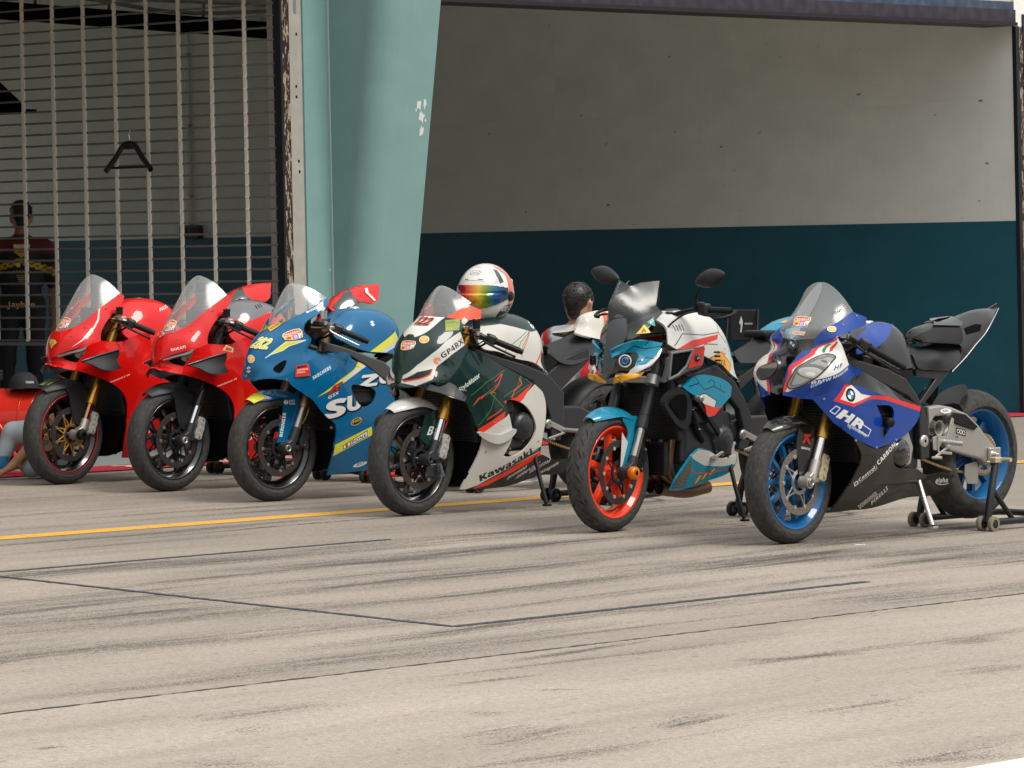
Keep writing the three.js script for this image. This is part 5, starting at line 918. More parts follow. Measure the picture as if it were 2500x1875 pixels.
  if (0) { part('tank_cover', onPanel(tank, [[0.34, 1.03], [0.40, 1.062], [0.47, 1.088], [0.6, 1.09], [0.68, 1.075], [0.62, 1.045], [0.45, 0.985], [0.34, 0.985]], 0.006, 0.03, false), M.aluDull, tm); part('tank_vent', onPanel(tank, [[0.52, 1.035], [0.58, 1.06], [0.60, 1.055], [0.54, 1.03]], 0.009), M.black, tm); part('tank_cover', mirror(onPanel(tank, [[0.34, 1.03], [0.40, 1.062], [0.47, 1.088], [0.6, 1.09], [0.68, 1.075], [0.62, 1.045], [0.45, 0.985], [0.34, 0.985]], 0.006, 0.03, false)), M.aluDull, tm); }
  part('filler_cap', lathe([[0.001, 0.008], [0.03, 0.008], [0.036, 0.004], [0.037, -0.006]], 24, 'y').rotateZ(-0.05).translate(0.56, 1.096, 0), M.satin, tm);
  const tail = panel({ pts: t.tail, pow: 2, sides: 2 }), tl = part('tail_unit', tail.geo, R, b);
  pair('tail_duct', onPanel(tail, [[1.205, 1.05], [1.30, 1.125], [1.36, 1.155], [1.345, 1.11], [1.375, 1.085], [1.30, 1.03], [1.23, 1.0]], 0.004), M.gloss, tl);
  if (!first) pair('tail_stripe', onPanel(tail, [[1.46, 1.155], [1.485, 1.158], [1.475, 1.13], [1.52, 1.085], [1.50, 1.08], [1.45, 1.13]], 0.005), print(label2(8, 8, '', '#fff', 'bold 6px sans-serif', '#f0dcd8')), tl);
  clipOn(b, { a: one(t.gripin), b: one(t.gripout), clamp: one(t.clamp), clampMat: M.aluDull, pot: M.black, lev: 1.15 });
  part('triple_clamp', join(rbox(0.30, 0.97, 0, 0.07, 0.03, 0.25, 0.01), [1, -1].map((s) => cyl([0.27, 0.84, s * 0.104], [0.345, 1.0, s * 0.104], 0.0265, 0.0265, 18))), first ? M.gold : M.satin, b);
  part('steering_damper', cyl([0.31, 1.02, -0.08], [0.31, 1.02, 0.10], 0.011, 0.011, 14), M.alu, b);
  cockpit(b, one(t.clamp), one(t.gripin));
  part('instrument_cluster', rbox(0.2, 1.0, 0, 0.03, 0.09, 0.16, 0.01), M.black, b);
  rearHalf(b, t, { rx: 1.47, ry: 0.36, rim: M.gloss, eng: { rx: 0.31, pipes: false } });
  part('fairing_bolt', bolts([[0.30, 1.11, fr.zOf(0.30, 1.11)], [0.06, 0.93, fr.zOf(0.06, 0.93)], [-0.02, 0.88, fr.zOf(-0.02, 0.88)], [0.2, 1.04, fr.zOf(0.2, 1.04)]], 0.005), M.bolt, b, { kind: 'stuff' });
  return b;
}

// ---------------------------------------------------------------- blue superbike with the number 282
function buildBlue() {
  const t = T3, b = bikeAt('blue superbike with yellow number 282 on its nose and big white letters on the fairing', [-1.331, 0, -22.524], 41.5);
  const yel = '#d3cf3c', tex = livery('#005c8a', (x) => {
    poly(x, xy(t.ylash), yel, '#f2f0e0', 0.003); poly(x, xy(t.ys1), yel); poly(x, xy(t.ws1), '#c8c8ca');
    poly(x, xy(t.ypatch), yel); poly(x, xy(t.ystripe), yel); poly(x, xy(t.wstripe), '#b8bcc0');
    letters(x, 'SKECHERS', ...t.skech, '#e6e6e2', { italic: 0.1 });
    for (const [ch, q] of [['S', t.sl], ['U', t.ul], ['Z', t.zl], ['U', t.uz]]) { const d = (p, k) => [p[0] + 0.006 * k, p[1] - 0.006 * k]; letters(x, ch, d(q[0], 1), d(q[1], 1), d(q[2], 1), '#10181c', { outline: '#10181c', ow: 13 }); letters(x, ch, q[0], q[1], q[2], '#d4d2d0', { outline: '#d4d2d0', ow: 6 }); }
    letters(x, 'R', ...t.rlog.map((p) => p), '#c81f24', { outline: '#10181c', ow: 8, italic: 0.3 }); letters(x, 'GSX', ...t.gsx, '#e0e0dc', { italic: 0.3, outline: '#10181c', ow: 8 });
    x.fillStyle = '#caa23a'; x.beginPath(); x.ellipse(t.ktech[0][0], t.ktech[0][1], 0.042, 0.02, 0.25, 0, 7); x.fill(); x.fillStyle = '#10181c'; x.beginPath(); x.ellipse(t.ktech[0][0], t.ktech[0][1], 0.037, 0.016, 0.25, 0, 7); x.fill();
    letters(x, 'K-tech', [t.ktech[0][0] - 0.032, t.ktech[0][1] - 0.012], [t.ktech[0][0] + 0.032, t.ktech[0][1] + 0.004], [t.ktech[0][0] - 0.034, t.ktech[0][1] + 0.006], '#e0b84a', { italic: 0.3 });
    poly(x, xy(t.ipone), '#e8e8e2', '#10181c', 0.004); { const m = (p, q, k) => [p[0] + (q[0] - p[0]) * k, p[1] + (q[1] - p[1]) * k], [A, B, C, D] = t.ipone, lo = (k) => m(m(D, C, k), m(A, B, k), 0.16), hi = (k) => m(m(D, C, k), m(A, B, k), 0.84); letters(x, 'IPONE', lo(0.26), lo(0.97), hi(0.26), '#10181c'); }
    x.fillStyle = '#c82a24'; x.beginPath(); x.arc(t.ipone[0][0] * 0.43 + t.ipone[3][0] * 0.43 + t.ipone[1][0] * 0.07 + t.ipone[2][0] * 0.07, t.ipone[0][1] * 0.43 + t.ipone[3][1] * 0.43 + t.ipone[1][1] * 0.07 + t.ipone[2][1] * 0.07, 0.010, 0, 7); x.fill();
    x.fillStyle = '#d8d8d4'; x.beginPath(); x.ellipse(t.ret[0][0], t.ret[0][1], 0.05, 0.013, 0.2, 0, 7); x.fill();
    letters(x, 'RST', [t.ret[0][0] - 0.03, t.ret[0][1] - 0.012], [t.ret[0][0] + 0.03, t.ret[0][1]], [t.ret[0][0] - 0.03, t.ret[0][1] + 0.004], '#20303c', { italic: 0.3 });
    poly(x, xy(t.tbar), '#e8e8e4'); letters(x, 'SUOMY', [t.tbar[3][0] + 0.012, t.tbar[3][1] + 0.006], [t.tbar[2][0] - 0.01, t.tbar[2][1] + 0.003], [t.tbar[3][0] + 0.010, t.tbar[3][1] + 0.014], '#26323c');
    const q = t.tlogo[0]; poly(x, [[q[0] - 0.02, q[1] + 0.005], [q[0], q[1] + 0.016], [q[0] + 0.02, q[1] + 0.008], [q[0] + 0.006, q[1] + 0.002], [q[0] + 0.02, q[1] - 0.008], [q[0], q[1] - 0.018], [q[0] - 0.02, q[1] - 0.008], [q[0] - 0.004, q[1] - 0.001]], '#d0d2d4');
  });
  const P = paintOf(tex), B = paint(lin(0.0, 0.105, 0.25));
  const F = frontEnd(b, { steer: 0.035, spoke: 'straight', spokes: 3, spokeW: 0.045, rim: M.gloss, disc: M.discDark, carrier: M.black, bob: 8, f0: [0.04, 0.3], f1: [0.275, 0.84], ySleeve: 0.52, yFoot: 0.41, forkMat: M.bronze, sliderMat: M.steel, footMat: M.satin, calMat: M.satin, hose: std(lin(0.65, 0.42, 0.03), 0.4) });
  const fe = fender(F, t, { top: B, arm: B, tip: 0.4 });
  { const arc = (z, k) => { const a = Math.PI * (0.555 + 0.135 * k), r = 0.329 - 0.048 * Math.pow(Math.abs(z) / 0.074, 2) * (1 - k * 0.35); return [r * Math.cos(a), 0.3 + r * Math.sin(a), z * (1 - 0.5 * Math.pow(Math.max(0, k - 0.2), 2))]; };
    F.add('mudguard_flash', quadOn(null, [[-0.06, 0.42], [0.066, 0.42], [0.066, 1], [-0.06, 1]], 0.002, 10, arc), paint(lin(0.62, 0.58, 0.05)), fe.m); F.add('mudguard_flash', quadOn(null, [[-0.07, 0.12], [0.072, 0.12], [0.07, 0.40], [-0.068, 0.40]], 0.002, 10, arc), paint(lin(0.5, 0.5, 0.51)), fe.m); }
  F.add('lettering', quadOn(fe.arm.zOf, [t.fobo[0], t.fobo[1], [t.fobo[1][0], t.fobo[1][1] + 0.036], t.fobo[2]], 0.002, 4), printCut(canvas(192, 80, (x) => { x.fillStyle = '#e8e8e4'; x.beginPath(); x.arc(34, 40, 32, 0, 7); x.fill(); x.font = 'bold 40px sans-serif'; x.fillText('OBO', 74, 36, 110); x.fillText('BIKE', 74, 74, 110); x.fillStyle = '#0d5c92'; x.font = 'bold 54px serif'; x.fillText('f', 24, 58); })), fe.m);
  F.add('lettering', quadOn(fe.arm.zOf, [t.ber[0], t.ber[1], [t.ber[1][0] - 0.034, t.ber[1][1] + 0.004], t.ber[2]], 0.002, 4), printCut(label2(256, 56, 'BERINGER', '#e8e8e4', 'bold 48px sans-serif')), fe.m);
  const fr = panel({ pts: t.front, ctrl: t.frontc, pow: 2, sides: 2, len: 0.03 }), fm = part('front_fairing', fr.geo, P, b);
  const fo = frontOf(fr, -0.2, 0.3);
  pair('ram_air_intake', onPanel(fr, t.ram, 0.003, 0.02, false), M.dark, fm);
  const scr = panel({ pts: t.screen, pow: 2, sides: 2, flange: 0.004, len: 0.025 }), sm = part('windscreen', scr.geo, M.screen, b);
  part('race_number', quadOn(null, fq(t.num), 0.003, 14, fo), printCut(canvas(320, 180, (x) => { x.font = 'italic bold 170px sans-serif'; x.lineJoin = 'round'; x.lineWidth = 26; x.strokeStyle = '#1a2226'; x.strokeText('282', 14, 158, 290); x.lineWidth = 14; x.strokeStyle = '#f4f0d8'; x.strokeText('282', 14, 158, 290); x.fillStyle = yel; x.fillText('282', 14, 158, 290); })), fm);
  part('sticker', quadOn(fr.zOf, [t.trk[0], t.trk[1], t.trk[2], t.trk[3]], 0.003, 8), printCut(trackSticker), fm);
  part('sticker', quadOn(null, fq(t.dot), 0.003, 6, fo), printCut(orangeDot), fm);
  part('emblem', quadOn(null, fq(t.slogo), 0.003, 6, fo), printCut(canvas(64, 80, (x) => { poly(x, [[4, 22], [34, 4], [60, 22], [44, 32], [36, 26], [26, 32], [60, 56], [32, 78], [4, 58], [22, 48], [30, 54], [38, 48]], '#cfd2d4'); })), fm);
  part('sticker', quadOn(null, fq(t.grn), 0.003, 6, fo), print(canvas(64, 64, (x) => { x.fillStyle = '#7c8a2c'; x.fillRect(0, 0, 64, 64); x.fillStyle = '#cfd06a'; x.fillRect(8, 16, 40, 6); x.fillRect(8, 34, 30, 6); })), fm);
  part('sticker', quadOn(null, fq(t.sepq), 0.004, 6, fo), print(canvas(128, 40, (x) => { x.fillStyle = '#d8a838'; x.fillRect(0, 0, 128, 40); x.fillStyle = '#20242a'; x.font = 'bold 22px sans-serif'; x.fillText('SEPANG', 6, 29, 76); x.fillRect(88, 6, 36, 28); })), fm);
  const side = panelPart(b, 'side_fairing', { pts: t.side, ctrl: t.sidec, holes: [t.sidehole] }, P, B);
  part('sticker', quadOn((x, y) => x < 0.08 ? Math.max(fr.zOf(x, y), side.zOf(x, y)) : side.zOf(x, y), [t.redst[0], t.redst[1], t.redst[2], t.redst[3]], 0.004, 8), print(canvas(96, 96, (x) => { x.fillStyle = '#d03a2c'; x.fillRect(0, 0, 96, 96); x.fillStyle = '#30140f'; x.fillRect(8, 10, 70, 14); x.fillStyle = '#f0d8cc'; x.font = 'bold 16px sans-serif'; x.fillText('BURIRAM', 8, 46, 80); x.fillText('SERIES', 8, 66, 60); })), side.mesh);
  liners(b, side.geo);
  const tank = panel({ pts: t.tank, ctrl: t.tankc, pow: 3, sides: 2 }), tm = part('fuel_tank', tank.geo, P, b);
  part('filler_cap', lathe([[0.001, 0.01], [0.03, 0.01], [0.036, 0.006], [0.037, -0.006]], 24, 'y').translate(0.58, 1.066, 0), M.alu, tm);
  part('tail_unit', panel({ pts: [[0.95, 0.90, 0], [1.15, 0.98, 0], [1.45, 1.03, 0], [1.62, 1.03, 0, 1], [1.5, 0.96, 0.08], [1.2, 0.86, 0.11], [1.0, 0.82, 0.12, 1]], pow: 2, sides: 2 }).geo, B, b);
  clipOn(b, { a: one(t.gripin), b: one(t.gripout), clamp: one(t.clamp), clampMat: M.satin, leverMat: M.alu, pot: M.alu, lev: 1.0 });
  part('triple_clamp', join(rbox(0.29, 0.95, 0, 0.07, 0.03, 0.25, 0.01), [1, -1].map((s) => cyl([0.255, 0.80, s * 0.104], [0.335, 0.985, s * 0.104], 0.0265, 0.0265, 18))), M.bronze, b);
  cockpit(b, one(t.clamp), one(t.gripin), M.redAno);
  part('instrument_cluster', rbox(0.2, 0.99, 0, 0.03, 0.09, 0.16, 0.01), M.black, b);
  rearHalf(b, { ...t, seat: [[0.83, 0.84, 0], [0.92, 0.845, 0], [1.05, 0.88, 0], [1.12, 0.93, 0, 1], [1.12, 0.88, 0.10], [1.06, 0.81, 0.13], [0.93, 0.79, 0.135], [0.83, 0.79, 0.12]] }, { rim: M.gloss, frameMat: std(lin(0.085, 0.085, 0.09), 0.42, 0.4), eng: { pipes: false } });
  part('fairing_bolt', bolts([[-0.165, 0.70, fr.zOf(-0.165, 0.70)], [-0.03, 0.68, fr.zOf(-0.03, 0.68)], [0.63, 0.43, side.zOf(0.63, 0.43)], [0.25, 0.41, side.zOf(0.25, 0.41)]], 0.009, 0.006), M.bolt, b, { kind: 'stuff' });
  return b;
}

// ---------------------------------------------------------------- green and silver superbike with the number 122
function buildGreen() {
  const t = T4, b = bikeAt('dark green, silver and red superbike with number 122 and a helmet on its tank', [-0.533, 0, -21.398], 46);
  const gr = '#0f2b28', sil = '#c6c2ba', red = '#e3371f', tex = livery(gr, (x) => {
    poly(x, xy(t.silver), sil); poly(x, xy(t.redst), red); poly(x, xy(t.redst2), red); poly(x, xy(t.redlow), red); poly(x, xy(t.white1), '#cfccc4'); poly(x, xy(t.orange), '#e0512a');
    poly(x, [...xy(t.nplate), [-0.08, 0.96], [0.06, 1.07]], '#dedbd4'); poly(x, xy(t.slot), '#16181a'); poly(x, xy(t.slotor), '#d8551e');
    const L = (pts, c, w) => poly(x, pts, null, c, w);
    for (const k of ['g1', 'g2', 'g3', 'g4', 'g5', 'g6', 'g7']) L(xy(t[k]), '#3f7a3c', 0.0042);
    for (const k of ['r1', 'r2', 'r3', 'r4']) L(xy(t[k]), red, 0.007);
    L([[0.37, 0.168], [0.80, 0.325]], '#f0d8cc', 0.002); L([[0.37, 0.160], [0.81, 0.312]], '#f0d8cc', 0.002);
    letters(x, 'Kawasaki', ...t.kaw, '#161616', { outline: '#161616', ow: 5 });
    letters(x, 'GP4RX', ...t.gp, '#17191b'); x.strokeStyle = '#d8551e'; x.lineWidth = 0.005; x.beginPath(); x.arc(t.bremc[0][0], t.bremc[0][1], 0.015, 0, 5.2); x.stroke(); x.beginPath(); x.arc(t.bremc[0][0], t.bremc[0][1], 0.007, 0, 5.2); x.stroke();
    letters(x, 'StyloMotor', ...t.styl, '#e2e2de', { italic: 0.2 });
    x.lineWidth = 0.003; L([[0.40, 0.49], [0.47, 0.46], [0.55, 0.47]], '#a9a6a0', 0.002);
  });
  const P = paintOf(tex), S = paint(lin(0.5, 0.49, 0.46)), G = paint(lin(0.008, 0.035, 0.032));
  const F = frontEnd(b, { steer: 0.044, spoke: 'straight', spokes: 6, spokeW: 0.022, rim: M.gloss, disc: M.discDark, carrier: M.black, bob: 6, f0: [0.04, 0.3], f1: [0.275, 0.84], ySleeve: 0.505, yFoot: 0.395, forkMat: M.gold, footMat: M.satin, calMat: M.calSilver, nutMat: M.satin, hose: std(lin(0.7, 0.03, 0.02), 0.35) });
  const fe = fender(F, t, { top: S, arm: G, tip: 0.5 });
  F.add('tyre_lettering', quadOn(null, [[0, 0], [1, 0], [1, 1], [0, 1]], 0, 16, (s, k) => { const a = Math.PI * (1.07 + 0.24 * s), r = 0.244 + 0.010 * (1 - k) + 0.002; return [r * Math.cos(a), 0.3 + r * Math.sin(a), 0.0605]; }), printCut(label2(256, 28, 'BATTLAX V02', '#c9a02c', 'bold 26px sans-serif')));
  F.add('lettering', quadOn(fe.arm.zOf, [[0.02, 0.42], [0.085, 0.42], [0.10, 0.48], [0.035, 0.48]], 0.002, 4), printCut(canvas(96, 96, (x) => { x.fillStyle = '#e2e2de'; x.font = 'italic bold 100px sans-serif'; x.fillText('B', 10, 86); })), fe.m);
  for (const s of [1, -1]) { // brake cooling scoop on the axle
    F.add('brake_scoop', join(panel({ pts: [[0.0, 0.285, 0.10, 1], [0.0, 0.215, 0.12, 1], [0.05, 0.205, 0.145], [0.11, 0.21, 0.14], [0.15, 0.24, 0.11], [0.165, 0.285, 0.09, 1], [0.08, 0.28, 0.135]], flange: 0.03 }).geo).applyMatrix4(new THREE.Matrix4().makeScale(1, 1, s)), M.gloss, fe.m);
  }
  const fr = panel({ pts: t.front, ctrl: t.frontc, pow: 2, sides: 2, len: 0.03 }), fm = part('front_fairing', fr.geo, P, b), fo = frontOf(fr, -0.15, 0.3);
  const scr = panel({ pts: t.screen, pow: 2, sides: 2, flange: 0.004, len: 0.025 }); const sm = part('windscreen', scr.geo, M.screen, b);
  part('race_number', quadOn(null, fq(t.numb), 0.003, 14, fo), printCut(canvas(256, 160, (x) => { x.font = 'italic bold 122px sans-serif'; x.lineWidth = 14; x.strokeStyle = '#d2562c'; x.strokeText('122', 38, 126, 180); x.fillStyle = '#151618'; x.fillText('122', 38, 126, 180); })), fm);
  part('sticker', quadOn(null, fq(t.trk), 0.003, 8, fo), printCut(trackSticker), fm);
  part('sticker', quadOn(fr.zOf, [t.greenst[0], t.greenst[1], t.greenst[2], t.greenst[3]], 0.004, 6), print(canvas(96, 80, (x) => { x.fillStyle = '#85963c'; x.fillRect(0, 0, 96, 80); x.fillStyle = '#47561e'; x.font = 'bold 18px sans-serif'; x.fillText('TRACKDAY', 6, 26, 60); x.fillText('11', 70, 34); x.fillStyle = '#b06030'; x.fillRect(10, 44, 50, 5); })), fm);
  part('sticker', quadOn(null, fq(t.dot), 0.003, 6, fo), printCut(orangeDot), fm);
  const side = panelPart(b, 'side_fairing', { pts: t.side, ctrl: t.sidec, holes: [t.sidehole] }, P, G);
  pair('fairing_fin', panel({ pts: t.wedge.map((p) => [p[0], p[1], p[2] + 0.008]), flange: 0.02 }).geo, S, side.mesh);
  const btex = livery('#1b1a1c', (x) => { letters(x, 'brembo', [0.60, 0.165], [0.74, 0.225], [0.60, 0.188], '#d8d4cc', { italic: 0.2 }); letters(x, 'AKRAPOVIC', [0.68, 0.165], [0.84, 0.235], [0.68, 0.185], '#d8d4cc', { italic: 0.4 }); letters(x, 'ROCKSTAR', [0.78, 0.19], [0.92, 0.25], [0.78, 0.21], '#d8d4cc', { italic: 0.4 }); letters(x, 'instagram', [0.86, 0.18], [1.0, 0.235], [0.86, 0.20], '#d8d4cc'); });
  panelPart(b, 'belly_pan', { pts: t.belly2 }, paintOf(btex), M.gloss);
  liners(b, side.geo);
  for (const s of [1, -1]) { const g = panel({ pts: t.winglet, flange: 0.012 }).geo, w = part('winglet', s > 0 ? g : mirror(g), M.gloss, b); }
  const ttex = livery(sil, (x) => {
    poly(x, [...xy(t.tgreen), [1.0, 1.0], [1.0, 1.2], [0.2, 1.2], [0.2, 1.0]], gr);
    const L = (pts, c, w) => poly(x, pts, null, c, w);
    L(xy(t.tg1), '#3f7a3c', 0.004); L(xy(t.tg2), '#3f7a3c', 0.004); L(xy(t.tr1), red, 0.005); L(xy(t.tr2), red, 0.011);
    const [bx, by] = t.tbadge[0]; x.fillStyle = '#dadad4'; x.beginPath(); x.arc(bx, by, 0.027, 0, 7); x.fill(); x.strokeStyle = gr; x.lineWidth = 0.006; x.beginPath(); x.moveTo(bx - 0.025, by); x.lineTo(bx + 0.025, by); x.moveTo(bx - 0.008, by - 0.02); x.lineTo(bx + 0.008, by + 0.02); x.moveTo(bx - 0.014, by + 0.016); x.lineTo(bx - 0.002, by + 0.004); x.stroke();
  });
  const tank = panel({ pts: t.tank, ctrl: t.tankc, pow: 3, sides: 2 }), tm = part('fuel_tank', tank.geo, paintOf(ttex), b);
  pair('tank_pad', onPanel(tank, [[0.845, 0.80], [0.862, 0.85], [0.893, 0.82], [0.905, 0.76], [0.88, 0.745]], 0.004), M.seat, tm);
  const tail = panel({ pts: t.tail, pow: 2, sides: 2 }), tl = part('tail_unit', tail.geo, paint(lin(0.55, 0.52, 0.46)), b);
  pair('tail_stripe', onPanel(tail, [[1.40, 0.93], [1.445, 0.925], [1.475, 1.0], [1.49, 1.058], [1.455, 1.058], [1.44, 1.0]], 0.003), paint(lin(0.75, 0.13, 0.02)), tl);
  clipOn(b, { a: one(t.gripin), b: one(t.gripout), clamp: one(t.clamp), pot: M.black, lev: 1.05 });
  part('triple_clamp', join(rbox(0.29, 0.95, 0, 0.07, 0.03, 0.25, 0.01), [1, -1].map((s) => cyl([0.255, 0.80, s * 0.104], [0.335, 0.985, s * 0.104], 0.0265, 0.0265, 18))), M.gold, b);
  cockpit(b, one(t.clamp), one(t.gripin));
  part('instrument_cluster', rbox(0.2, 1.0, 0, 0.03, 0.09, 0.16, 0.01), M.black, b);
  rearHalf(b, t, { rim: M.gloss, subframe: xy(t.subf), eng: { cx: t.cover[0][0], cy: t.cover[0][1], cz: 0.15, x: 0.6, pipes: false }, pvx: 0.87, frameMat: std(lin(0.035, 0.036, 0.04), 0.4, 0.3) });
  pair('crash_protector', join(cyl([0.52, 0.55, 0.12], [0.48, 0.60, 0.21], 0.016, 0.016, 12)), M.black, b);
  part('fairing_bolt', bolts([[0.07, 0.72, side.zOf(0.09, 0.72) - 0.01], [0.20, 0.66, side.zOf(0.20, 0.66)], [0.385, 0.33, side.zOf(0.385, 0.33)], [0.55, 0.34, side.zOf(0.55, 0.34)], [0.79, 0.37, side.zOf(0.79, 0.37)]], 0.006), M.bolt, b, { kind: 'stuff' });
  return b;
}
// ---------------------------------------------------------------- teal, white and orange naked bike with mirrors
function buildNaked() {
  const t = T5, b = bikeAt('teal and white naked motorcycle with orange-red wheels, round mirrors and smoked flyscreen', [0.478, 0, -20.232], 48);
  const teal = '#0f7f9c', wht = '#c9c7c0', blk = '#14181c', red = '#d8321e', org = '#dd9a2a';
  const LN = (x, pts, c = blk, w = 0.004) => poly(x, pts, null, c, w);
  const tex = livery(teal, (x) => {
    poly(x, xy(t.cheek), wht); poly(x, xy(t.scw), wht, blk, 0.004); poly(x, xy(t.scr), red); poly(x, xy(t.bellyw), wht); poly(x, xy(t.armw), wht);
    for (const k of [0, 1, 2]) poly(x, [[0.53 + k * 0.048, 0.215 + k * 0.02], [0.555 + k * 0.048, 0.222 + k * 0.02], [0.585 + k * 0.048, 0.268 + k * 0.016], [0.556 + k * 0.048, 0.262 + k * 0.016]], org, blk, 0.003);
    LN(x, [[0.47, 0.305], [0.52, 0.275], [0.66, 0.275], [0.80, 0.29]], red, 0.006);
    LN(x, [[0.39, 0.72], [0.47, 0.735], [0.52, 0.70], [0.60, 0.715], [0.70, 0.68]]); LN(x, [[0.44, 0.77], [0.47, 0.74], [0.45, 0.725]]); LN(x, [[0.55, 0.735], [0.58, 0.75], [0.61, 0.735], [0.60, 0.715]]); LN(x, [[0.66, 0.72], [0.66, 0.70]]);
    LN(x, [[0.02, 0.90], [0.05, 0.93], [0.10, 0.915], [0.16, 0.925], [0.24, 0.93]]); LN(x, [[0.10, 0.935], [0.12, 0.955]]); LN(x, [[0.05, 0.85], [0.10, 0.872], [0.16, 0.86], [0.20, 0.90]]);
    letters(x, 'YAMAHA', [-0.13, 0.60], [-0.06, 0.61], [-0.13, 0.612], blk);
  });
  const P = paintOf(tex, { roughness: 0.38 }), TL = paint(lin(0.006, 0.20, 0.32)), W = paint(lin(0.56, 0.55, 0.52));
  const orangeRim = paint(lin(0.85, 0.05, 0.01));
  const F = frontEnd(b, { steer: 0.079, spoke: 'straight', spokes: 5, spokeW: 0.034, spokeD: 0.034, rim: orangeRim, disc: M.discDark, carrier: M.black, bob: 10, bobMat: M.caliper, f0: [0.045, 0.3], f1: [0.305, 0.88], ySleeve: 0.515, yFoot: 0.375, forkMat: M.satin, sliderMat: M.steel, footMat: M.satin, calMat: M.black, bobbinPuck: M.orangeAno, hose: M.black });
  const fe = fender(F, t, { top: TL, arm: TL, a0: 0.28, a1: 0.675, tip: 0.5 });
  { const at = (a, z) => { const h = 0.061, rs = 0.3 - 0.122 * 0.40, c = Math.sqrt(1 - (z / h) * (z / h)), r = rs + (0.3 - rs) * Math.pow(c, 0.86) - 0.0006; return [r * Math.cos(a), 0.3 + r * Math.sin(a), z]; }, l = []; for (let i = 0; i < 30; i++) for (const s of [1, -1]) { const a = i / 30 * 6.2832 + (s > 0 ? 0 : 0.1), P = [at(a, s * 0.010), at(a + 0.05, s * 0.026), at(a + 0.13, s * 0.038)]; l.push(cyl(P[0], P[1], 0.0016, 0.0022, 5), cyl(P[1], P[2], 0.0022, 0.0018, 5)); if (i % 2) l.push(cyl(at(a + 0.02, s * 0.044), at(a + 0.10, s * 0.051), 0.0018, 0.0014, 5)); } F.add('tread_groove', join(l), M.dark, b, { kind: 'stuff' }); }
  F.add('arm_flash', onPanel(fe.arm, t.armw, 0.002), W, fe.m); F.add('arm_hole', join([[0.118, 0.455], [0.108, 0.40]].map(([x, y]) => lathe([[0.001, 0.0], [0.012, 0.0], [0.014, 0.002]], 16).scale(1.4, 0.8, 1).translate(x, y, fe.arm.zOf(x, y) + 0.002))), M.aluDull, fe.m);
  F.add('lettering', quadOn(null, [[0.068, 0.30], [0.064, 0.62], [0.044, 0.62], [0.048, 0.30]].map((p) => p), 0.003, 6, (z, k) => { const a = Math.PI * (0.50 + 0.17 * k), r = 0.327 - 0.05 * Math.pow(z / 0.074, 2); return [r * Math.cos(a), 0.3 + r * Math.sin(a), z]; }), printCut(canvas(192, 40, (x) => { x.setTransform(-1, 0, 0, 1, 192, 0); x.fillStyle = blk; x.font = 'bold 40px sans-serif'; x.fillText('YAMAHA', 4, 34, 184); })), fe.m);
  // head: mask, lamps, hood, chin, screens
  const vs = panel({ pts: t.visor.map((p) => [p[0], p[1], p[2], 1]), ctrl: t.visorc, sides: 2, flange: 0.004, len: 0.03 }), sm = part('flyscreen', vs.geo, M.smoke, b);
  part('screen_mask', panel({ pts: [[-0.04, 0.79, 0, 1], [-0.02, 0.79, 0.045, 1], [-0.008, 0.85, 0.058], [0.0, 0.89, 0.058], [0.02, 0.93, 0.075], [0.05, 1.0, 0.085], [0.07, 1.07, 0.06, 1], [0.012, 1.07, 0, 1], [-0.015, 0.97, 0], [-0.03, 0.88, 0]], sides: 2, flange: 0.008 }).geo, M.gloss, b);
  part('sticker', quadOn(vs.zOf, [[0.085, 0.985], [0.150, 0.992], [0.165, 1.045], [0.10, 1.03]], 0.003, 5), printCut(canvas(128, 110, (x) => { poly(x, [[4, 106], [64, 4], [124, 106]], '#d8b83a'); x.fillStyle = '#26302c'; x.font = 'bold 60px sans-serif'; x.fillText('A', 42, 96); })), sm);
  part('sticker', quadOn(vs.zOf, [[0.155, 1.0], [0.215, 1.05], [0.19, 1.075], [0.145, 1.045]], 0.003, 5), printCut(canvas(128, 110, (x) => { poly(x, [[4, 4], [124, 4], [64, 106]], '#3a9a8a'); x.fillStyle = '#e8f0e8'; x.font = 'bold 50px sans-serif'; x.fillText('A1', 36, 50); })), sm);
  const ho = panel({ pts: t.hood, sides: 2, flange: 0.01 }); part('headlight_hood', ho.geo, P, b);
  const ch = panelPart(b, 'cheek_panel', { pts: t.cheek }, W);
  const lamp = panel({ pts: t.lampL.map((p) => [p[0] + 0.012, p[1], p[2] - 0.006, p[3]]), flange: 0.012 }), lms = pair('headlight_housing', lamp.geo, M.gloss, b);
  for (const s of [1, -1]) {
    const lm = s > 0 ? lms[0] : lms[1], c = t.lampC[0], n = new THREE.Matrix4().makeRotationY(-0.95 * s).setPosition(c[0] - 0.004, c[1], (c[2] - 0.004) * s), l = (g) => spin(soup(g), n);
    part('headlight', l(lathe([[0.001, 0.012], [0.020, 0.010], [0.024, 0.004], [0.026, -0.02]], 24).rotateX(s < 0 ? 0 : 0)), phys({ color: lin(0.01, 0.02, 0.03), roughness: 0.05, clearcoat: 1 }), lm);
    part('halo_ring', l(new THREE.TorusGeometry(0.029, 0.0035, 8, 30).translate(0, 0, 0.006)), std(lin(0.62, 0.66, 0.68), 0.3), lm);
    part('blue_ring', l(new THREE.TorusGeometry(0.0135, 0.004, 8, 24).translate(0, 0, 0.012)), std(lin(0.02, 0.16, 0.42), 0.25), lm);
  }
  const yl = panel({ pts: t.yel, flange: 0.012 }); for (const s of [1, -1]) part('chin_winglet', s > 0 ? yl.geo : mirror(yl.geo), paint(lin(0.72, 0.33, 0.02)), b);
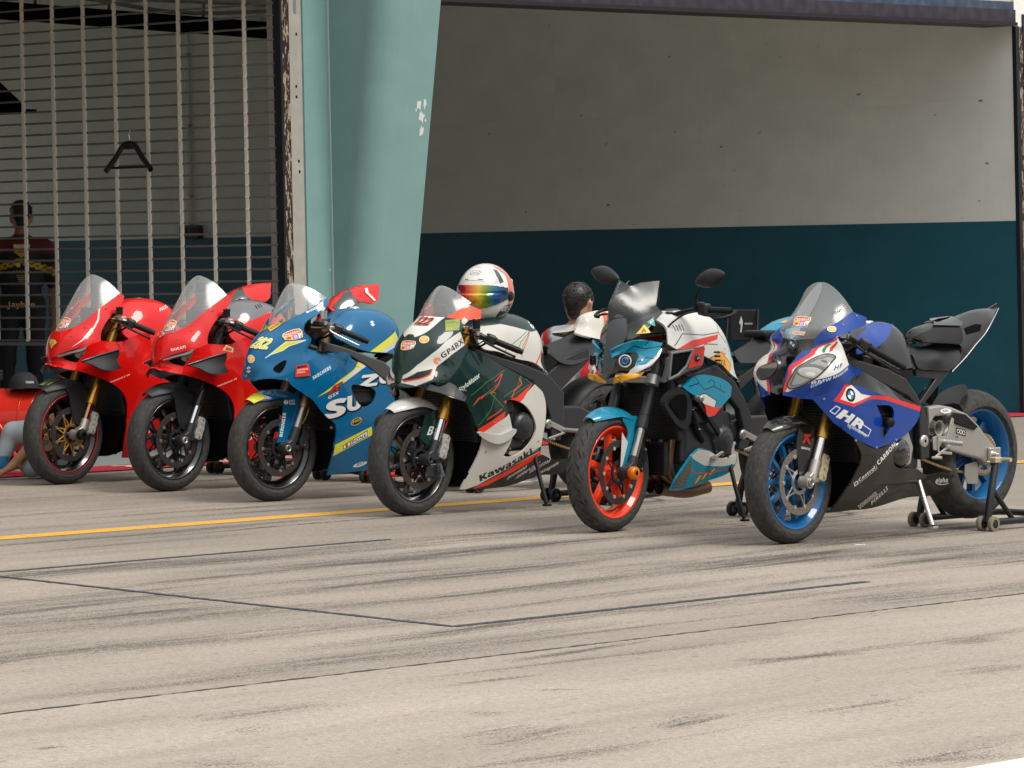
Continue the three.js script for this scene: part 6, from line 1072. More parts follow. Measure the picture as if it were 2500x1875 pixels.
  // tank and covers
  const ttex = livery(wht, (x) => {
    poly(x, [[0.76, 1.2], [0.80, 0.98], [0.84, 0.86], [0.90, 0.80], [1.1, 0.8], [1.1, 1.2]], teal); poly(x, xy(t.tred), red); poly(x, xy(t.tor), org, blk, 0.003);
    LN(x, [[0.30, 0.925], [0.38, 0.985], [0.55, 0.975], [0.70, 0.985], [0.72, 1.03]]); LN(x, [[0.70, 0.985], [0.78, 0.93]]); LN(x, [[0.50, 0.90], [0.56, 0.93], [0.68, 0.925]]);
    for (const k of [0, 1, 2, 3]) poly(x, [[0.70 + k * 0.016, 0.80 + k * 0.004], [0.706 + k * 0.016, 0.80 + k * 0.004], [0.70 + k * 0.016, 0.845], [0.694 + k * 0.016, 0.845]], blk);
    for (const k of [0, 1, 2, 3]) LN(x, [[0.345 + k * 0.018, 1.0], [0.35 + k * 0.018, 1.03]], blk, 0.005);
    x.strokeStyle = '#c05070'; x.lineWidth = 0.004; x.strokeRect(0.745, 0.875, 0.025, 0.025);
  });
  const tank = panel({ pts: t.tank, ctrl: t.tankc, pow: 3, sides: 2 }), tm = part('fuel_tank', tank.geo, paintOf(ttex, { roughness: 0.38 }), b);
  part('filler_cap', lathe([[0.001, 0.012], [0.03, 0.012], [0.036, 0.006], [0.037, -0.006]], 24, 'y').translate(0.50, 1.095, 0), M.satin, tm);
  const du = panel({ pts: t.duct, flange: 0.02 });
  for (const s of [1, -1]) {
    const d = part('air_duct', s > 0 ? du.geo : mirror(du.geo), std(lin(0.10, 0.10, 0.11), 0.5), b), f = (g) => s > 0 ? g : mirror(g);
    part('duct_mouth', f(onPanel(du, t.ductin, 0.004)), M.dark, d); { const loop = t.ductin.map((p) => [p[0], p[1], s * (du.zOf(p[0], p[1]) + 0.006)]); part('duct_rim', join(loop.map((p, i) => cyl(p, loop[(i + 1) % loop.length], 0.007, 0.007, 8)), loop.map((p) => new THREE.SphereGeometry(0.007, 8, 6).translate(...p))), std(lin(0.16, 0.16, 0.165), 0.5), d); } part('duct_flash', f(onPanel(du, t.ductred, 0.006)), paint(lin(0.62, 0.02, 0.01)), d);
    if (s > 0) { const m = t.ductred.reduce((u, p) => [u[0] + p[0] / 4, u[1] + p[1] / 4], [0, 0]), q = m; part('emblem', lathe([[0.001, 0.006], [0.016, 0.006], [0.02, 0.003], [0.021, 0]], 20).translate(q[0], q[1], du.zOf(...q) + 0.010), M.satin, d);
      part('emblem_spokes', join([0, 1, 2].map((k) => bar([q[0], q[1], du.zOf(...q) + 0.018], [q[0] + 0.016 * Math.cos(k * 2.094 + 1.57), q[1] + 0.016 * Math.sin(k * 2.094 + 1.57), du.zOf(...q) + 0.018], 0.005, 0.003))), M.alu, d);
      for (const k of [0, 1, 2, 3]) part('duct_slot', rbox(0.615 + k * 0.004, 0.888 - k * 0.021, 0.20, 0.04, 0.010, 0.012, 0.004), M.black, d); }
    part('side_cover', f(panel({ pts: t.sidec, flange: 0.02 }).geo), s > 0 ? P : TL, b);
    part('radiator_shroud', f(panel({ pts: t.radg, flange: 0.03 }).geo), M.matt, b);
    part('shroud_opening', f(panel({ pts: t.radgin.map((p) => [p[0], p[1], p[2] + 0.003]), flange: 0 }).geo), M.dark, b);
    part('crash_protector', join(cyl([0.47, 0.66, s * 0.12], [0.44, 0.66, s * 0.23], 0.012, 0.012, 12), lathe([[0.001, 0.018], [0.012, 0.018], [0.017, 0.01], [0.017, -0.02]], 16).rotateX(s < 0 ? Math.PI : 0).translate(0.44, 0.66, s * 0.235)), M.aluDull, b);
    const be = panel({ pts: t.belly, flange: 0.012 }), bm = part('belly_pan', f(be.geo), s > 0 ? P : TL, b);
    part('mesh_vent', f(onPanel(be, t.bellymesh, 0.003)), std(0xffffff, 0.6, 0.4, { map: canvas(256, 256, (x) => { x.fillStyle = '#8e8478'; x.fillRect(0, 0, 256, 256); x.fillStyle = '#141414'; for (let i = 0; i < 10; i++) for (let j = 0; j < 10; j++) { x.beginPath(); x.arc(13 + i * 25.6 + (j % 2) * 12, 13 + j * 25.6, 9, 0, 7); x.fill(); } }, true) }), bm);
  }
  { const tx = b.children.filter((c) => c.name === 'belly_pan').flatMap((c) => c.children); for (const m of tx) { const u = m.geometry.attributes.uv, p = m.geometry.attributes.position; for (let i = 0; i < u.count; i++) u.setXY(i, p.getX(i) * 14, p.getY(i) * 14); } }
  part('oil_cooler', join(rbox(0.315, 0.355, 0, 0.03, 0.17, 0.24, 0.006), Array.from({ length: 12 }, (_, k) => rbox(0.297, 0.285 + k * 0.0128, 0, 0.008, 0.004, 0.225, 0.001, 1))), M.grid, b);
  part('exhaust_collector', join(tube([[0.40, 0.20, 0], [0.58, 0.175, 0.02], [0.76, 0.19, 0.02]], 0.033, 12), tube([[0.40, 0.20, -0.06], [0.58, 0.175, -0.05], [0.76, 0.19, -0.03]], 0.03, 10)), M.pipe, b);
  for (const s of [1, -1]) { // hoses, cylinder head and small fittings round the engine
    part('coolant_hose', tube([[0.36, 0.66, s * 0.14], [0.44, 0.60, s * 0.17], [0.50, 0.50, s * 0.165], [0.56, 0.44, s * 0.15]], 0.016, 10), M.black, b); part('hose_clip', join([[0.445, 0.596, 0.17], [0.505, 0.495, 0.165]].map(([x, y, z]) => new THREE.TorusGeometry(0.017, 0.003, 6, 16).rotateX(1.2).translate(x, y, s * z))), M.steel, b, { kind: 'stuff' });
    part('cylinder_head', join(rbox(0.47, 0.60, s * 0.10, 0.16, 0.12, 0.12, 0.02), [0, 1, 2, 3].map((k) => rbox(0.47, 0.55 + k * 0.02, s * 0.155, 0.15, 0.007, 0.02, 0.002))), M.satin, b);
    part('frame_brace', bar([0.46, 0.66, s * 0.19], [0.66, 0.47, s * 0.18], 0.03, 0.016, 0, 0.006), M.black, b); part('engine_bracket', join(bar([0.62, 0.35, s * 0.175], [0.80, 0.42, s * 0.17], 0.016, 0.012), cyl([0.62, 0.35, s * 0.16], [0.62, 0.35, s * 0.195], 0.012, 0.012, 12)), M.aluDull, b);
    part('wiring_loom', tube([[0.30, 0.93, s * 0.08], [0.28, 0.85, s * 0.12], [0.33, 0.76, s * 0.15], [0.42, 0.70, s * 0.15]], 0.006, 6), M.black, b);
    part('control_cable', tube([[0.43, 1.10, s * 0.23], [0.36, 1.08, s * 0.19], [0.30, 1.0, s * 0.12], [0.29, 0.88, s * 0.07], [0.34, 0.78, s * 0.06]], 0.005, 6), M.black, b);
  }
  // bars, mirrors, lever guard
  const bars = part('handlebar', tube([[0.492, 1.101, -0.40], [0.46, 1.105, -0.28], [0.44, 1.10, -0.16], [0.42, 1.075, -0.06], [0.42, 1.075, 0.06], [0.44, 1.10, 0.16], [0.46, 1.105, 0.28], [0.492, 1.101, 0.40]], 0.0125, 10, 60), M.black, b);
  for (const s of [1, -1]) {
    part('grip', cyl([0.458, 1.105, s * 0.29], [0.49, 1.101, s * 0.395], 0.0168, 0.0168, 18), M.black, bars);
    part('switch_cluster', join(rbox(0.446, 1.108, s * 0.255, 0.045, 0.06, 0.06, 0.012), rbox(0.43, 1.135, s * 0.245, 0.03, 0.02, 0.035, 0.006)), M.satin, bars);
    part('lever', tube([[0.42, 1.09, s * 0.24], [0.395, 1.08, s * 0.30], [0.40, 1.075, s * 0.37], [0.41, 1.07, s * 0.41]], 0.006, 7), M.black, bars);
    part('lever_guard', tube([[0.49, 1.10, s * 0.40], [0.47, 1.095, s * 0.435], [0.43, 1.08, s * 0.44], [0.385, 1.066, s * 0.415], [0.37, 1.062, s * 0.38]], 0.0085, 8), M.black, bars);
    part('bar_riser', join(cyl([0.385, 1.0, s * 0.05], [0.42, 1.075, s * 0.05], 0.016, 0.014, 14), rbox(0.42, 1.078, s * 0.05, 0.04, 0.034, 0.03, 0.008)), M.satin, bars);
  }
  for (const [s, p] of [[1, [0.385, 1.265, 0.345]], [-1, [0.385, 1.275, -0.345]]]) {
    const arm = part('mirror_arm', join(tube([[0.43, 1.12, s * 0.215], [0.425, 1.155, s * 0.215], [0.415, 1.185, s * 0.235], [0.395, 1.225, s * 0.275], [0.39, 1.245, s * 0.30]], 0.0075, 8), cyl([0.43, 1.11, s * 0.215], [0.425, 1.16, s * 0.215], 0.0115, 0.0115, 10)), M.black, b);
    const sh = new THREE.SphereGeometry(1, 28, 18), q = sh.attributes.position; // mirror head: a flattened, pointed egg
    for (let i = 0; i < q.count; i++) { const X = q.getX(i), Y = q.getY(i), Z = q.getZ(i), k = 1 - 0.30 * Math.max(0, Z) * Math.max(0, Z) - 0.25 * Math.max(0, -Z); q.setXYZ(i, X > 0 ? X * 0.010 : X * 0.038 * k, Y * 0.047 * k, Z * 0.098); }
    sh.computeVertexNormals(); sh.rotateX(-0.24);
    const g0 = soup(sh).translate(p[0], p[1], Math.abs(p[2])), mm = part('mirror', s > 0 ? g0 : mirror(g0), M.matt, arm);
    part('mirror_glass', (s > 0 ? (g) => g : mirror)(soup(lathe([[0.001, 0.002], [0.036, 0.0]], 24, 'x').scale(1, 1, 2.2).rotateX(-0.24).translate(p[0] + 0.0105, p[1], Math.abs(p[2])))), M.chrome, arm);
  }
  part('phone_mount', join(cyl([0.40, 1.10, -0.02], [0.39, 1.16, -0.01], 0.008, 0.008, 10), rbox(0.375, 1.19, 0.0, 0.03, 0.07, 0.025, 0.008), new THREE.SphereGeometry(0.014, 12, 10).translate(0.395, 1.155, -0.01), new THREE.SphereGeometry(0.015, 12, 10).translate(0.355, 1.235, 0.0)), M.black, b);
  part('triple_clamp', join(rbox(0.30, 0.90, 0, 0.08, 0.03, 0.26, 0.01), rbox(0.235, 0.755, 0, 0.07, 0.035, 0.27, 0.012), [1, -1].map((s) => cyl([0.215, 0.73, s * 0.104], [0.235, 0.775, s * 0.104], 0.036, 0.036, 18))), M.aluDull, b);
  rearHalf(b, t, { rim: orangeRim, subframe: xy(t.subf), pvx: 0.86, eng: { cx: t.cover[0][0], cy: t.cover[0][1], cz: 0.14, x: 0.58, rx: 0.33, ry: 0.60, rh: 0.30 }, frameMat: std(lin(0.025, 0.026, 0.03), 0.45, 0.3) });
  const tail = panel({ pts: [[1.22, 0.97, 0], [1.32, 1.02, 0], [1.45, 1.05, 0], [1.60, 1.06, 0, 1], [1.52, 1.0, 0.08], [1.38, 0.955, 0.11], [1.24, 0.90, 0.12, 1]], pow: 2, sides: 2 }), tl = part('tail_unit', tail.geo, TL, b);
  pair('tail_flash', onPanel(tail, [[1.34, 1.02], [1.45, 1.045], [1.56, 1.05], [1.45, 1.02]], 0.003), paint(lin(0.8, 0.35, 0.02)), tl);
  part('pillion_pad', rbox(1.24, 0.965, 0, 0.16, 0.04, 0.15, 0.018, 3), M.black, b);
  return b;
}
// ---------------------------------------------------------------- the place: pit lane, garage, pillar, grille
const TURN = 48.5 * Math.PI / 180, TILT = 0.021, ORG = V3(-0.675, 0, -27.86), PIV = V3(0, 1.5, -30);
function atFacade(o, a = 0, y = 0, z = 0, turn = 0) { // a along the garage fronts, z outwards; the whole building leans a little against the sloping apron
  const q = new THREE.Quaternion().setFromAxisAngle(V3(0, 0, 1), TILT), p = V3(a, y, z).applyAxisAngle(V3(0, 1, 0), TURN).add(ORG);
  o.position.copy(p.sub(PIV).applyQuaternion(q).add(PIV)); o.quaternion.copy(q.multiply(new THREE.Quaternion().setFromAxisAngle(V3(0, 1, 0), TURN + turn)));
  return o;
}
function facThing(name, label, category, a, y, z, turn = 0, group) { const g = thing(name, label, category, [0, 0, 0], 0, group); return atFacade(g, a, y, z, turn); }
const struct = (o) => { o.userData.kind = 'structure'; return o; };
const flatUV = (g, k = 1) => { const p = g.attributes.position, u = g.attributes.uv; for (let i = 0; i < p.count; i++) u.setXY(i, p.getX(i) * k, p.getZ(i) * k); return g; };
const wallUV = (g, k = 1) => { const p = g.attributes.position, n = g.attributes.normal, u = g.attributes.uv; for (let i = 0; i < p.count; i++) { const ax = Math.abs(n.getX(i)), ay = Math.abs(n.getY(i)); u.setXY(i, (ax > 0.6 ? p.getZ(i) : p.getX(i)) * k, (ay > 0.6 ? p.getZ(i) : p.getY(i)) * k); } return g; };
const boxG = (a0, a1, y0, y1, z0, z1) => { const g = soup(new THREE.BoxGeometry(a1 - a0, y1 - y0, z1 - z0).translate((a0 + a1) / 2, (y0 + y1) / 2, (z0 + z1) / 2)); return wallUV(g, 1); };
// concrete: fine sand and pores, a tile of 2 m
const concreteTex = grainTex(1024, 1024, (() => {
  const big = new Float32Array(1024 * 1024), w = (x, y) => { const s = Math.sin, p = 2 * Math.PI / 1024; return s(x * p * 3 + 2 * s(y * p * 2)) * s(y * p * 4 + s(x * p * 3)) * 0.5; };
  return (i, j) => { const f = (PN.noise(i / 3.1, j / 3.1, 1) + PN.noise(i / 9, j / 9, 4)) * 0.5, g = rnd() - 0.5, pore = PN.noise(i / 6, j / 4, 9) > 0.52 ? -26 : 0; const v = 150 + f * 20 + g * 22 + w(i, j) * 4 + pore; return [v, v * 0.945, v * 0.865]; };
})(), true);
const concreteBump = grainTex(512, 512, (i, j) => 128 + 50 * PN.noise(i / 2.3, j / 2.3, 2) + 40 * (rnd() - 0.5));
concreteBump.repeat.set(1, 1);
const RUBBER = [[-8.6, 4.35, 3.6, 0.10, 0], [-10, 5.75, 3.0, 0.20, 0], [-7.6, 5.8, 3.4, 0.16, 1], [-8.4, 6.15, 2.6, 0.22, 1], [-10.6, 6.95, 2.2, 0.26, 0], [-8.6, 7.15, 2.2, 0.24, 0], [-10.8, 7.55, 2.4, 0.22, 1], [-8.5, 7.75, 1.9, 0.16, 0], [-7.2, 7.7, 2.5, 0.30, 0],
  [-7.4, 6.3, 3.2, 0.14, 0], [-6.2, 5.6, 3.0, 0.12, 0], [-5.0, 6.0, 3.0, 0.20, 1], [-10.2, 8.78, 2.4, 0.16, 0], [-8.2, 8.8, 2.2, 0.12, 1], [-11.0, 8.3, 2.6, 0.26, 1], [-6.2, 8.2, 1.6, 0.14, 0], [-5.4, 7.2, 2.2, 0.26, 0], [-6.6, 6.8, 2.6, 0.2, 0], [-9.2, 6.45, 2.0, 0.12, 0],
  [-10.6, 9.75, 2.4, 0.08, 1], [-11.8, 10.0, 0.7, 0.14, 1], [-11.6, 10.9, 0.5, 0.16, 1], [-9.6, 10.3, 2.2, 0.10, 1], [-11.0, 11.2, 0.5, 0.12, 0], [-10.4, 11.3, 0.6, 0.12, 1], [-12.2, 11.4, 1.0, 0.12, 1], [-9.2, 11.0, 0.5, 0.14, 1], [-8.4, 10.4, 0.4, 0.16, 1], [-9.9, 9.6, 1.0, 0.06, 0], [-4.0, 5.2, 3.0, 0.14, 0], [-3.0, 3.2, 2.4, 0.12, 1], [-6.4, 3.3, 2.2, 0.10, 1], [-8.0, 3.1, 1.6, 0.08, 0]];
seedState = 4242; for (let k = 0; k < 70; k++) RUBBER.push([-13 + rnd() * 9.5, 4.3 + rnd() * 5.0, 0.6 + rnd() * 2.6, 0.05 + rnd() * 0.22, 1 + 2 * (k % 3)]); for (let k = 0; k < 34; k++) RUBBER.push([-13 + rnd() * 9, 9.6 + rnd() * 3.2, 0.12 + rnd() * rnd() * 1.4, 0.03 + rnd() * 0.14, 1 + 2 * (k % 3)]); for (let k = 0; k < 16; k++) RUBBER.push([-9 + rnd() * 7, 0.8 + rnd() * 3.2, 0.5 + rnd() * 2.0, 0.04 + rnd() * 0.12, 1]);
{
  // apron as one sheet, mottled by vertex colour, dense where the camera is near
  const n = 150, m = 190, P = [], C = [], U = [], I = [];
  for (let j = 0; j <= m; j++) for (let i = 0; i <= n; i++) {
    const x = i === 0 ? -120 : i === n ? 120 : -7 + 14 * (i - 1) / (n - 2), z = j === 0 ? 60 : j === m ? -160 : -8 - 28 * (j - 1) / (m - 2);
    P.push(x, 0, z);
    const a = (x - ORG.x) * Math.cos(TURN) - (z - ORG.z) * Math.sin(TURN), o = (x - ORG.x) * Math.sin(TURN) + (z - ORG.z) * Math.cos(TURN);
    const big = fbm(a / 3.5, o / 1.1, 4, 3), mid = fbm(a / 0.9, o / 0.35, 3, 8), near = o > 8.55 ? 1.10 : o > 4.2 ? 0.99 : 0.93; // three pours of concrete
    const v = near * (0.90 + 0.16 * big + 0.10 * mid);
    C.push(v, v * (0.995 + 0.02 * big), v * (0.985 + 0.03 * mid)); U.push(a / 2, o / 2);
    if (i < n && j < m) { const k = j * (n + 1) + i; I.push(k, k + 1, k + n + 2, k, k + n + 2, k + n + 1); }
  }
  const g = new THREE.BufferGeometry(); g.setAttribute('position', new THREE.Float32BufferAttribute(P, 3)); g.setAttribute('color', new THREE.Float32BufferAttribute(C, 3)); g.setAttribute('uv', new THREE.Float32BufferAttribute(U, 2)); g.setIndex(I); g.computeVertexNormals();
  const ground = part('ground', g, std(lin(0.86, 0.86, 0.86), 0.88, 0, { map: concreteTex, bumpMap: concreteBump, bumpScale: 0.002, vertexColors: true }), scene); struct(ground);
  // strips laid on the apron: from a0 to a1 along the garages, o = distance out from the garage fronts
  const strip = (name, pts, w, y, mat, ragged = 0, parent = ground) => {
    const Q = [], UV = [], J = [], N = pts.length; let len = 0;
    for (let i = 0; i < N; i++) {
      const p = pts[i], q = pts[Math.min(N - 1, i + 1)], r = pts[Math.max(0, i - 1)], dx = q[0] - r[0], dz = q[1] - r[1], l = Math.hypot(dx, dz) || 1;
      const w0 = w * (1 + ragged * (rnd() - 0.5) * 2), s = ragged * w * (rnd() - 0.5);
      if (i) len += Math.hypot(p[0] - r[0], p[1] - r[1]);
      for (const k of [-1, 1]) { Q.push(p[0] + (-dz / l) * (k * w0 / 2 + s), y, p[1] + (dx / l) * (k * w0 / 2 + s)); UV.push(len, (k + 1) / 2); }
      if (i < N - 1) J.push(i * 2, i * 2 + 1, i * 2 + 3, i * 2, i * 2 + 3, i * 2 + 2);
    }
    const h = new THREE.BufferGeometry(); h.setAttribute('position', new THREE.Float32BufferAttribute(Q, 3)); h.setAttribute('uv', new THREE.Float32BufferAttribute(UV, 2)); h.setIndex(J); h.computeVertexNormals();
    const nn = h.attributes.normal; if (nn.getY(0) < 0) { h.setIndex(J.map((_, i) => J[i - i % 3 + [0, 2, 1][i % 3]])); h.computeVertexNormals(); }
    return part(name, h, mat, parent);
  };
  const line = (A, B, n = 120) => Array.from({ length: n + 1 }, (_, i) => [A[0] + (B[0] - A[0]) * i / n, A[1] + (B[1] - A[1]) * i / n]);
  const tar = std(lin(0.030, 0.034, 0.040), 0.6, 0, { bumpMap: speckle, bumpScale: 0.001 });
  const toW0 = (a, o) => [ORG.x + a * Math.cos(TURN) + o * Math.sin(TURN), ORG.z - a * Math.sin(TURN) + o * Math.cos(TURN)];
  const run = (a0, o0, a1, o1, n) => line(toW0(a0, o0), toW0(a1, o1), n);
  const worn = (c, k) => std(c, 0.75, 0, { alphaMap: grainTex(512, 64, (i, j) => (fbm(i / 14, j / 14, 4, k) + (rnd() - 0.5) * 0.35 > 0.34 ? 0 : 255)), transparent: true, alphaTest: 0.5 });
  strip('yellow_line', run(-16, 3.985, 12, 3.985, 300), 0.165, 0.004, worn(lin(0.66, 0.34, 0.045), 2), 0.03);
  strip('white_line', run(-22, 12.53, 4, 12.53, 60), 0.22, 0.004, worn(lin(0.74, 0.72, 0.68), 6), 0.02);
  strip('red_kerb_line', run(-9, 0.12, 12, 0.12, 60), 0.42, 0.0085, worn(lin(0.42, 0.012, 0.03), 11), 0.01);
  strip('joint_sealant', run(-12, 5.47, -6.05, 5.46, 160), 0.042, 0.004, tar, 0.16);
  strip('joint_sealant', run(-9.06, 8.62, -6.43, 8.62, 110), 0.044, 0.0042, tar, 0.16);
  strip('joint_sealant', run(-8.70, 5.50, -9.06, 8.62, 110), 0.034, 0.0045, tar, 0.30);
  strip('joint_sealant', run(-16, 9.44, 6, 9.44, 700), 0.013, 0.004, std(lin(0.055, 0.05, 0.045), 0.9), 0.75);
  strip('joint_sealant', run(-6, 4.42, -2.5, 4.45, 120), 0.010, 0.004, std(lin(0.10, 0.095, 0.09), 0.9), 0.9);
  const letterMat = printCut(canvas(512, 64, (x) => { x.fillStyle = '#e6dcd6'; x.font = 'italic bold 60px sans-serif'; x.fillText('SEPANG  SEPANG', 6, 54, 500); }));
  { const q = strip('kerb_lettering', run(-2.9, 0.12, -0.5, 0.12, 4), 0.30, 0.0125, letterMat), u = q.geometry.attributes.uv; for (let i = 0; i < u.count; i++) u.setX(i, u.getX(i) / 2.4); }
  // the slabs in front of the garages: sand grain, pores, stains and granules of tyre rubber dragged along the lane
  const A0 = -14, O0 = 0.34, TA = 6, TO = 6.5, RES = 1536;
  for (let ti = 0; ti < 2; ti++) for (let tj = 0; tj < 2; tj++) {
    const a0 = A0 + ti * TA, o0 = O0 + tj * TO, ka = RES / TA, ko = RES / TO, dens = new Float32Array(RES * RES), low = new Float32Array(193 * 193);
    for (const [a, o, len, w, k] of RUBBER) {
      const i0 = Math.max(0, Math.floor((a - a0) * ka)), i1 = Math.min(RES - 1, Math.ceil((a + len - a0) * ka)), sl = (k % 3 - 1) * 0.12 / len;
      const j0 = Math.max(0, Math.floor((o - w - 0.14 - o0) * ko)), j1 = Math.min(RES - 1, Math.ceil((o + w + 0.14 - o0) * ko));
      for (let j = j0; j <= j1; j++) for (let i = i0; i <= i1; i++) {
        const aa = a0 + i / ka, t = (aa - a) / len, oo = o0 + j / ko - o - sl * (aa - a) - 0.05 * PN.noise(aa * 0.8, o, 5), u = oo / (w * 0.62);
        if (Math.abs(u) > 1.5) continue;
        const n = PN.noise(aa * 1.3, oo * 22 + o * 9, k) * 0.75 + PN.noise(aa * 5, oo * 60, k + 3) * 0.45, e = Math.exp(-u * u * 1.6) * Math.sin(Math.PI * Math.min(1, Math.max(0, t))) ;
        dens[j * RES + i] += Math.max(0, e * (0.42 + n)) * (k ? 0.55 : 0.9);
      }
    }
    for (let j = 0; j < 193; j++) for (let i = 0; i < 193; i++) { const a = a0 + i / 192 * TA, o = o0 + j / 192 * TO; low[j * 193 + i] = fbm(a / 2.6, o / 0.9, 4, 3) * 1.0 + Math.max(0, fbm(a / 1.5, o / 0.16, 3, 14)) * -1.1; }
    const tex = grainTex(RES, RES, (i, j) => {
      const x = i * 192 / RES, y = j * 192 / RES, xi = Math.floor(x), yi = Math.floor(y), fx = x - xi, fy = y - yi, L = (p, q) => low[q * 193 + p], lw = (L(xi, yi) * (1 - fx) + L(xi + 1, yi) * fx) * (1 - fy) + (L(xi, yi + 1) * (1 - fx) + L(xi + 1, yi + 1) * fx) * fy;
      const o = o0 + j / ko, pour = o > 9.44 ? 10 : o > 5.47 ? 0 : -7, g = rnd(), g2 = rnd();
      let v = 147 + pour + lw * 27 + (g - 0.5) * 30 + (g2 > 0.985 ? -38 : g2 < 0.012 ? 22 : 0) + PN.noise(i * 0.16, j * 0.16, 3) * 11 + (PN.noise(i * 0.07, j * 0.16, 21) + 0.5 * PN.noise(i * 0.3, j * 0.5, 8) > 0.62 ? -34 : 0);
      const d = dens[j * RES + i]; if (d > 0 && rnd() < d * 1.25) v = v * 0.46 + 12 * g; else v -= d * 22;
      return [v * 1.01, v * 0.935, v * 0.855];
    }, true);
    tex.wrapS = tex.wrapT = THREE.ClampToEdgeWrapping;
    const P = [], U = [], N = 8, J = []; for (let j = 0; j <= N; j++) for (let i = 0; i <= N; i++) { const [x, z] = toW0(a0 + i / N * TA, o0 + j / N * TO); P.push(x, 0.002, z); U.push(i / N, j / N); if (i < N && j < N) { const k = j * (N + 1) + i; J.push(k, k + N + 2, k + 1, k, k + N + 1, k + N + 2); } }
    const h = new THREE.BufferGeometry(); h.setAttribute('position', new THREE.Float32BufferAttribute(P, 3)); h.setAttribute('uv', new THREE.Float32BufferAttribute(U, 2)); h.setIndex(J); h.computeVertexNormals(); const bt = concreteBump.clone(); bt.repeat.set(6, 6.5);
    part('concrete_slab', h, std(0xffffff, 0.9, 0, { map: tex, bumpMap: bt, bumpScale: 0.0016 }), ground);
  }
}
// ---------------------------------------------------------------- garage building
const stainTex = (base, amp, seed, marks) => canvas(1024, 512, (x, w, h) => {
  x.fillStyle = base; x.fillRect(0, 0, w, h); const d = x.getImageData(0, 0, w, h);
  for (let j = 0; j < h; j++) for (let i = 0; i < w; i++) { const n = fbm(i / 90, j / 60, 5, seed) * amp + fbm(i / 7, j / 40, 2, seed + 5) * amp * 0.35 + (rnd() - 0.5) * 3, o = (j * w + i) * 4; d.data[o] += n; d.data[o + 1] += n; d.data[o + 2] += n * 0.9; }
  x.putImageData(d, 0, 0); marks?.(x, w, h);
}, true);
const scuffs = (x, w, h, n, c) => { for (let k = 0; k < n; k++) { x.strokeStyle = c; x.globalAlpha = 0.25 + rnd() * 0.5; x.lineWidth = 0.6 + rnd() * 1.6; const a = rnd() * w, b = rnd() * h, l = 3 + rnd() * 16; x.beginPath(); x.moveTo(a, b); x.lineTo(a + l * (rnd() - 0.3), b + l * (rnd() - 0.5) * 0.7); x.stroke(); } x.globalAlpha = 1; };
const upperTex = stainTex('#e8e9e0', 14, 3, (x, w, h) => scuffs(x, w, h, 46, '#4a463f')), lowerTex = stainTex('#165868', 10, 7, (x, w, h) => scuffs(x, w, h, 26, '#0c2a33')), tealTex = stainTex('#779a97', 9, 12, (x, w, h) => scuffs(x, w, h, 18, '#c9d2ca')), creamTex = stainTex('#c4bba9', 16, 21, (x, w, h) => scuffs(x, w, h, 40, '#6a5f50'));
for (const t of [upperTex, lowerTex, tealTex, creamTex]) { t.repeat.set(1 / 5, 1 / 2.5); }
const mUpper = std(0xffffff, 0.8, 0, { map: upperTex }), mLower = std(0xffffff, 0.55, 0, { map: lowerTex }), mTeal = std(0xffffff, 0.62, 0, { map: tealTex }), mCream = std(0xffffff, 0.8, 0, { map: creamTex });
const rustTex = canvas(256, 1024, (x, w, h) => {
  x.fillStyle = '#17130f'; x.fillRect(0, 0, w, h); const d = x.getImageData(0, 0, w, h);
  for (let j = 0; j < h; j++) for (let i = 0; i < w; i++) { const n = fbm(i / 22, j / 55, 5, 31), m = fbm(i / 9, j / 14, 3, 37), o = (j * w + i) * 4; if (n + m * 0.5 > 0.10) { d.data[o] = 150 + m * 60; d.data[o + 1] = 140 + m * 60; d.data[o + 2] = 122 + m * 50; } else if (n + m * 0.6 > -0.05) { d.data[o] = 78 + m * 50; d.data[o + 1] = 42 + m * 30; d.data[o + 2] = 26 + m * 20; } }
  x.putImageData(d, 0, 0);
}, true);
rustTex.repeat.set(4, 0.5);
const mRust = std(0xffffff, 0.75, 0, { map: rustTex }), mSteel = std(lin(0.012, 0.014, 0.018), 0.5, 0.3);
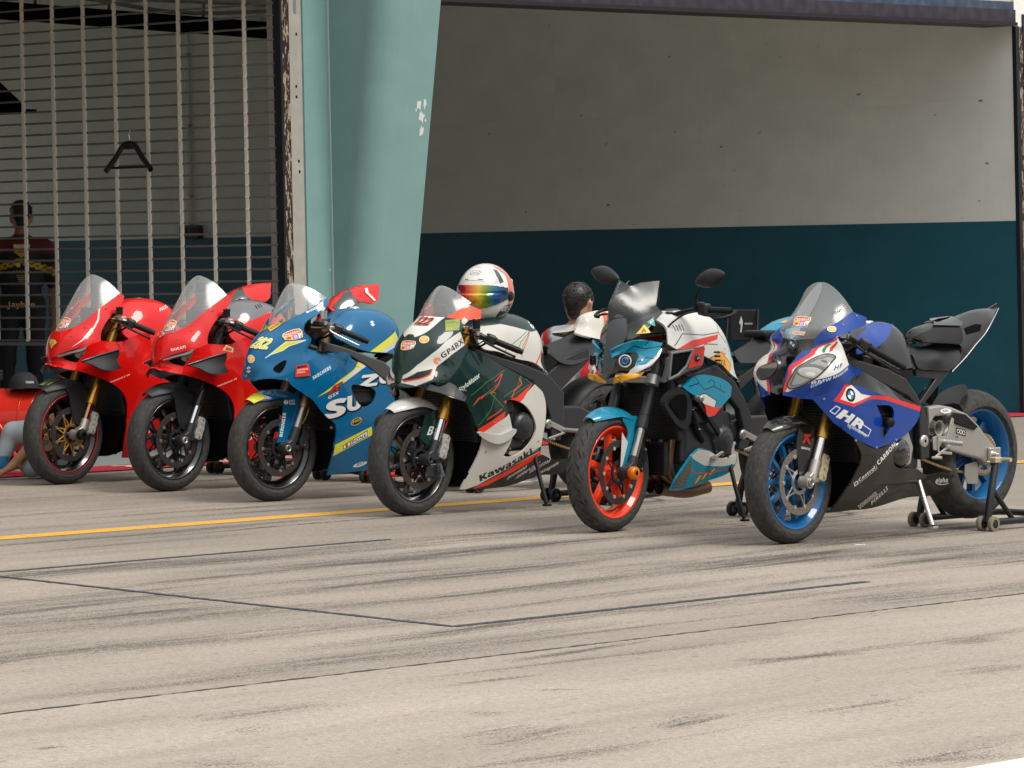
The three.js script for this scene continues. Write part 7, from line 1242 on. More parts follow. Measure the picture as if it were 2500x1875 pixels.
{ // floor inside, ceiling, walls
  const fl = part('garage_floor', flatUV(boxG(-9.2, 7.3, -0.2, 0.004, -15, -0.09), 0.5), std(lin(0.30, 0.335, 0.32), 0.32, 0, { bumpMap: concreteBump, bumpScale: 0.0004 }), scene); fl.name = 'garage_floor'; const p = V3(0, 0, 0); fl.position.copy(ORG); fl.rotation.y = TURN; struct(fl);
  const w = facThing('garage_wall', 'pale grey side wall of the open garage with dark blue lower band', 'wall', 7.3, 0, 0);
  part('upper_wall', boxG(0, 0.22, 1.497, 4.6, -15, 0), mUpper, w); part('painted_dado', boxG(-0.003, 0.22, -0.4, 1.5, -15, 0), mLower, w);
  for (const [z, y, l] of [[-1.6, 2.6, 0.05], [-3.1, 2.2, 0.04], [-4.4, 1.72, 0.05], [-0.35, 2.5, 0.06], [-0.30, 1.98, 0.05]]) part('scuff', rbox(-0.001, y, z, 0.002, 0.008 + l * 0.15, l * 0.7, 0.0008, 1), std(lin(0.26, 0.25, 0.23), 0.9), w);
  const far = facThing('rear_garage_wall', 'grey rear wall of the garages behind the grille', 'wall', -1, 0, -15);
  for (const [a0, a1] of [[-8.2, -7.6], [-0.6, 0.1], [7.4, 8.3]]) part('wall_pier', boxG(a0, a1, -0.4, 4.6, -0.25, 0), mUpper, far); part('wall_head', boxG(-8.2, 8.3, 3.2, 4.6, -0.26, -0.01), mUpper, far);
  const lw = facThing('garage_side_wall', 'grey side wall of the neighbouring garage, left of the grille', 'wall', -9.3, 0, 0); part('upper_wall', boxG(-0.2, 0, 1.497, 4.6, -15, 0), mUpper, lw); part('painted_dado', boxG(-0.2, 0.003, -0.4, 1.5, -15, 0), mLower, lw);
  const ce = part('garage_ceiling', boxG(-9.5, 7.52, 4.6, 4.9, -15.2, 0.3), std(lin(0.62, 0.60, 0.57), 0.9), scene); atFacade(ce); struct(ce);
  const fa = facThing('garage_front', 'cream garage front above the door opening with scratched steel lintel', 'building', 0, 0, 0);
  part('fascia', boxG(-12, 14, 3.235, 6.6, -0.32, -0.02), mCream, fa);
  part('lintel_angle', boxG(-0.3, 7.28, 3.13, 3.232, -0.30, 0.03), std(0xffffff, 0.6, 0, { map: stainTex('#2c2733', 34, 61, (x, w, h) => scuffs(x, w, h, 160, '#8a8478')) }), fa);
  part('lintel_flange', boxG(-0.3, 7.28, 3.10, 3.128, -0.28, 0.05), std(lin(0.02, 0.012, 0.016), 0.5, 0.3), fa);
  part('blue_edge', boxG(-0.3, 7.28, 3.234, 3.30, -0.02, 0.012), std(0xffffff, 0.6, 0, { map: stainTex('#39465a', 40, 41, (x, w, h) => scuffs(x, w, h, 120, '#c8c0b0')) }), fa);
  part('front_wall', boxG(7.46, 14, -0.4, 3.233, -0.30, -0.03), mCream, fa);
  part('front_wall', boxG(-12, -9.3, -0.4, 3.233, -0.30, -0.03), mCream, fa);
  const jb = facThing('door_jamb', 'black steel door jamb with flaking rust at the right edge of the opening', 'jamb', 7.3, 0, 0);
  part('channel', boxG(-0.006, 0.040, -0.3, 3.10, -0.02, 0.018), mSteel, jb); part('rusty_face', boxG(0.042, 0.105, -0.3, 3.098, -0.03, 0.010), mRust, jb); part('outer_lip', boxG(0.107, 0.155, -0.3, 3.20, -0.03, 0.016), std(lin(0.02, 0.03, 0.06), 0.5, 0.2), jb);
}
{ // leaning pillar: a rounded shaft that comes forward as it rises
  const g = facThing('pillar', 'teal painted concrete pillar leaning forward between the two garages', 'pillar', 0, 0, 0);
  const ring0 = (y) => { const z1 = 0.055 + 0.147 * y, a0 = -0.76, a1 = -0.215, r = Math.min(0.17, z1 * 0.75), pts = [[a0, -0.30], [a0, -0.05]]; for (let k = 0; k <= 12; k++) { const t = Math.PI - k / 12 * Math.PI / 2; pts.push([a0 + r + r * Math.cos(t), z1 - r + r * Math.sin(t)]); } for (let k = 0; k <= 3; k++) { const t = Math.PI / 2 - k / 3 * Math.PI / 2; pts.push([a1 - 0.02 + 0.02 * Math.cos(t), z1 - 0.02 + 0.02 * Math.sin(t)]); } pts.push([a1, -0.30]); return pts; };
  const P = [], U = [], I = [], rows = 26, n = ring0(1).length;
  for (let j = 0; j <= rows; j++) { const y = -0.4 + 5.2 * j / rows; let l = 0; ring0(Math.max(0, y)).forEach(([a, z], i, arr) => { if (i) l += Math.hypot(a - arr[i - 1][0], z - arr[i - 1][1]); P.push(a, y, z); U.push(l, y); if (j < rows && i < n - 1) { const k = j * n + i; I.push(k, k + 1, k + n, k + 1, k + n + 1, k + n); } }); }
  const sg = new THREE.BufferGeometry(); sg.setAttribute('position', new THREE.Float32BufferAttribute(P, 3)); sg.setAttribute('uv', new THREE.Float32BufferAttribute(U, 2)); sg.setIndex(I); sg.computeVertexNormals();
  const shaft = part('shaft', sg, mTeal, g);
  seedState = 5; for (const [da, dy, w, h] of [[0, 0.0, 0.045, 0.05], [-0.035, 0.085, 0.035, 0.045], [0.02, 0.09, 0.02, 0.05], [0.01, -0.09, 0.03, 0.045], [-0.06, 0.05, 0.012, 0.02], [0.04, -0.02, 0.012, 0.02]]) part('paint_chip', plate(Array.from({ length: 11 }, (_, i) => { const r = 0.35 + rnd() * 0.65; return [w * r * Math.cos(i / 11 * 6.283), h * r * Math.sin(i / 11 * 6.283)]; }), 0, 0.0012, 0).rotateX(0.146).translate(-0.32 + da, 2.28 + dy, 0.0555 + 0.147 * (2.28 + dy)), std(lin(0.66, 0.66, 0.62), 0.8), shaft);
  part('wall_strip', boxG(-1.0, -0.757, -0.4, 4.6, -0.28, -0.045), mTeal, g); part('strip_edge', boxG(-0.775, -0.762, -0.4, 4.6, -0.044, -0.03), std(lin(0.34, 0.46, 0.44), 0.6), g);
  const jm = facThing('grille_jamb', 'grey and rusty steel jamb at the end of the grille beside the teal pillar', 'jamb', -1.0, 0, 0);
  part('plaster_edge', boxG(-0.125, 0, -0.4, 4.6, -0.26, -0.06), std(0xffffff, 0.8, 0, { map: stainTex('#a19d95', 16, 51, (x, w, h) => scuffs(x, w, h, 50, '#6a6258')) }), jm); part('rusty_channel', boxG(-0.20, -0.127, -0.4, 4.6, -0.10, -0.05), mRust, jm); part('channel_side', boxG(-0.222, -0.202, -0.4, 4.6, -0.11, -0.04), mSteel, jm);
  part('tape_mark', rbox(-0.06, 3.07, -0.058, 0.025, 0.16, 0.003, 0.001, 1), std(lin(0.18, 0.2, 0.2), 0.6), jm);
  part('plug_hole', join([[2.85, -0.05], [2.5, -0.06], [2.43, -0.06], [2.0, -0.05], [1.93, -0.045]].map(([y, a]) => rbox(a, y, -0.058, 0.014, 0.018, 0.004, 0.003, 1))), M.dark, jm);
}
{ // roller grille between the garages: bars and rods each a part
  const g = facThing('roller_grille', 'metal grille of cream upright bars and thin grey rods, raised above the floor', 'grille', -1.22, 0, -0.1);
  const rodM = std(lin(0.22, 0.20, 0.19), 0.4, 0.5), barM = std(lin(0.82, 0.77, 0.68), 0.5, 0.0), pitch = 0.318, base = 0.80;
  const rod = new THREE.CylinderGeometry(0.0072, 0.0072, 3.7, 8).rotateX(Math.PI / 2), bm = new RoundedBoxGeometry(0.012, 0.074, 0.032, 1, 0.003), clip = new RoundedBoxGeometry(0.02, 0.016, 0.034, 1, 0.004);
  const col = join(Array.from({ length: 37 }, (_, k) => [bm.clone().translate(0, k * 0.0805 + 0.04, 0), clip.clone().translate(0, k * 0.0805, 0)]));
  for (let k = 0; k < 11; k++) part('upright', col, barM, g).position.set(0, base, -0.28 - k * pitch);
  for (let k = 0; k < 37; k++) part('rod', rod, rodM, g).position.set(0, base + k * 0.0805, -1.85);
  part('bottom_rail', boxG(-0.012, 0.012, base - 0.035, base - 0.012, -3.7, 0), rodM, g);
  const h = facThing('clothes_hanger', 'black clothes hanger hooked on the grille', 'hanger', -1.26, 2.16, -1.48, -Math.PI / 2);
  const arm = (s) => tube([[0, 0, 0], [s * 0.05, -0.01, 0.006], [s * 0.14, -0.105, 0.014], [s * 0.205, -0.165, 0.02], [s * 0.228, -0.188, 0.022]], 0.021, 10, 20);
  part('shoulder', join(arm(1).scale(1, 1, 0.75), arm(-1).scale(1, 1, 0.75), rbox(0, -0.015, 0.004, 0.10, 0.05, 0.022, 0.008)), std(lin(0.006, 0.006, 0.007), 0.4), h);
  part('cross_bar', cyl([-0.17, -0.165, 0.014], [0.17, -0.165, 0.014], 0.008, 0.008, 8), M.black, h);
  part('hook', tube([[0, 0, 0], [0, 0.035, 0], [-0.004, 0.06, 0], [0.008, 0.09, 0], [0.035, 0.10, 0], [0.055, 0.08, 0]], 0.0028, 6), M.chrome, h);
}
{ // services on the far wall and under the ceiling, behind the grille
  const c = facThing('conduit', 'pale vertical conduit running down to a socket box behind the grille', 'conduit', 7.3, 0, 0);
  part('pipe', cyl([-0.03, 1.62, -9.75], [-0.03, 3.6, -9.75], 0.022, 0.022, 10), mUpper, c); part('pipe_clip', join([1.9, 2.6, 3.3].map((y) => rbox(-0.03, y, -9.75, 0.06, 0.03, 0.07, 0.004))), M.aluDull, c);
  const sb = facThing('socket_box', 'dark double socket box on the wall behind the grille', 'socket', 7.3, 0, 0);
  part('box', rbox(-0.04, 1.56, -9.72, 0.08, 0.13, 0.26, 0.01), std(lin(0.05, 0.05, 0.05), 0.6), sb); part('socket_face', join([-0.06, 0.06].map((z) => rbox(-0.083, 1.56, -9.72 + z, 0.008, 0.08, 0.08, 0.01))), M.black, sb);
  const d = facThing('drain_pipe', 'white pipe bending down the wall next to the grille jamb', 'pipe', 7.3, 0, 0);
  part('pipe', tube([[-0.05, 3.9, -8.9], [-0.05, 3.5, -8.7], [-0.05, 3.1, -8.45], [-0.05, 2.6, -8.4], [-0.05, 1.6, -8.4], [-0.05, 0.2, -8.4]], 0.03, 10), mUpper, d);
  const bm = facThing('ceiling_beam', 'dark beam with sagging cables under the garage ceiling', 'beam', 7.3, 0, -8.4);
  part('beam', bar([0, 3.46, 0], [-7.4, 3.62, 0.6], 0.16, 0.12, 0, 0.01), M.dark, bm); part('cable', tube([[0, 3.66, 0.1], [-1.5, 3.60, 0.1], [-3.0, 3.70, 0.2], [-4.5, 3.66, 0.2], [-6.5, 3.78, 0.3]], 0.02, 6), std(lin(0.25, 0.23, 0.2), 0.7), bm);
  for (const a of [-1.2, -2.4, -3.3, -4.6, -5.6]) part('hanger_strap', bar([a, 4.6, 0.2], [a, 3.5, 0.1], 0.03, 0.012), std(lin(0.2, 0.15, 0.08), 0.7), bm);
  part('cable_tray', boxG(-3.4, -0.2, 3.68, 3.74, 0.2, 0.5), std(lin(0.35, 0.34, 0.32), 0.6), bm);
  const tr = facThing('hanging_wedge', 'plain black wedge standing for a dark hanging cloth at the left edge behind the grille', 'bracket', 0, 0, -8.3);  // plain wedge built in place of a dark hanging cloth
  part('wedge_plate', plate([[2.2, 3.85], [2.9, 3.32], [3.55, 2.92], [3.80, 2.74], [3.80, 2.67], [2.2, 2.70]], -0.10, 0.04, 0.01), M.dark, tr); part('wedge_base', rbox(3.1, 2.665, -0.03, 1.6, 0.03, 0.30, 0.006), M.dark, tr); part('drop_rod', bar([2.4, 4.6, -0.03], [2.4, 3.6, -0.03], 0.05, 0.05), M.dark, tr);
}
{ // unseen behind the camera: pit wall and stand added to darken low sky reflections
  const w = thing('added_pit_wall', 'low white concrete pit wall unseen behind the viewpoint, added to darken the reflections', 'wall'); atFacade(w, 0, 0, 27); for (let k = 0; k < 18; k++) part('wall_block', boxG(-70 + k * 7, -70 + k * 7 + 6.96, -0.2, 1.15, 0, 0.35), mCream, w);
  const g = thing('added_grandstand', 'long low grey tiered stand, unseen behind the viewpoint, added to darken the low sky', 'added_grandstand'); atFacade(g, 0, 0, 52);
  const conc = std(lin(0.22, 0.21, 0.20), 0.9), seatsM = std(lin(0.05, 0.09, 0.13), 0.7);
  for (let k = 0; k < 7; k++) { part('tier', boxG(-90, 60, 0, 3 + k * 0.75, 2 + k * 1.1, 2 + (k + 1) * 1.1), conc, g); part('seat_row', boxG(-90, 60, 3.004 + k * 0.75, 3.4 + k * 0.75, 2.5 + k * 1.1, 2.9 + k * 1.1), seatsM, g); }
  part('rear_wall', boxG(-90, 60, 0, 10, 9.8, 10.3), conc, g);
}
// ---------------------------------------------------------------- paddock stands
const standBars = { black: std(lin(0.014, 0.015, 0.018), 0.42, 0.2), silver: M.alu, red: paint(lin(0.5, 0.01, 0.01)) };
function paddockStand(label, pos, deg, rx, ry, bars, tyre = std(lin(0.20, 0.17, 0.12), 0.8), hub = M.satin, wheels = true) {
  const g = thing('paddock_stand', label, 'paddock stand', pos, deg * Math.PI / 180, 'paddock stands under the rear wheels');
  const zz = 0.215, wx = rx - 0.13, fr = part('frame', join(
    [1, -1].map((s) => [tube([[rx - 0.03, ry - 0.03, s * 0.19], [wx + 0.03, 0.17, s * 0.21], [wx, 0.045, s * zz]], 0.019, 10, 16), cyl([rx - 0.07, 0.20, s * 0.205], [rx + 0.08, 0.05, s * 0.215], 0.014, 0.014, 10)]),
    tube([[wx, 0.045, zz], [rx + 0.22, 0.045, zz], [rx + 0.36, 0.05, zz * 0.9], [rx + 0.44, 0.055, 0.12], [rx + 0.45, 0.055, 0], [rx + 0.44, 0.055, -0.12], [rx + 0.36, 0.05, -zz * 0.9], [rx + 0.22, 0.045, -zz], [wx, 0.045, -zz]], 0.017, 10, 60)), bars, g);
  for (const s of [1, -1]) {
    part('hook', join(rbox(rx - 0.035, ry - 0.022, s * 0.195, 0.055, 0.03, 0.04, 0.006), cyl([rx - 0.01, ry - 0.02, s * 0.17], [rx - 0.01, ry - 0.02, s * 0.27], 0.011, 0.011, 12)), M.caliper, g);
    if (wheels) for (const k of [-1, 1]) { const w = part('castor', lathe([[0.022, -0.012], [0.036, -0.012], [0.039, -0.008], [0.039, 0.008], [0.036, 0.012], [0.022, 0.012]], 24).translate(wx, 0.039, s * zz + k * 0.036), tyre, g); part('castor_hub', join(lathe([[0.001, -0.009], [0.010, -0.011], [0.023, -0.008], [0.023, 0.008], [0.010, 0.011], [0.001, 0.009]], 18), cyl([0, 0, -0.014], [0, 0, 0.014], 0.007, 0.007, 8)).translate(wx, 0.039, s * zz + k * 0.036), hub, w); }
  }
  return g;
}
// ---------------------------------------------------------------- people: one skin from tapered bones
function fleshGeo(bones, cell, k = 0.03) {
  const lo = V3(1e9, 1e9, 1e9), hi = V3(-1e9, -1e9, -1e9);
  for (const [a, ra, b, rb] of bones) for (const [p, r] of [[a, ra], [b, rb]]) { lo.min(V3(p[0] - r * 1.3 - 0.06, p[1] - r - 0.06, p[2] - r * 1.5 - 0.06)); hi.max(V3(p[0] + r * 1.3 + 0.06, p[1] + r + 0.06, p[2] + r * 1.5 + 0.06)); }
  const c = lo.clone().add(hi).multiplyScalar(0.5), span = Math.max(hi.x - lo.x, hi.y - lo.y, hi.z - lo.z), N = Math.min(110, Math.ceil(span / cell)), mc = new MarchingCubes(N, new THREE.MeshStandardMaterial(), false, false, 160000);
  mc.isolation = 0; const h = span / 2;
  const F = mc.field.fill(-1), M = 0.05, lim = (lo0, hi0, cc) => [Math.max(0, Math.floor(((lo0 - cc) / h + 1) / 2 * N)), Math.min(N - 1, Math.ceil(((hi0 - cc) / h + 1) / 2 * N))];
  for (const [a, ra, b, rb, sx = 1, sz = 1] of bones) { // each bone only touches the cells round it
    const r = Math.max(ra, rb), ux = b[0] - a[0], uy = b[1] - a[1], uz = b[2] - a[2], L = ux * ux + uy * uy + uz * uz || 1e-9;
    const [x0, x1] = lim(Math.min(a[0], b[0]) - r * sx - M, Math.max(a[0], b[0]) + r * sx + M, c.x), [y0, y1] = lim(Math.min(a[1], b[1]) - r - M, Math.max(a[1], b[1]) + r + M, c.y), [z0, z1] = lim(Math.min(a[2], b[2]) - r * sz - M, Math.max(a[2], b[2]) + r * sz + M, c.z);
    for (let z = z0; z <= z1; z++) for (let y = y0; y <= y1; y++) for (let x = x0; x <= x1; x++) {
      let px = c.x + (x / N * 2 - 1) * h - a[0], py = c.y + (y / N * 2 - 1) * h - a[1], pz = c.z + (z / N * 2 - 1) * h - a[2];
      const t = Math.max(0, Math.min(1, (px * ux + py * uy + pz * uz) / L)); px -= ux * t; py -= uy * t; pz -= uz * t;
      const i = x + y * N + z * N * N, q = Math.hypot(px / sx, py, pz / sz) - (ra + (rb - ra) * t), d = -F[i], hh = Math.max(k - Math.abs(d - q), 0) / k; F[i] = -(Math.min(d, q) - hh * hh * k * 0.25);
    }
  }
  mc.update(); const n = mc.count, g = new THREE.BufferGeometry();
  g.setAttribute('position', new THREE.Float32BufferAttribute(Array.from(mc.positionArray.subarray(0, n * 3)).map((v, i) => v * h + [c.x, c.y, c.z][i % 3]), 3));
  g.computeVertexNormals();
  const m = mergeVertices(g.deleteAttribute('normal'), 1e-4); m.computeVertexNormals(); return m;
}
const colourBy = (g, fn) => { const p = g.attributes.position, C = new Float32Array(p.count * 3); for (let i = 0; i < p.count; i++) { const c = fn(p.getX(i), p.getY(i), p.getZ(i)); C.set(c, i * 3); } g.setAttribute('color', new THREE.BufferAttribute(C, 3)); return g; };
function handBones(w, f, up, side, curl = 0.5, s = 1) { // palm and five fingers from wrist w, pointing f, thumb towards side
  const W = V3(...w), F = V3(...f).normalize(), S = V3(...side).normalize(), U = V3(...up).normalize(), at = (a, b, c) => W.clone().addScaledVector(F, a * s).addScaledVector(S, b * s).addScaledVector(U, c * s).toArray(), out = [];
  for (let k = 0; k < 4; k++) out.push([at(0, (1.5 - k) * 0.012, 0), 0.015, at(0.085, (1.5 - k) * 0.021, 0), 0.0105]);
  for (let k = 0; k < 4; k++) { const L = [0.030, 0.034, 0.032, 0.025][k], b = (1.5 - k) * 0.022; out.push([at(0.085, b, 0), 0.0098, at(0.085 + L, b * 1.15, -0.010 * curl), 0.0088], [at(0.085 + L, b * 1.15, -0.010 * curl), 0.0088, at(0.085 + L * 1.75, b * 1.2, -0.036 * curl), 0.0078], [at(0.085 + L * 1.75, b * 1.2, -0.036 * curl), 0.0078, at(0.085 + L * 2.1, b * 1.2, -0.062 * curl), 0.007]); }
  out.push([at(0.018, 0.026, -0.005), 0.013, at(0.052, 0.058, -0.02 * curl), 0.0105], [at(0.052, 0.058, -0.02 * curl), 0.0105, at(0.088, 0.066, -0.04 * curl), 0.0085]);
  return out;
}
function headGeo(cx, cy, cz) { // head with brow, nose, mouth, chin, ears; the face looks along -x
  return fleshGeo([[[cx + 0.012, cy + 0.045, cz], 0.086, [cx - 0.004, cy + 0.03, cz], 0.080, 1.12, 0.93], [[cx - 0.03, cy - 0.06, cz], 0.052, [cx - 0.052, cy - 0.085, cz], 0.032], [[cx + 0.01, cy - 0.03, cz], 0.07, [cx - 0.03, cy - 0.05, cz], 0.055], [[cx - 0.085, cy + 0.025, cz], 0.012, [cx - 0.104, cy - 0.012, cz], 0.013], [[cx - 0.078, cy - 0.045, cz - 0.014], 0.012, [cx - 0.078, cy - 0.045, cz + 0.014], 0.012], [[cx - 0.072, cy + 0.04, cz - 0.035], 0.016, [cx - 0.072, cy + 0.04, cz + 0.035], 0.016],
    ...[1, -1].map((s) => [[cx + 0.012, cy + 0.02, cz + s * 0.082], 0.013, [cx + 0.006, cy - 0.025, cz + s * 0.076], 0.010])], 0.0045, 0.02);
}
function hairGeo(cx, cy, cz, n, seed) { // short strands over the skull
  seedState = seed; const l = [fleshGeo([[[cx + 0.018, cy + 0.056, cz], 0.090, [cx + 0.006, cy + 0.050, cz], 0.086, 1.08, 0.92], [[cx + 0.05, cy + 0.01, cz], 0.062, [cx + 0.055, cy - 0.03, cz], 0.045]], 0.008, 0.02)];
  for (let i = 0; i < n; i++) { const a = rnd() * 6.283, e = rnd() * 1.35 - 0.15, r = 0.092, p = V3(Math.cos(a) * Math.cos(e) * r * 1.06 + 0.016, Math.sin(e) * r + 0.052, Math.sin(a) * Math.cos(e) * r * 0.9); if (p.x < -0.06 && p.y < 0.07) continue; const d = p.clone().normalize().multiplyScalar(0.003 + rnd() * 0.005).add(V3(-0.012 + rnd() * 0.02, 0.004 - rnd() * 0.01, 0.016 * (rnd() - 0.5))); l.push(new THREE.ConeGeometry(0.007, 1, 5).translate(0, 0.5, 0).scale(1, d.length(), 1).applyQuaternion(new THREE.Quaternion().setFromUnitVectors(V3(0, 1, 0), d.clone().normalize())).translate(cx + p.x, cy + p.y, cz + p.z)); }
  return join(l);
}
const skin = std(lin(0.36, 0.19, 0.115), 0.55), hairM = std(lin(0.008, 0.006, 0.006), 0.45);
const cloth = (more = {}) => std(0xffffff, 0.85, 0, { vertexColors: true, ...more });
function eyes(b, cx, cy, cz) { part('eye', join([1, -1].map((s) => new THREE.SphereGeometry(0.0115, 12, 10).translate(cx - 0.077, cy + 0.018, cz + s * 0.031))), std(lin(0.05, 0.03, 0.025), 0.2), b); }
{ // seated man, back towards us, in a white and red team shirt, in the mouth of the right garage
  const g = thing('person', 'dark-haired seated man in a white and red shirt, seen from behind', 'person', [0.385, 0, -23.7], -0.35);
  // local: x forward is -x (he looks away to the right), so the group is turned in its builder
  const body = fleshGeo([[[0, 0.50, 0], 0.14, [0.01, 0.68, 0], 0.135, 0.85, 1.25], [[0.01, 0.68, 0], 0.135, [0.0, 0.84, 0], 0.12, 0.9, 1.45], [[0, 0.87, -0.14], 0.075, [0, 0.87, 0.14], 0.075], [[0, 0.90, 0], 0.06, [-0.01, 0.975, 0], 0.052],
    ...[1, -1].flatMap((s) => [[[0, 0.86, s * 0.18], 0.062, [-0.10, 0.60, s * 0.23], 0.048], [[-0.10, 0.60, s * 0.23], 0.046, [-0.32, 0.55, s * 0.15], 0.034], [[-0.02, 0.46, s * 0.09], 0.095, [-0.42, 0.47, s * 0.14], 0.065], [[-0.42, 0.47, s * 0.14], 0.065, [-0.40, 0.08, s * 0.14], 0.042], [[-0.38, 0.05, s * 0.14], 0.042, [-0.56, 0.035, s * 0.15], 0.034], ...handBones([-0.32, 0.55, s * 0.15], [-1, -0.1, -s * 0.2], [0, 1, 0], [0, 0, -s], 0.6)])], 0.0125, 0.035);
  colourBy(body, (x, y, z) => { const arm = Math.hypot(x + 0.25, (y - 0.56)) < 0.16 && Math.abs(z) > 0.1 && x < -0.16; if (y > 0.955 || arm) return [0.36, 0.19, 0.115]; if (y < 0.52) return [0.02, 0.022, 0.03]; const s = Math.abs(z) + (0.9 - y) * 0.35; if (Math.abs(s - 0.225) < 0.012) return [0.55, 0.55, 0.55]; if (s > 0.16) return [0.55, 0.012, 0.022]; if (s > 0.145) return [0.06, 0.28, 0.28]; return [0.55, 0.56, 0.58]; });
  part('body', body, cloth(), g); const hd = part('head', headGeo(-0.015, 1.06, 0), skin, g); part('hair', hairGeo(-0.015, 1.06, 0, 260, 77), hairM, hd); eyes(hd, -0.015, 1.06, 0);
  part('shirt_print', quadOn(null, [[0.09, 0.79], [-0.04, 0.79], [-0.04, 0.88], [0.09, 0.88]], 0, 4, (z, y) => [0.128 - (y - 0.79) * 0.42, y, z]), printCut(canvas(192, 128, (x) => { x.strokeStyle = '#2a3a7c'; x.lineWidth = 12; x.beginPath(); x.moveTo(24, 70); x.lineTo(70, 16); x.quadraticCurveTo(120, 10, 168, 60); x.stroke(); x.strokeStyle = '#c02a3a'; x.lineWidth = 6; x.beginPath(); x.moveTo(40, 74); x.lineTo(78, 30); x.stroke(); x.fillStyle = '#2a3a7c'; x.font = 'bold 44px sans-serif'; x.fillText('S 10', 40, 116); })), g);
  g.rotation.y = -2.1;
  const st = thing('stool', 'low black stool under the seated man', 'stool', [0.385, 0, -23.7], 0); part('seat_board', rbox(0, 0.33, 0, 0.34, 0.05, 0.34, 0.015), M.black, st); for (const [a, c] of [[1, 1], [1, -1], [-1, 1], [-1, -1]]) part('leg', cyl([a * 0.13, 0.31, c * 0.13], [a * 0.15, 0.004, c * 0.15], 0.014, 0.014, 10), M.black, st);
}
{ // man standing behind the grille, back to us
  const g = thing('person', 'standing man in a dark shirt with yellow lettering behind the grille', 'person', [-3.80, 0, -31.4], Math.PI * 0.5 + 0.12 + Math.PI);
  const body = fleshGeo([[[0, 0.95, 0], 0.13, [0.0, 1.15, 0], 0.125, 0.85, 1.2], [[0, 1.15, 0], 0.125, [0.0, 1.34, 0], 0.115, 0.85, 1.5], [[0, 1.385, -0.15], 0.07, [0, 1.385, 0.15], 0.07], [[0, 1.41, 0], 0.06, [-0.01, 1.50, 0], 0.054],
    ...[1, -1].flatMap((s) => [[[0, 1.37, s * 0.19], 0.065, [0.01, 1.10, s * 0.255], 0.05], [[0.01, 1.10, s * 0.255], 0.045, [-0.06, 0.86, s * 0.25], 0.034], [[0, 0.92, s * 0.09], 0.10, [0, 0.5, s * 0.11], 0.065], [[0, 0.5, s * 0.11], 0.065, [0.02, 0.09, s * 0.12], 0.045], [[0.02, 0.05, s * 0.12], 0.045, [-0.14, 0.04, s * 0.13], 0.036], ...handBones([-0.06, 0.86, s * 0.25], [-0.1, -1, 0], [0, 0, s], [-1, 0, 0], 0.5)])], 0.016, 0.035);
  colourBy(body, (x, y, z) => { if (y > 1.475 || (Math.abs(z) > 0.2 && y < 1.06)) return [0.30, 0.16, 0.10]; if (y < 0.96) return [0.012, 0.013, 0.018]; const k = y - 1.29 + Math.abs(z) * 0.35; if (Math.abs(k) < 0.008 || Math.abs(k + 0.028) < 0.008) return [0.6, 0.36, 0.03]; if (y > 1.34) return [0.10, 0.010, 0.012]; return [0.010, 0.010, 0.012]; });
  part('body', body, cloth(), g); const hd = part('head', headGeo(-0.01, 1.60, 0), skin, g); part('hair', hairGeo(-0.01, 1.60, 0, 220, 55), hairM, hd); eyes(hd, -0.01, 1.60, 0);
  part('shirt_print', quadOn(null, [[0.13, 0.90], [-0.13, 0.90], [-0.13, 1.41], [0.13, 1.41]], 0, 6, (z, y) => [0.135 - Math.pow(Math.abs(z) / 0.3, 2) * 0.05 - Math.max(0, y - 1.3) * 0.25, y, z]), printCut(canvas(256, 512, (x) => { poly(x, [[70, 6], [190, 6], [186, 70], [130, 116], [74, 70]], '#b98a2c'); x.fillStyle = '#e8e0cc'; x.font = 'bold 34px sans-serif'; x.textAlign = 'center'; x.fillText('TRACKDAY', 130, 38, 130); x.fillStyle = '#4a1210'; x.fillRect(96, 48, 66, 10); x.fillRect(104, 64, 52, 8); x.fillStyle = '#d8b040'; x.beginPath(); x.arc(104, 170, 18, 0, 7); x.fill(); for (let k = 0; k < 12; k++) x.fillRect(70 + k * 11, 212 + (k % 2) * 8, 8, 8); x.fillStyle = '#c8a860'; for (let k = 0; k < 5; k++) x.fillRect(90 + k * 6, 250 + k * 14, 80 - k * 12, 5); x.fillStyle = '#e0a02c'; x.font = 'bold 64px sans-serif'; x.fillText('Jaybee', 130, 500, 240); })), g);
}
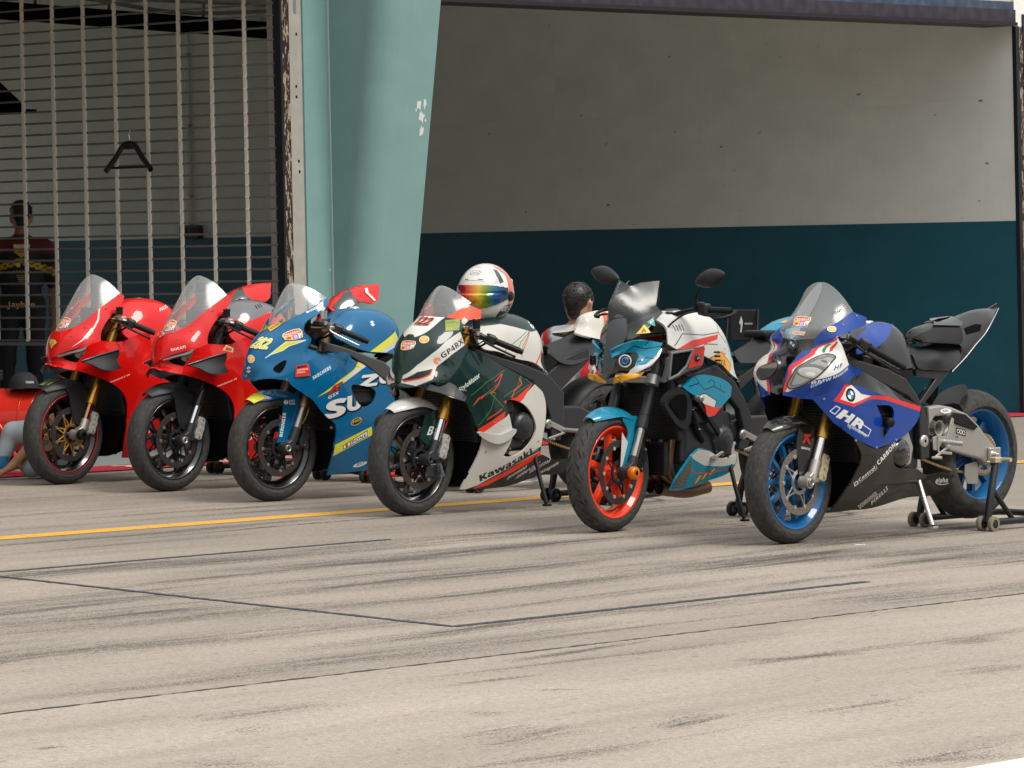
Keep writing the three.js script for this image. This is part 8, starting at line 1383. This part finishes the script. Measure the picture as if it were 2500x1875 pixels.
{ // man kneeling low behind the first bike's front wheel: jeans, blue shoe, bare arm
  const g = thing('person', 'man kneeling behind the leftmost red bike in pale jeans and blue shoes', 'person', [-2.99, 0, -24.65], 0.2);
  const body = fleshGeo([[[0.30, 0.30, -0.04], 0.12, [0.40, 0.42, -0.02], 0.12, 1, 1.2], [[0.40, 0.42, -0.02], 0.115, [0.40, 0.55, 0.0], 0.09, 1, 1.3], [[0.39, 0.56, 0], 0.055, [0.37, 0.62, 0], 0.05],
    [[0.28, 0.30, 0.05], 0.10, [0.06, 0.085, 0.14], 0.068], [[0.06, 0.085, 0.14], 0.066, [0.36, 0.075, 0.10], 0.048], [[0.26, 0.28, -0.12], 0.10, [-0.02, 0.26, -0.26], 0.07], [[-0.02, 0.26, -0.26], 0.066, [-0.10, 0.10, -0.24], 0.046], [[-0.10, 0.06, -0.24], 0.042, [-0.34, 0.045, -0.22], 0.035], [[0.36, 0.07, 0.10], 0.045, [0.42, 0.12, 0.08], 0.035],
    [[0.37, 0.53, 0.15], 0.05, [0.16, 0.33, 0.23], 0.042], [[0.16, 0.33, 0.23], 0.040, [-0.06, 0.09, 0.20], 0.028], [[0.37, 0.53, -0.15], 0.05, [0.46, 0.34, -0.22], 0.042], [[0.46, 0.34, -0.22], 0.04, [0.40, 0.18, -0.10], 0.028], ...handBones([-0.06, 0.085, 0.20], [-0.85, -0.45, 0.05], [-0.4, 0.9, 0], [0, 0, -1], 0.25, 1), ...handBones([0.40, 0.18, -0.10], [-0.3, -0.9, 0.2], [-0.9, 0.2, 0], [0, 0, 1], 0.6, 1)], 0.0115, 0.022);
  colourBy(body, (x, y, z) => { const shoe = (y < 0.12 && x < -0.05 && z < -0.12) || (x > 0.40 && y < 0.16); if (shoe) return y < 0.03 ? [0.55, 0.52, 0.45] : [0.02, 0.16, 0.34]; const arm = (z > 0.15 && x < 0.24 && y > 0.10 && y > (x + 0.06) * 1.1 + 0.03) || (x < -0.03 && z > 0.1) || (z < -0.06 && x > 0.36 && y < 0.33 && y > 0.05); if (arm) return [0.40, 0.20, 0.11]; if (y > 0.60) return [0.36, 0.19, 0.115]; if (y > 0.36 && x > 0.05) return [0.02, 0.02, 0.025]; return [0.30, 0.36, 0.38]; });
  part('body', body, cloth(), g); const hd = part('head', headGeo(0.34, 0.70, 0), skin, g); part('hair', hairGeo(0.34, 0.70, 0, 160, 31), hairM, hd); eyes(hd, 0.34, 0.70, 0);
}
// ---------------------------------------------------------------- helmet on the green bike's tank
{
  const g = thing('helmet', 'white and orange full-face helmet with mirrored rainbow visor on the green bike tank', 'helmet', [0, 0, 0]);
  const tex = canvas(1024, 512, (x, w, h) => { // u round the head from the back over the left side, v up
    x.fillStyle = '#d9d6cf'; x.fillRect(0, 0, w, h);
    for (const s of [-1, 1]) { const c = 512 + s * 168; x.save(); x.translate(c, 0); x.scale(s, 1);
      poly(x, [[40, 60], [110, 90], [150, 180], [150, 300], [96, 330], [70, 240], [84, 150], [20, 80]], '#d8542a'); poly(x, [[-10, 100], [30, 110], [44, 190], [10, 200]], '#23343c'); for (let k = 0; k < 6; k++) poly(x, [[-52 + k * 9, 96], [-49 + k * 9, 96], [-44 + k * 9, 200], [-47 + k * 9, 200]], '#8d9194');
      poly(x, [[60, 318], [170, 300], [170, 350], [20, 400], [30, 340]], '#202224'); for (let k = 0; k < 6; k++) poly(x, [[-70 + k * 14, 390], [-62 + k * 14, 386], [-84 + k * 14, 450], [-92 + k * 14, 454]], '#202224'); x.restore(); }
    x.fillStyle = '#e8e6e0'; x.font = 'italic bold 40px sans-serif'; x.fillText('SHOEI', 250, 352, 90); x.fillText('SHOEI', 690, 352, 90);
    poly(x, [[462, 128], [480, 112], [544, 112], [562, 128], [544, 146], [480, 146]], '#e4e2dc', '#202224', 4); x.fillStyle = '#202224'; x.font = 'italic bold 26px sans-serif'; x.fillText('SHOEI', 476, 139, 72);
    x.strokeStyle = '#6a6c6c'; x.lineWidth = 3; x.beginPath(); x.moveTo(430, 186); x.quadraticCurveTo(512, 176, 594, 186); x.stroke(); x.fillStyle = '#2a2c2e'; x.fillRect(474, 78, 76, 7); x.fillRect(440, 172, 34, 5); x.fillRect(550, 172, 34, 5);
    poly(x, [[560, 30], [640, 24], [720, 50], [700, 56], [640, 38]], '#d8542a'); poly(x, [[540, 24], [600, 16], [600, 24]], '#202224');
  });
  // shell: face looks along -x; polar grid with the eye port left open
  const R = (az, el) => { const c = Math.cos(el), front = Math.max(0, Math.cos(az)); let r = 0.132; const x = 1.0 + 0.10 * front * (el < 0 ? 1 + 0.5 * Math.min(1, -el / 0.7) : 0.2), z = 0.90; const jaw = el < -0.15 ? 1 - 0.10 * Math.min(1, (-el - 0.15) / 0.8) : 1; return [-Math.cos(az) * c * r * x * (front > 0 ? 1.06 : 1.08) * (0.98 + 0.02 * jaw), Math.sin(el) * r * (el > 0 ? 1.0 : 1.02), Math.sin(az) * c * r * z * jaw]; };
  const shellGrid = (a0, a1, e0, e1, n, m, off, hole) => { const P = [], U = [], I = []; for (let j = 0; j <= m; j++) for (let i = 0; i <= n; i++) { const az = a0 + (a1 - a0) * i / n, el = e0 + (e1 - e0) * j / m, p = R(az, el), l = Math.hypot(...p); P.push(p[0] * (1 + off / l), p[1] * (1 + off / l), p[2] * (1 + off / l)); U.push(0.5 - az / (2 * Math.PI) * -1, 0.5 + el / Math.PI); if (i < n && j < m) { const ac = az + (a1 - a0) / n / 2, ec = el + (e1 - e0) / m / 2; if (hole && hole(ac, ec)) continue; const k = j * (n + 1) + i; I.push(k, k + 1, k + n + 2, k, k + n + 2, k + n + 1); } } const q = new THREE.BufferGeometry(); q.setAttribute('position', new THREE.Float32BufferAttribute(P, 3)); q.setAttribute('uv', new THREE.Float32BufferAttribute(U, 2)); q.setIndex(I); q.computeVertexNormals(); return soup(q); };
  const port = (az, el) => { const k = Math.abs(az); return k < 1.42 && el < 0.30 - 0.05 * k * k && el > -0.50 + 0.18 * k * k; };
  const shell = part('shell', shellGrid(-Math.PI, Math.PI, -1.0, Math.PI / 2, 96, 64, 0, (a, e) => port(a, e)), phys({ map: tex, roughness: 0.25, clearcoat: 1, clearcoatRoughness: 0.04 }), g);
  const vis = canvas(512, 128, (x, w, h) => { const gr = x.createLinearGradient(0, 0, w, 0); [[0, '#a07818'], [0.14, '#3a1030'], [0.3, '#b01a4a'], [0.42, '#d0301c'], [0.52, '#e07a1c'], [0.64, '#d8b022'], [0.76, '#6a8a2a'], [0.86, '#1c5a9a'], [1, '#101c2c']].forEach(([t, c]) => gr.addColorStop(t, c)); x.fillStyle = gr; x.fillRect(0, 0, w, h); });
  const vg = shellGrid(-1.42, 1.42, -0.52, 0.32, 64, 30, 0.004, (a, e) => !port(a, e)); { const u = vg.attributes.uv, p = vg.attributes.position; for (let i = 0; i < u.count; i++) u.setXY(i, 0.5 + p.getZ(i) / 0.26, 0.5); }
  part('visor', vg, phys({ map: vis, roughness: 0.10, metalness: 0.45, clearcoat: 0.7, clearcoatRoughness: 0.03 }), shell);
  part('lining', shellGrid(-Math.PI, Math.PI, -1.05, 0.9, 40, 26, -0.014), M.dark, shell);
  part('rear_spoiler', rbox(0.125, 0.05, 0, 0.05, 0.03, 0.12, 0.012), paint(lin(0.55, 0.53, 0.5)), shell);
  part('visor_pivot', join([1, -1].map((s) => lathe([[0.001, 0.008], [0.018, 0.008], [0.022, 0.0]], 18).rotateX(s < 0 ? Math.PI : 0).translate(0.0, -0.01, s * 0.119))), M.black, shell);
  g.scale.setScalar(1.24);
  const bx = Math.cos(46 * Math.PI / 180), bz = Math.sin(46 * Math.PI / 180), lx = 0.565, ly = 1.165, lz = 0.0;
  g.position.set(-0.533 + lx * bx + lz * bz, ly, -21.398 - lx * bz + lz * bx); g.rotation.y = 46 * Math.PI / 180 + 0.30; g.rotation.z = 0.0;
}
// ---------------------------------------------------------------- drum fan at the left edge, with cap and camera on it
{
  const red = paint(lin(0.62, 0.022, 0.01), { roughness: 0.45 }), g = thing('drum_fan', 'red drum fan on tubular legs at the left edge', 'fan', [-3.20, 0, -25.6], -0.25);
  const drum = part('drum', join(lathe([[0.190, -0.24], [0.197, -0.245], [0.2, -0.235], [0.198, 0], [0.2, 0.235], [0.197, 0.245], [0.190, 0.24], [0.193, 0.0], [0.190, -0.24]], 56, 'x').translate(0, 0.31, 0), [-0.16, 0.16].map((x) => new THREE.TorusGeometry(0.201, 0.005, 6, 56).rotateY(Math.PI / 2).translate(x, 0.31, 0))), red, g);
  part('fan_blade', join([0, 1, 2, 3, 4].map((k) => rbox(0, 0.11, 0, 0.012, 0.18, 0.10, 0.004).rotateY(0.5).rotateX(k * 1.2566).translate(0, 0.31, 0))), M.black, drum); part('fan_hub', lathe([[0.001, 0.08], [0.04, 0.07], [0.05, 0], [0.05, -0.1]], 20, 'x').translate(0, 0.31, 0), M.black, drum);
  part('guard', join([0.06, 0.10, 0.14, 0.185].map((r) => new THREE.TorusGeometry(r, 0.0025, 5, 40).rotateY(Math.PI / 2).translate(0.238, 0.31, 0))), M.black, drum);
  for (const s of [1, -1]) { part('leg', join(tube([[-0.20, 0.016, s * 0.22], [0.0, 0.31, s * 0.21], [0.20, 0.016, s * 0.22]], 0.014, 8, 24)), red, g); part('leg_brace', bar([0.12, 0.12, s * 0.215], [0.05, 0.14, s * 0.10], 0.03, 0.01), red, g); }
  part('foot_rail', join([-0.2, 0.2].map((x) => cyl([x, 0.016, -0.23], [x, 0.016, 0.23], 0.014, 0.014, 8))), red, g);
  part('switch_box', rbox(-0.10, 0.525, 0.03, 0.08, 0.06, 0.06, 0.008), M.black, g);
  const c = thing('cap', 'black baseball cap lying on the red drum fan', 'cap', [-3.07, 0.512, -25.50], -0.6);
  part('crown', lathe([[0.001, 0.105], [0.04, 0.10], [0.075, 0.075], [0.092, 0.035], [0.095, 0.0]], 24, 'y'), std(lin(0.008, 0.009, 0.011), 0.8), c); part('brim', plate(Array.from({ length: 13 }, (_, i) => { const a = -1.1 + 2.2 * i / 12; return [Math.cos(a) * (0.16 - 0.02 * a * a), Math.sin(a) * 0.10]; }), 0, 0.006, 0.002).rotateX(-Math.PI / 2).translate(0.01, 0.004, 0), std(lin(0.008, 0.009, 0.011), 0.8), c);
  part('lettering', quadOn(null, [[0.04, 0.03], [-0.04, 0.03], [-0.04, 0.055], [0.04, 0.055]], 0, 6, (s, y) => [0.094 * Math.cos(s * 9 + 0.4), y, 0.094 * Math.sin(s * 9 + 0.4)]), printCut(label2(128, 32, 'YAMAHA', '#d8d8d4', 'bold 26px sans-serif')), c);
  const pk = thing('camera', 'small black camera on the red drum fan at the left edge', 'camera', [-3.27, 0.555, -25.60], 0.3); part('camera_body', join(rbox(0, 0.035, 0, 0.11, 0.07, 0.05, 0.01), rbox(0.01, 0.078, 0, 0.04, 0.03, 0.035, 0.008)), M.black, pk); part('camera_lens', cyl([0.01, 0.03, 0.02], [0.01, 0.03, 0.07], 0.026, 0.028, 18), M.satin, pk);
  const bg = thing('tool_bag', 'red and white patterned tool bag on the floor under the drum fan', 'bag', [-3.12, 0, -25.75], 0.2); part('bag_body', rbox(0, 0.09, 0, 0.42, 0.17, 0.22, 0.05, 3), std(0xffffff, 0.8, 0, { map: canvas(128, 64, (x) => { x.fillStyle = '#20252a'; x.fillRect(0, 0, 128, 64); seedState = 9; for (let k = 0; k < 26; k++) { x.fillStyle = ['#c4c2ba', '#a01820', '#14181c', '#8a9a98'][k % 4]; x.beginPath(); x.ellipse(rnd() * 128, rnd() * 64, 5 + rnd() * 12, 3 + rnd() * 6, rnd() * 3, 0, 7); x.fill(); } }) }), bg); part('bag_handle', tube([[-0.08, 0.165, 0], [-0.05, 0.22, 0], [0.05, 0.22, 0], [0.08, 0.165, 0]], 0.01, 8), M.redAno, bg);
}
{ // extinguisher beside the pillar
  const g = thing('fire_extinguisher', 'red fire extinguisher standing beside the teal pillar', 'extinguisher', [-0.60, 0, -28.6], 0.4);
  part('cylinder', lathe([[0.001, 0.0], [0.085, 0.0], [0.095, 0.02], [0.095, 0.78], [0.085, 0.86], [0.05, 0.905], [0.03, 0.915], [0.001, 0.915]], 32, 'y'), paint(lin(0.55, 0.012, 0.01)), g);
  part('valve', join(cyl([0, 0.91, 0], [0, 0.97, 0], 0.022, 0.02, 14), rbox(0.03, 0.985, 0, 0.13, 0.018, 0.025, 0.005), rbox(0.04, 1.01, 0, 0.12, 0.012, 0.022, 0.004)), M.black, g); part('hose', tube([[0.03, 0.96, 0], [0.11, 0.98, 0.01], [0.16, 0.90, 0.02], [0.15, 0.60, 0.03], [0.12, 0.35, 0.05]], 0.012, 8), M.black, g);
}
{ // dark folding chair with a printed back between the two nearest bikes
  const g = thing('folding_chair', 'black folding chair with a white printed back, behind the teal naked bike', 'chair', [1.72, 0, -30.2], -0.15);
  part('backrest', rbox(0, 0.80, 0, 0.20, 0.24, 0.03, 0.012, 2), std(lin(0.006, 0.006, 0.007), 0.7), g); part('seat_cloth', rbox(0, 0.45, 0.20, 0.26, 0.03, 0.40, 0.01), M.black, g);
  for (const [a, c] of [[1, 0], [-1, 0], [1, 0.4], [-1, 0.4]]) part('leg', cyl([a * 0.11, c ? 0.46 : 0.92, c], [a * 0.13, 0.005, 0.4 - c], 0.011, 0.011, 10), M.black, g);
  part('lettering', quadOn(null, [[-0.04, 0.74], [0.08, 0.74], [0.08, 0.88], [-0.04, 0.88]], 0, 2, (x, y) => [x, y, 0.018]), printCut(canvas(128, 160, (x) => { x.fillStyle = '#c8ccd0'; poly(x, [[30, 10], [44, 60], [34, 150], [22, 150], [28, 90], [14, 70]], '#c8ccd0'); x.font = 'bold 26px sans-serif'; x.fillText('moto', 56, 84); })), g);
}
// ---------------------------------------------------------------- the row of motorcycles and their stands
buildRed(1); buildRed(2); buildBlue(); buildGreen(); buildNaked(); buildSix();
const darkTyre = std(lin(0.016, 0.016, 0.017), 0.7);
paddockStand('black paddock stand with beige castors lifting the nearest bike', [1.327, 0, -19.473], 46.5, 1.43, 0.375, standBars.black);
paddockStand('black paddock stand with black castors under the teal naked bike', [0.478, 0, -20.232], 48, 1.43, 0.365, standBars.black, darkTyre, M.aluDull);
paddockStand('black paddock stand under the green number 122 bike', [-0.533, 0, -21.398], 46, 1.43, 0.365, standBars.black, darkTyre, M.gloss);
paddockStand('silver paddock stand under the blue number 282 bike', [-1.331, 0, -22.524], 41.5, 1.43, 0.365, standBars.silver, darkTyre);
paddockStand('red paddock stand under the second red bike', [-1.98, 0, -23.386], 43, 1.47, 0.36, standBars.red, darkTyre);
paddockStand('black paddock stand under the leftmost red bike', [-2.661, 0, -24.029], 43.5, 1.47, 0.36, standBars.black, darkTyre);
{ const g = thing('litter', 'small white scrap of paper on the ground by the nearest bike', 'litter', [1.66, 0.003, -19.35], 0.5); part('scrap', plate([[-0.03, 0], [0.0, 0.02], [0.04, 0.012], [0.03, 0.004], [0.0, 0.006]], 0, 0.003, 0.0005).rotateX(-Math.PI / 2), std(lin(0.7, 0.69, 0.66), 0.8), g); }
renderer.render(scene, camera);
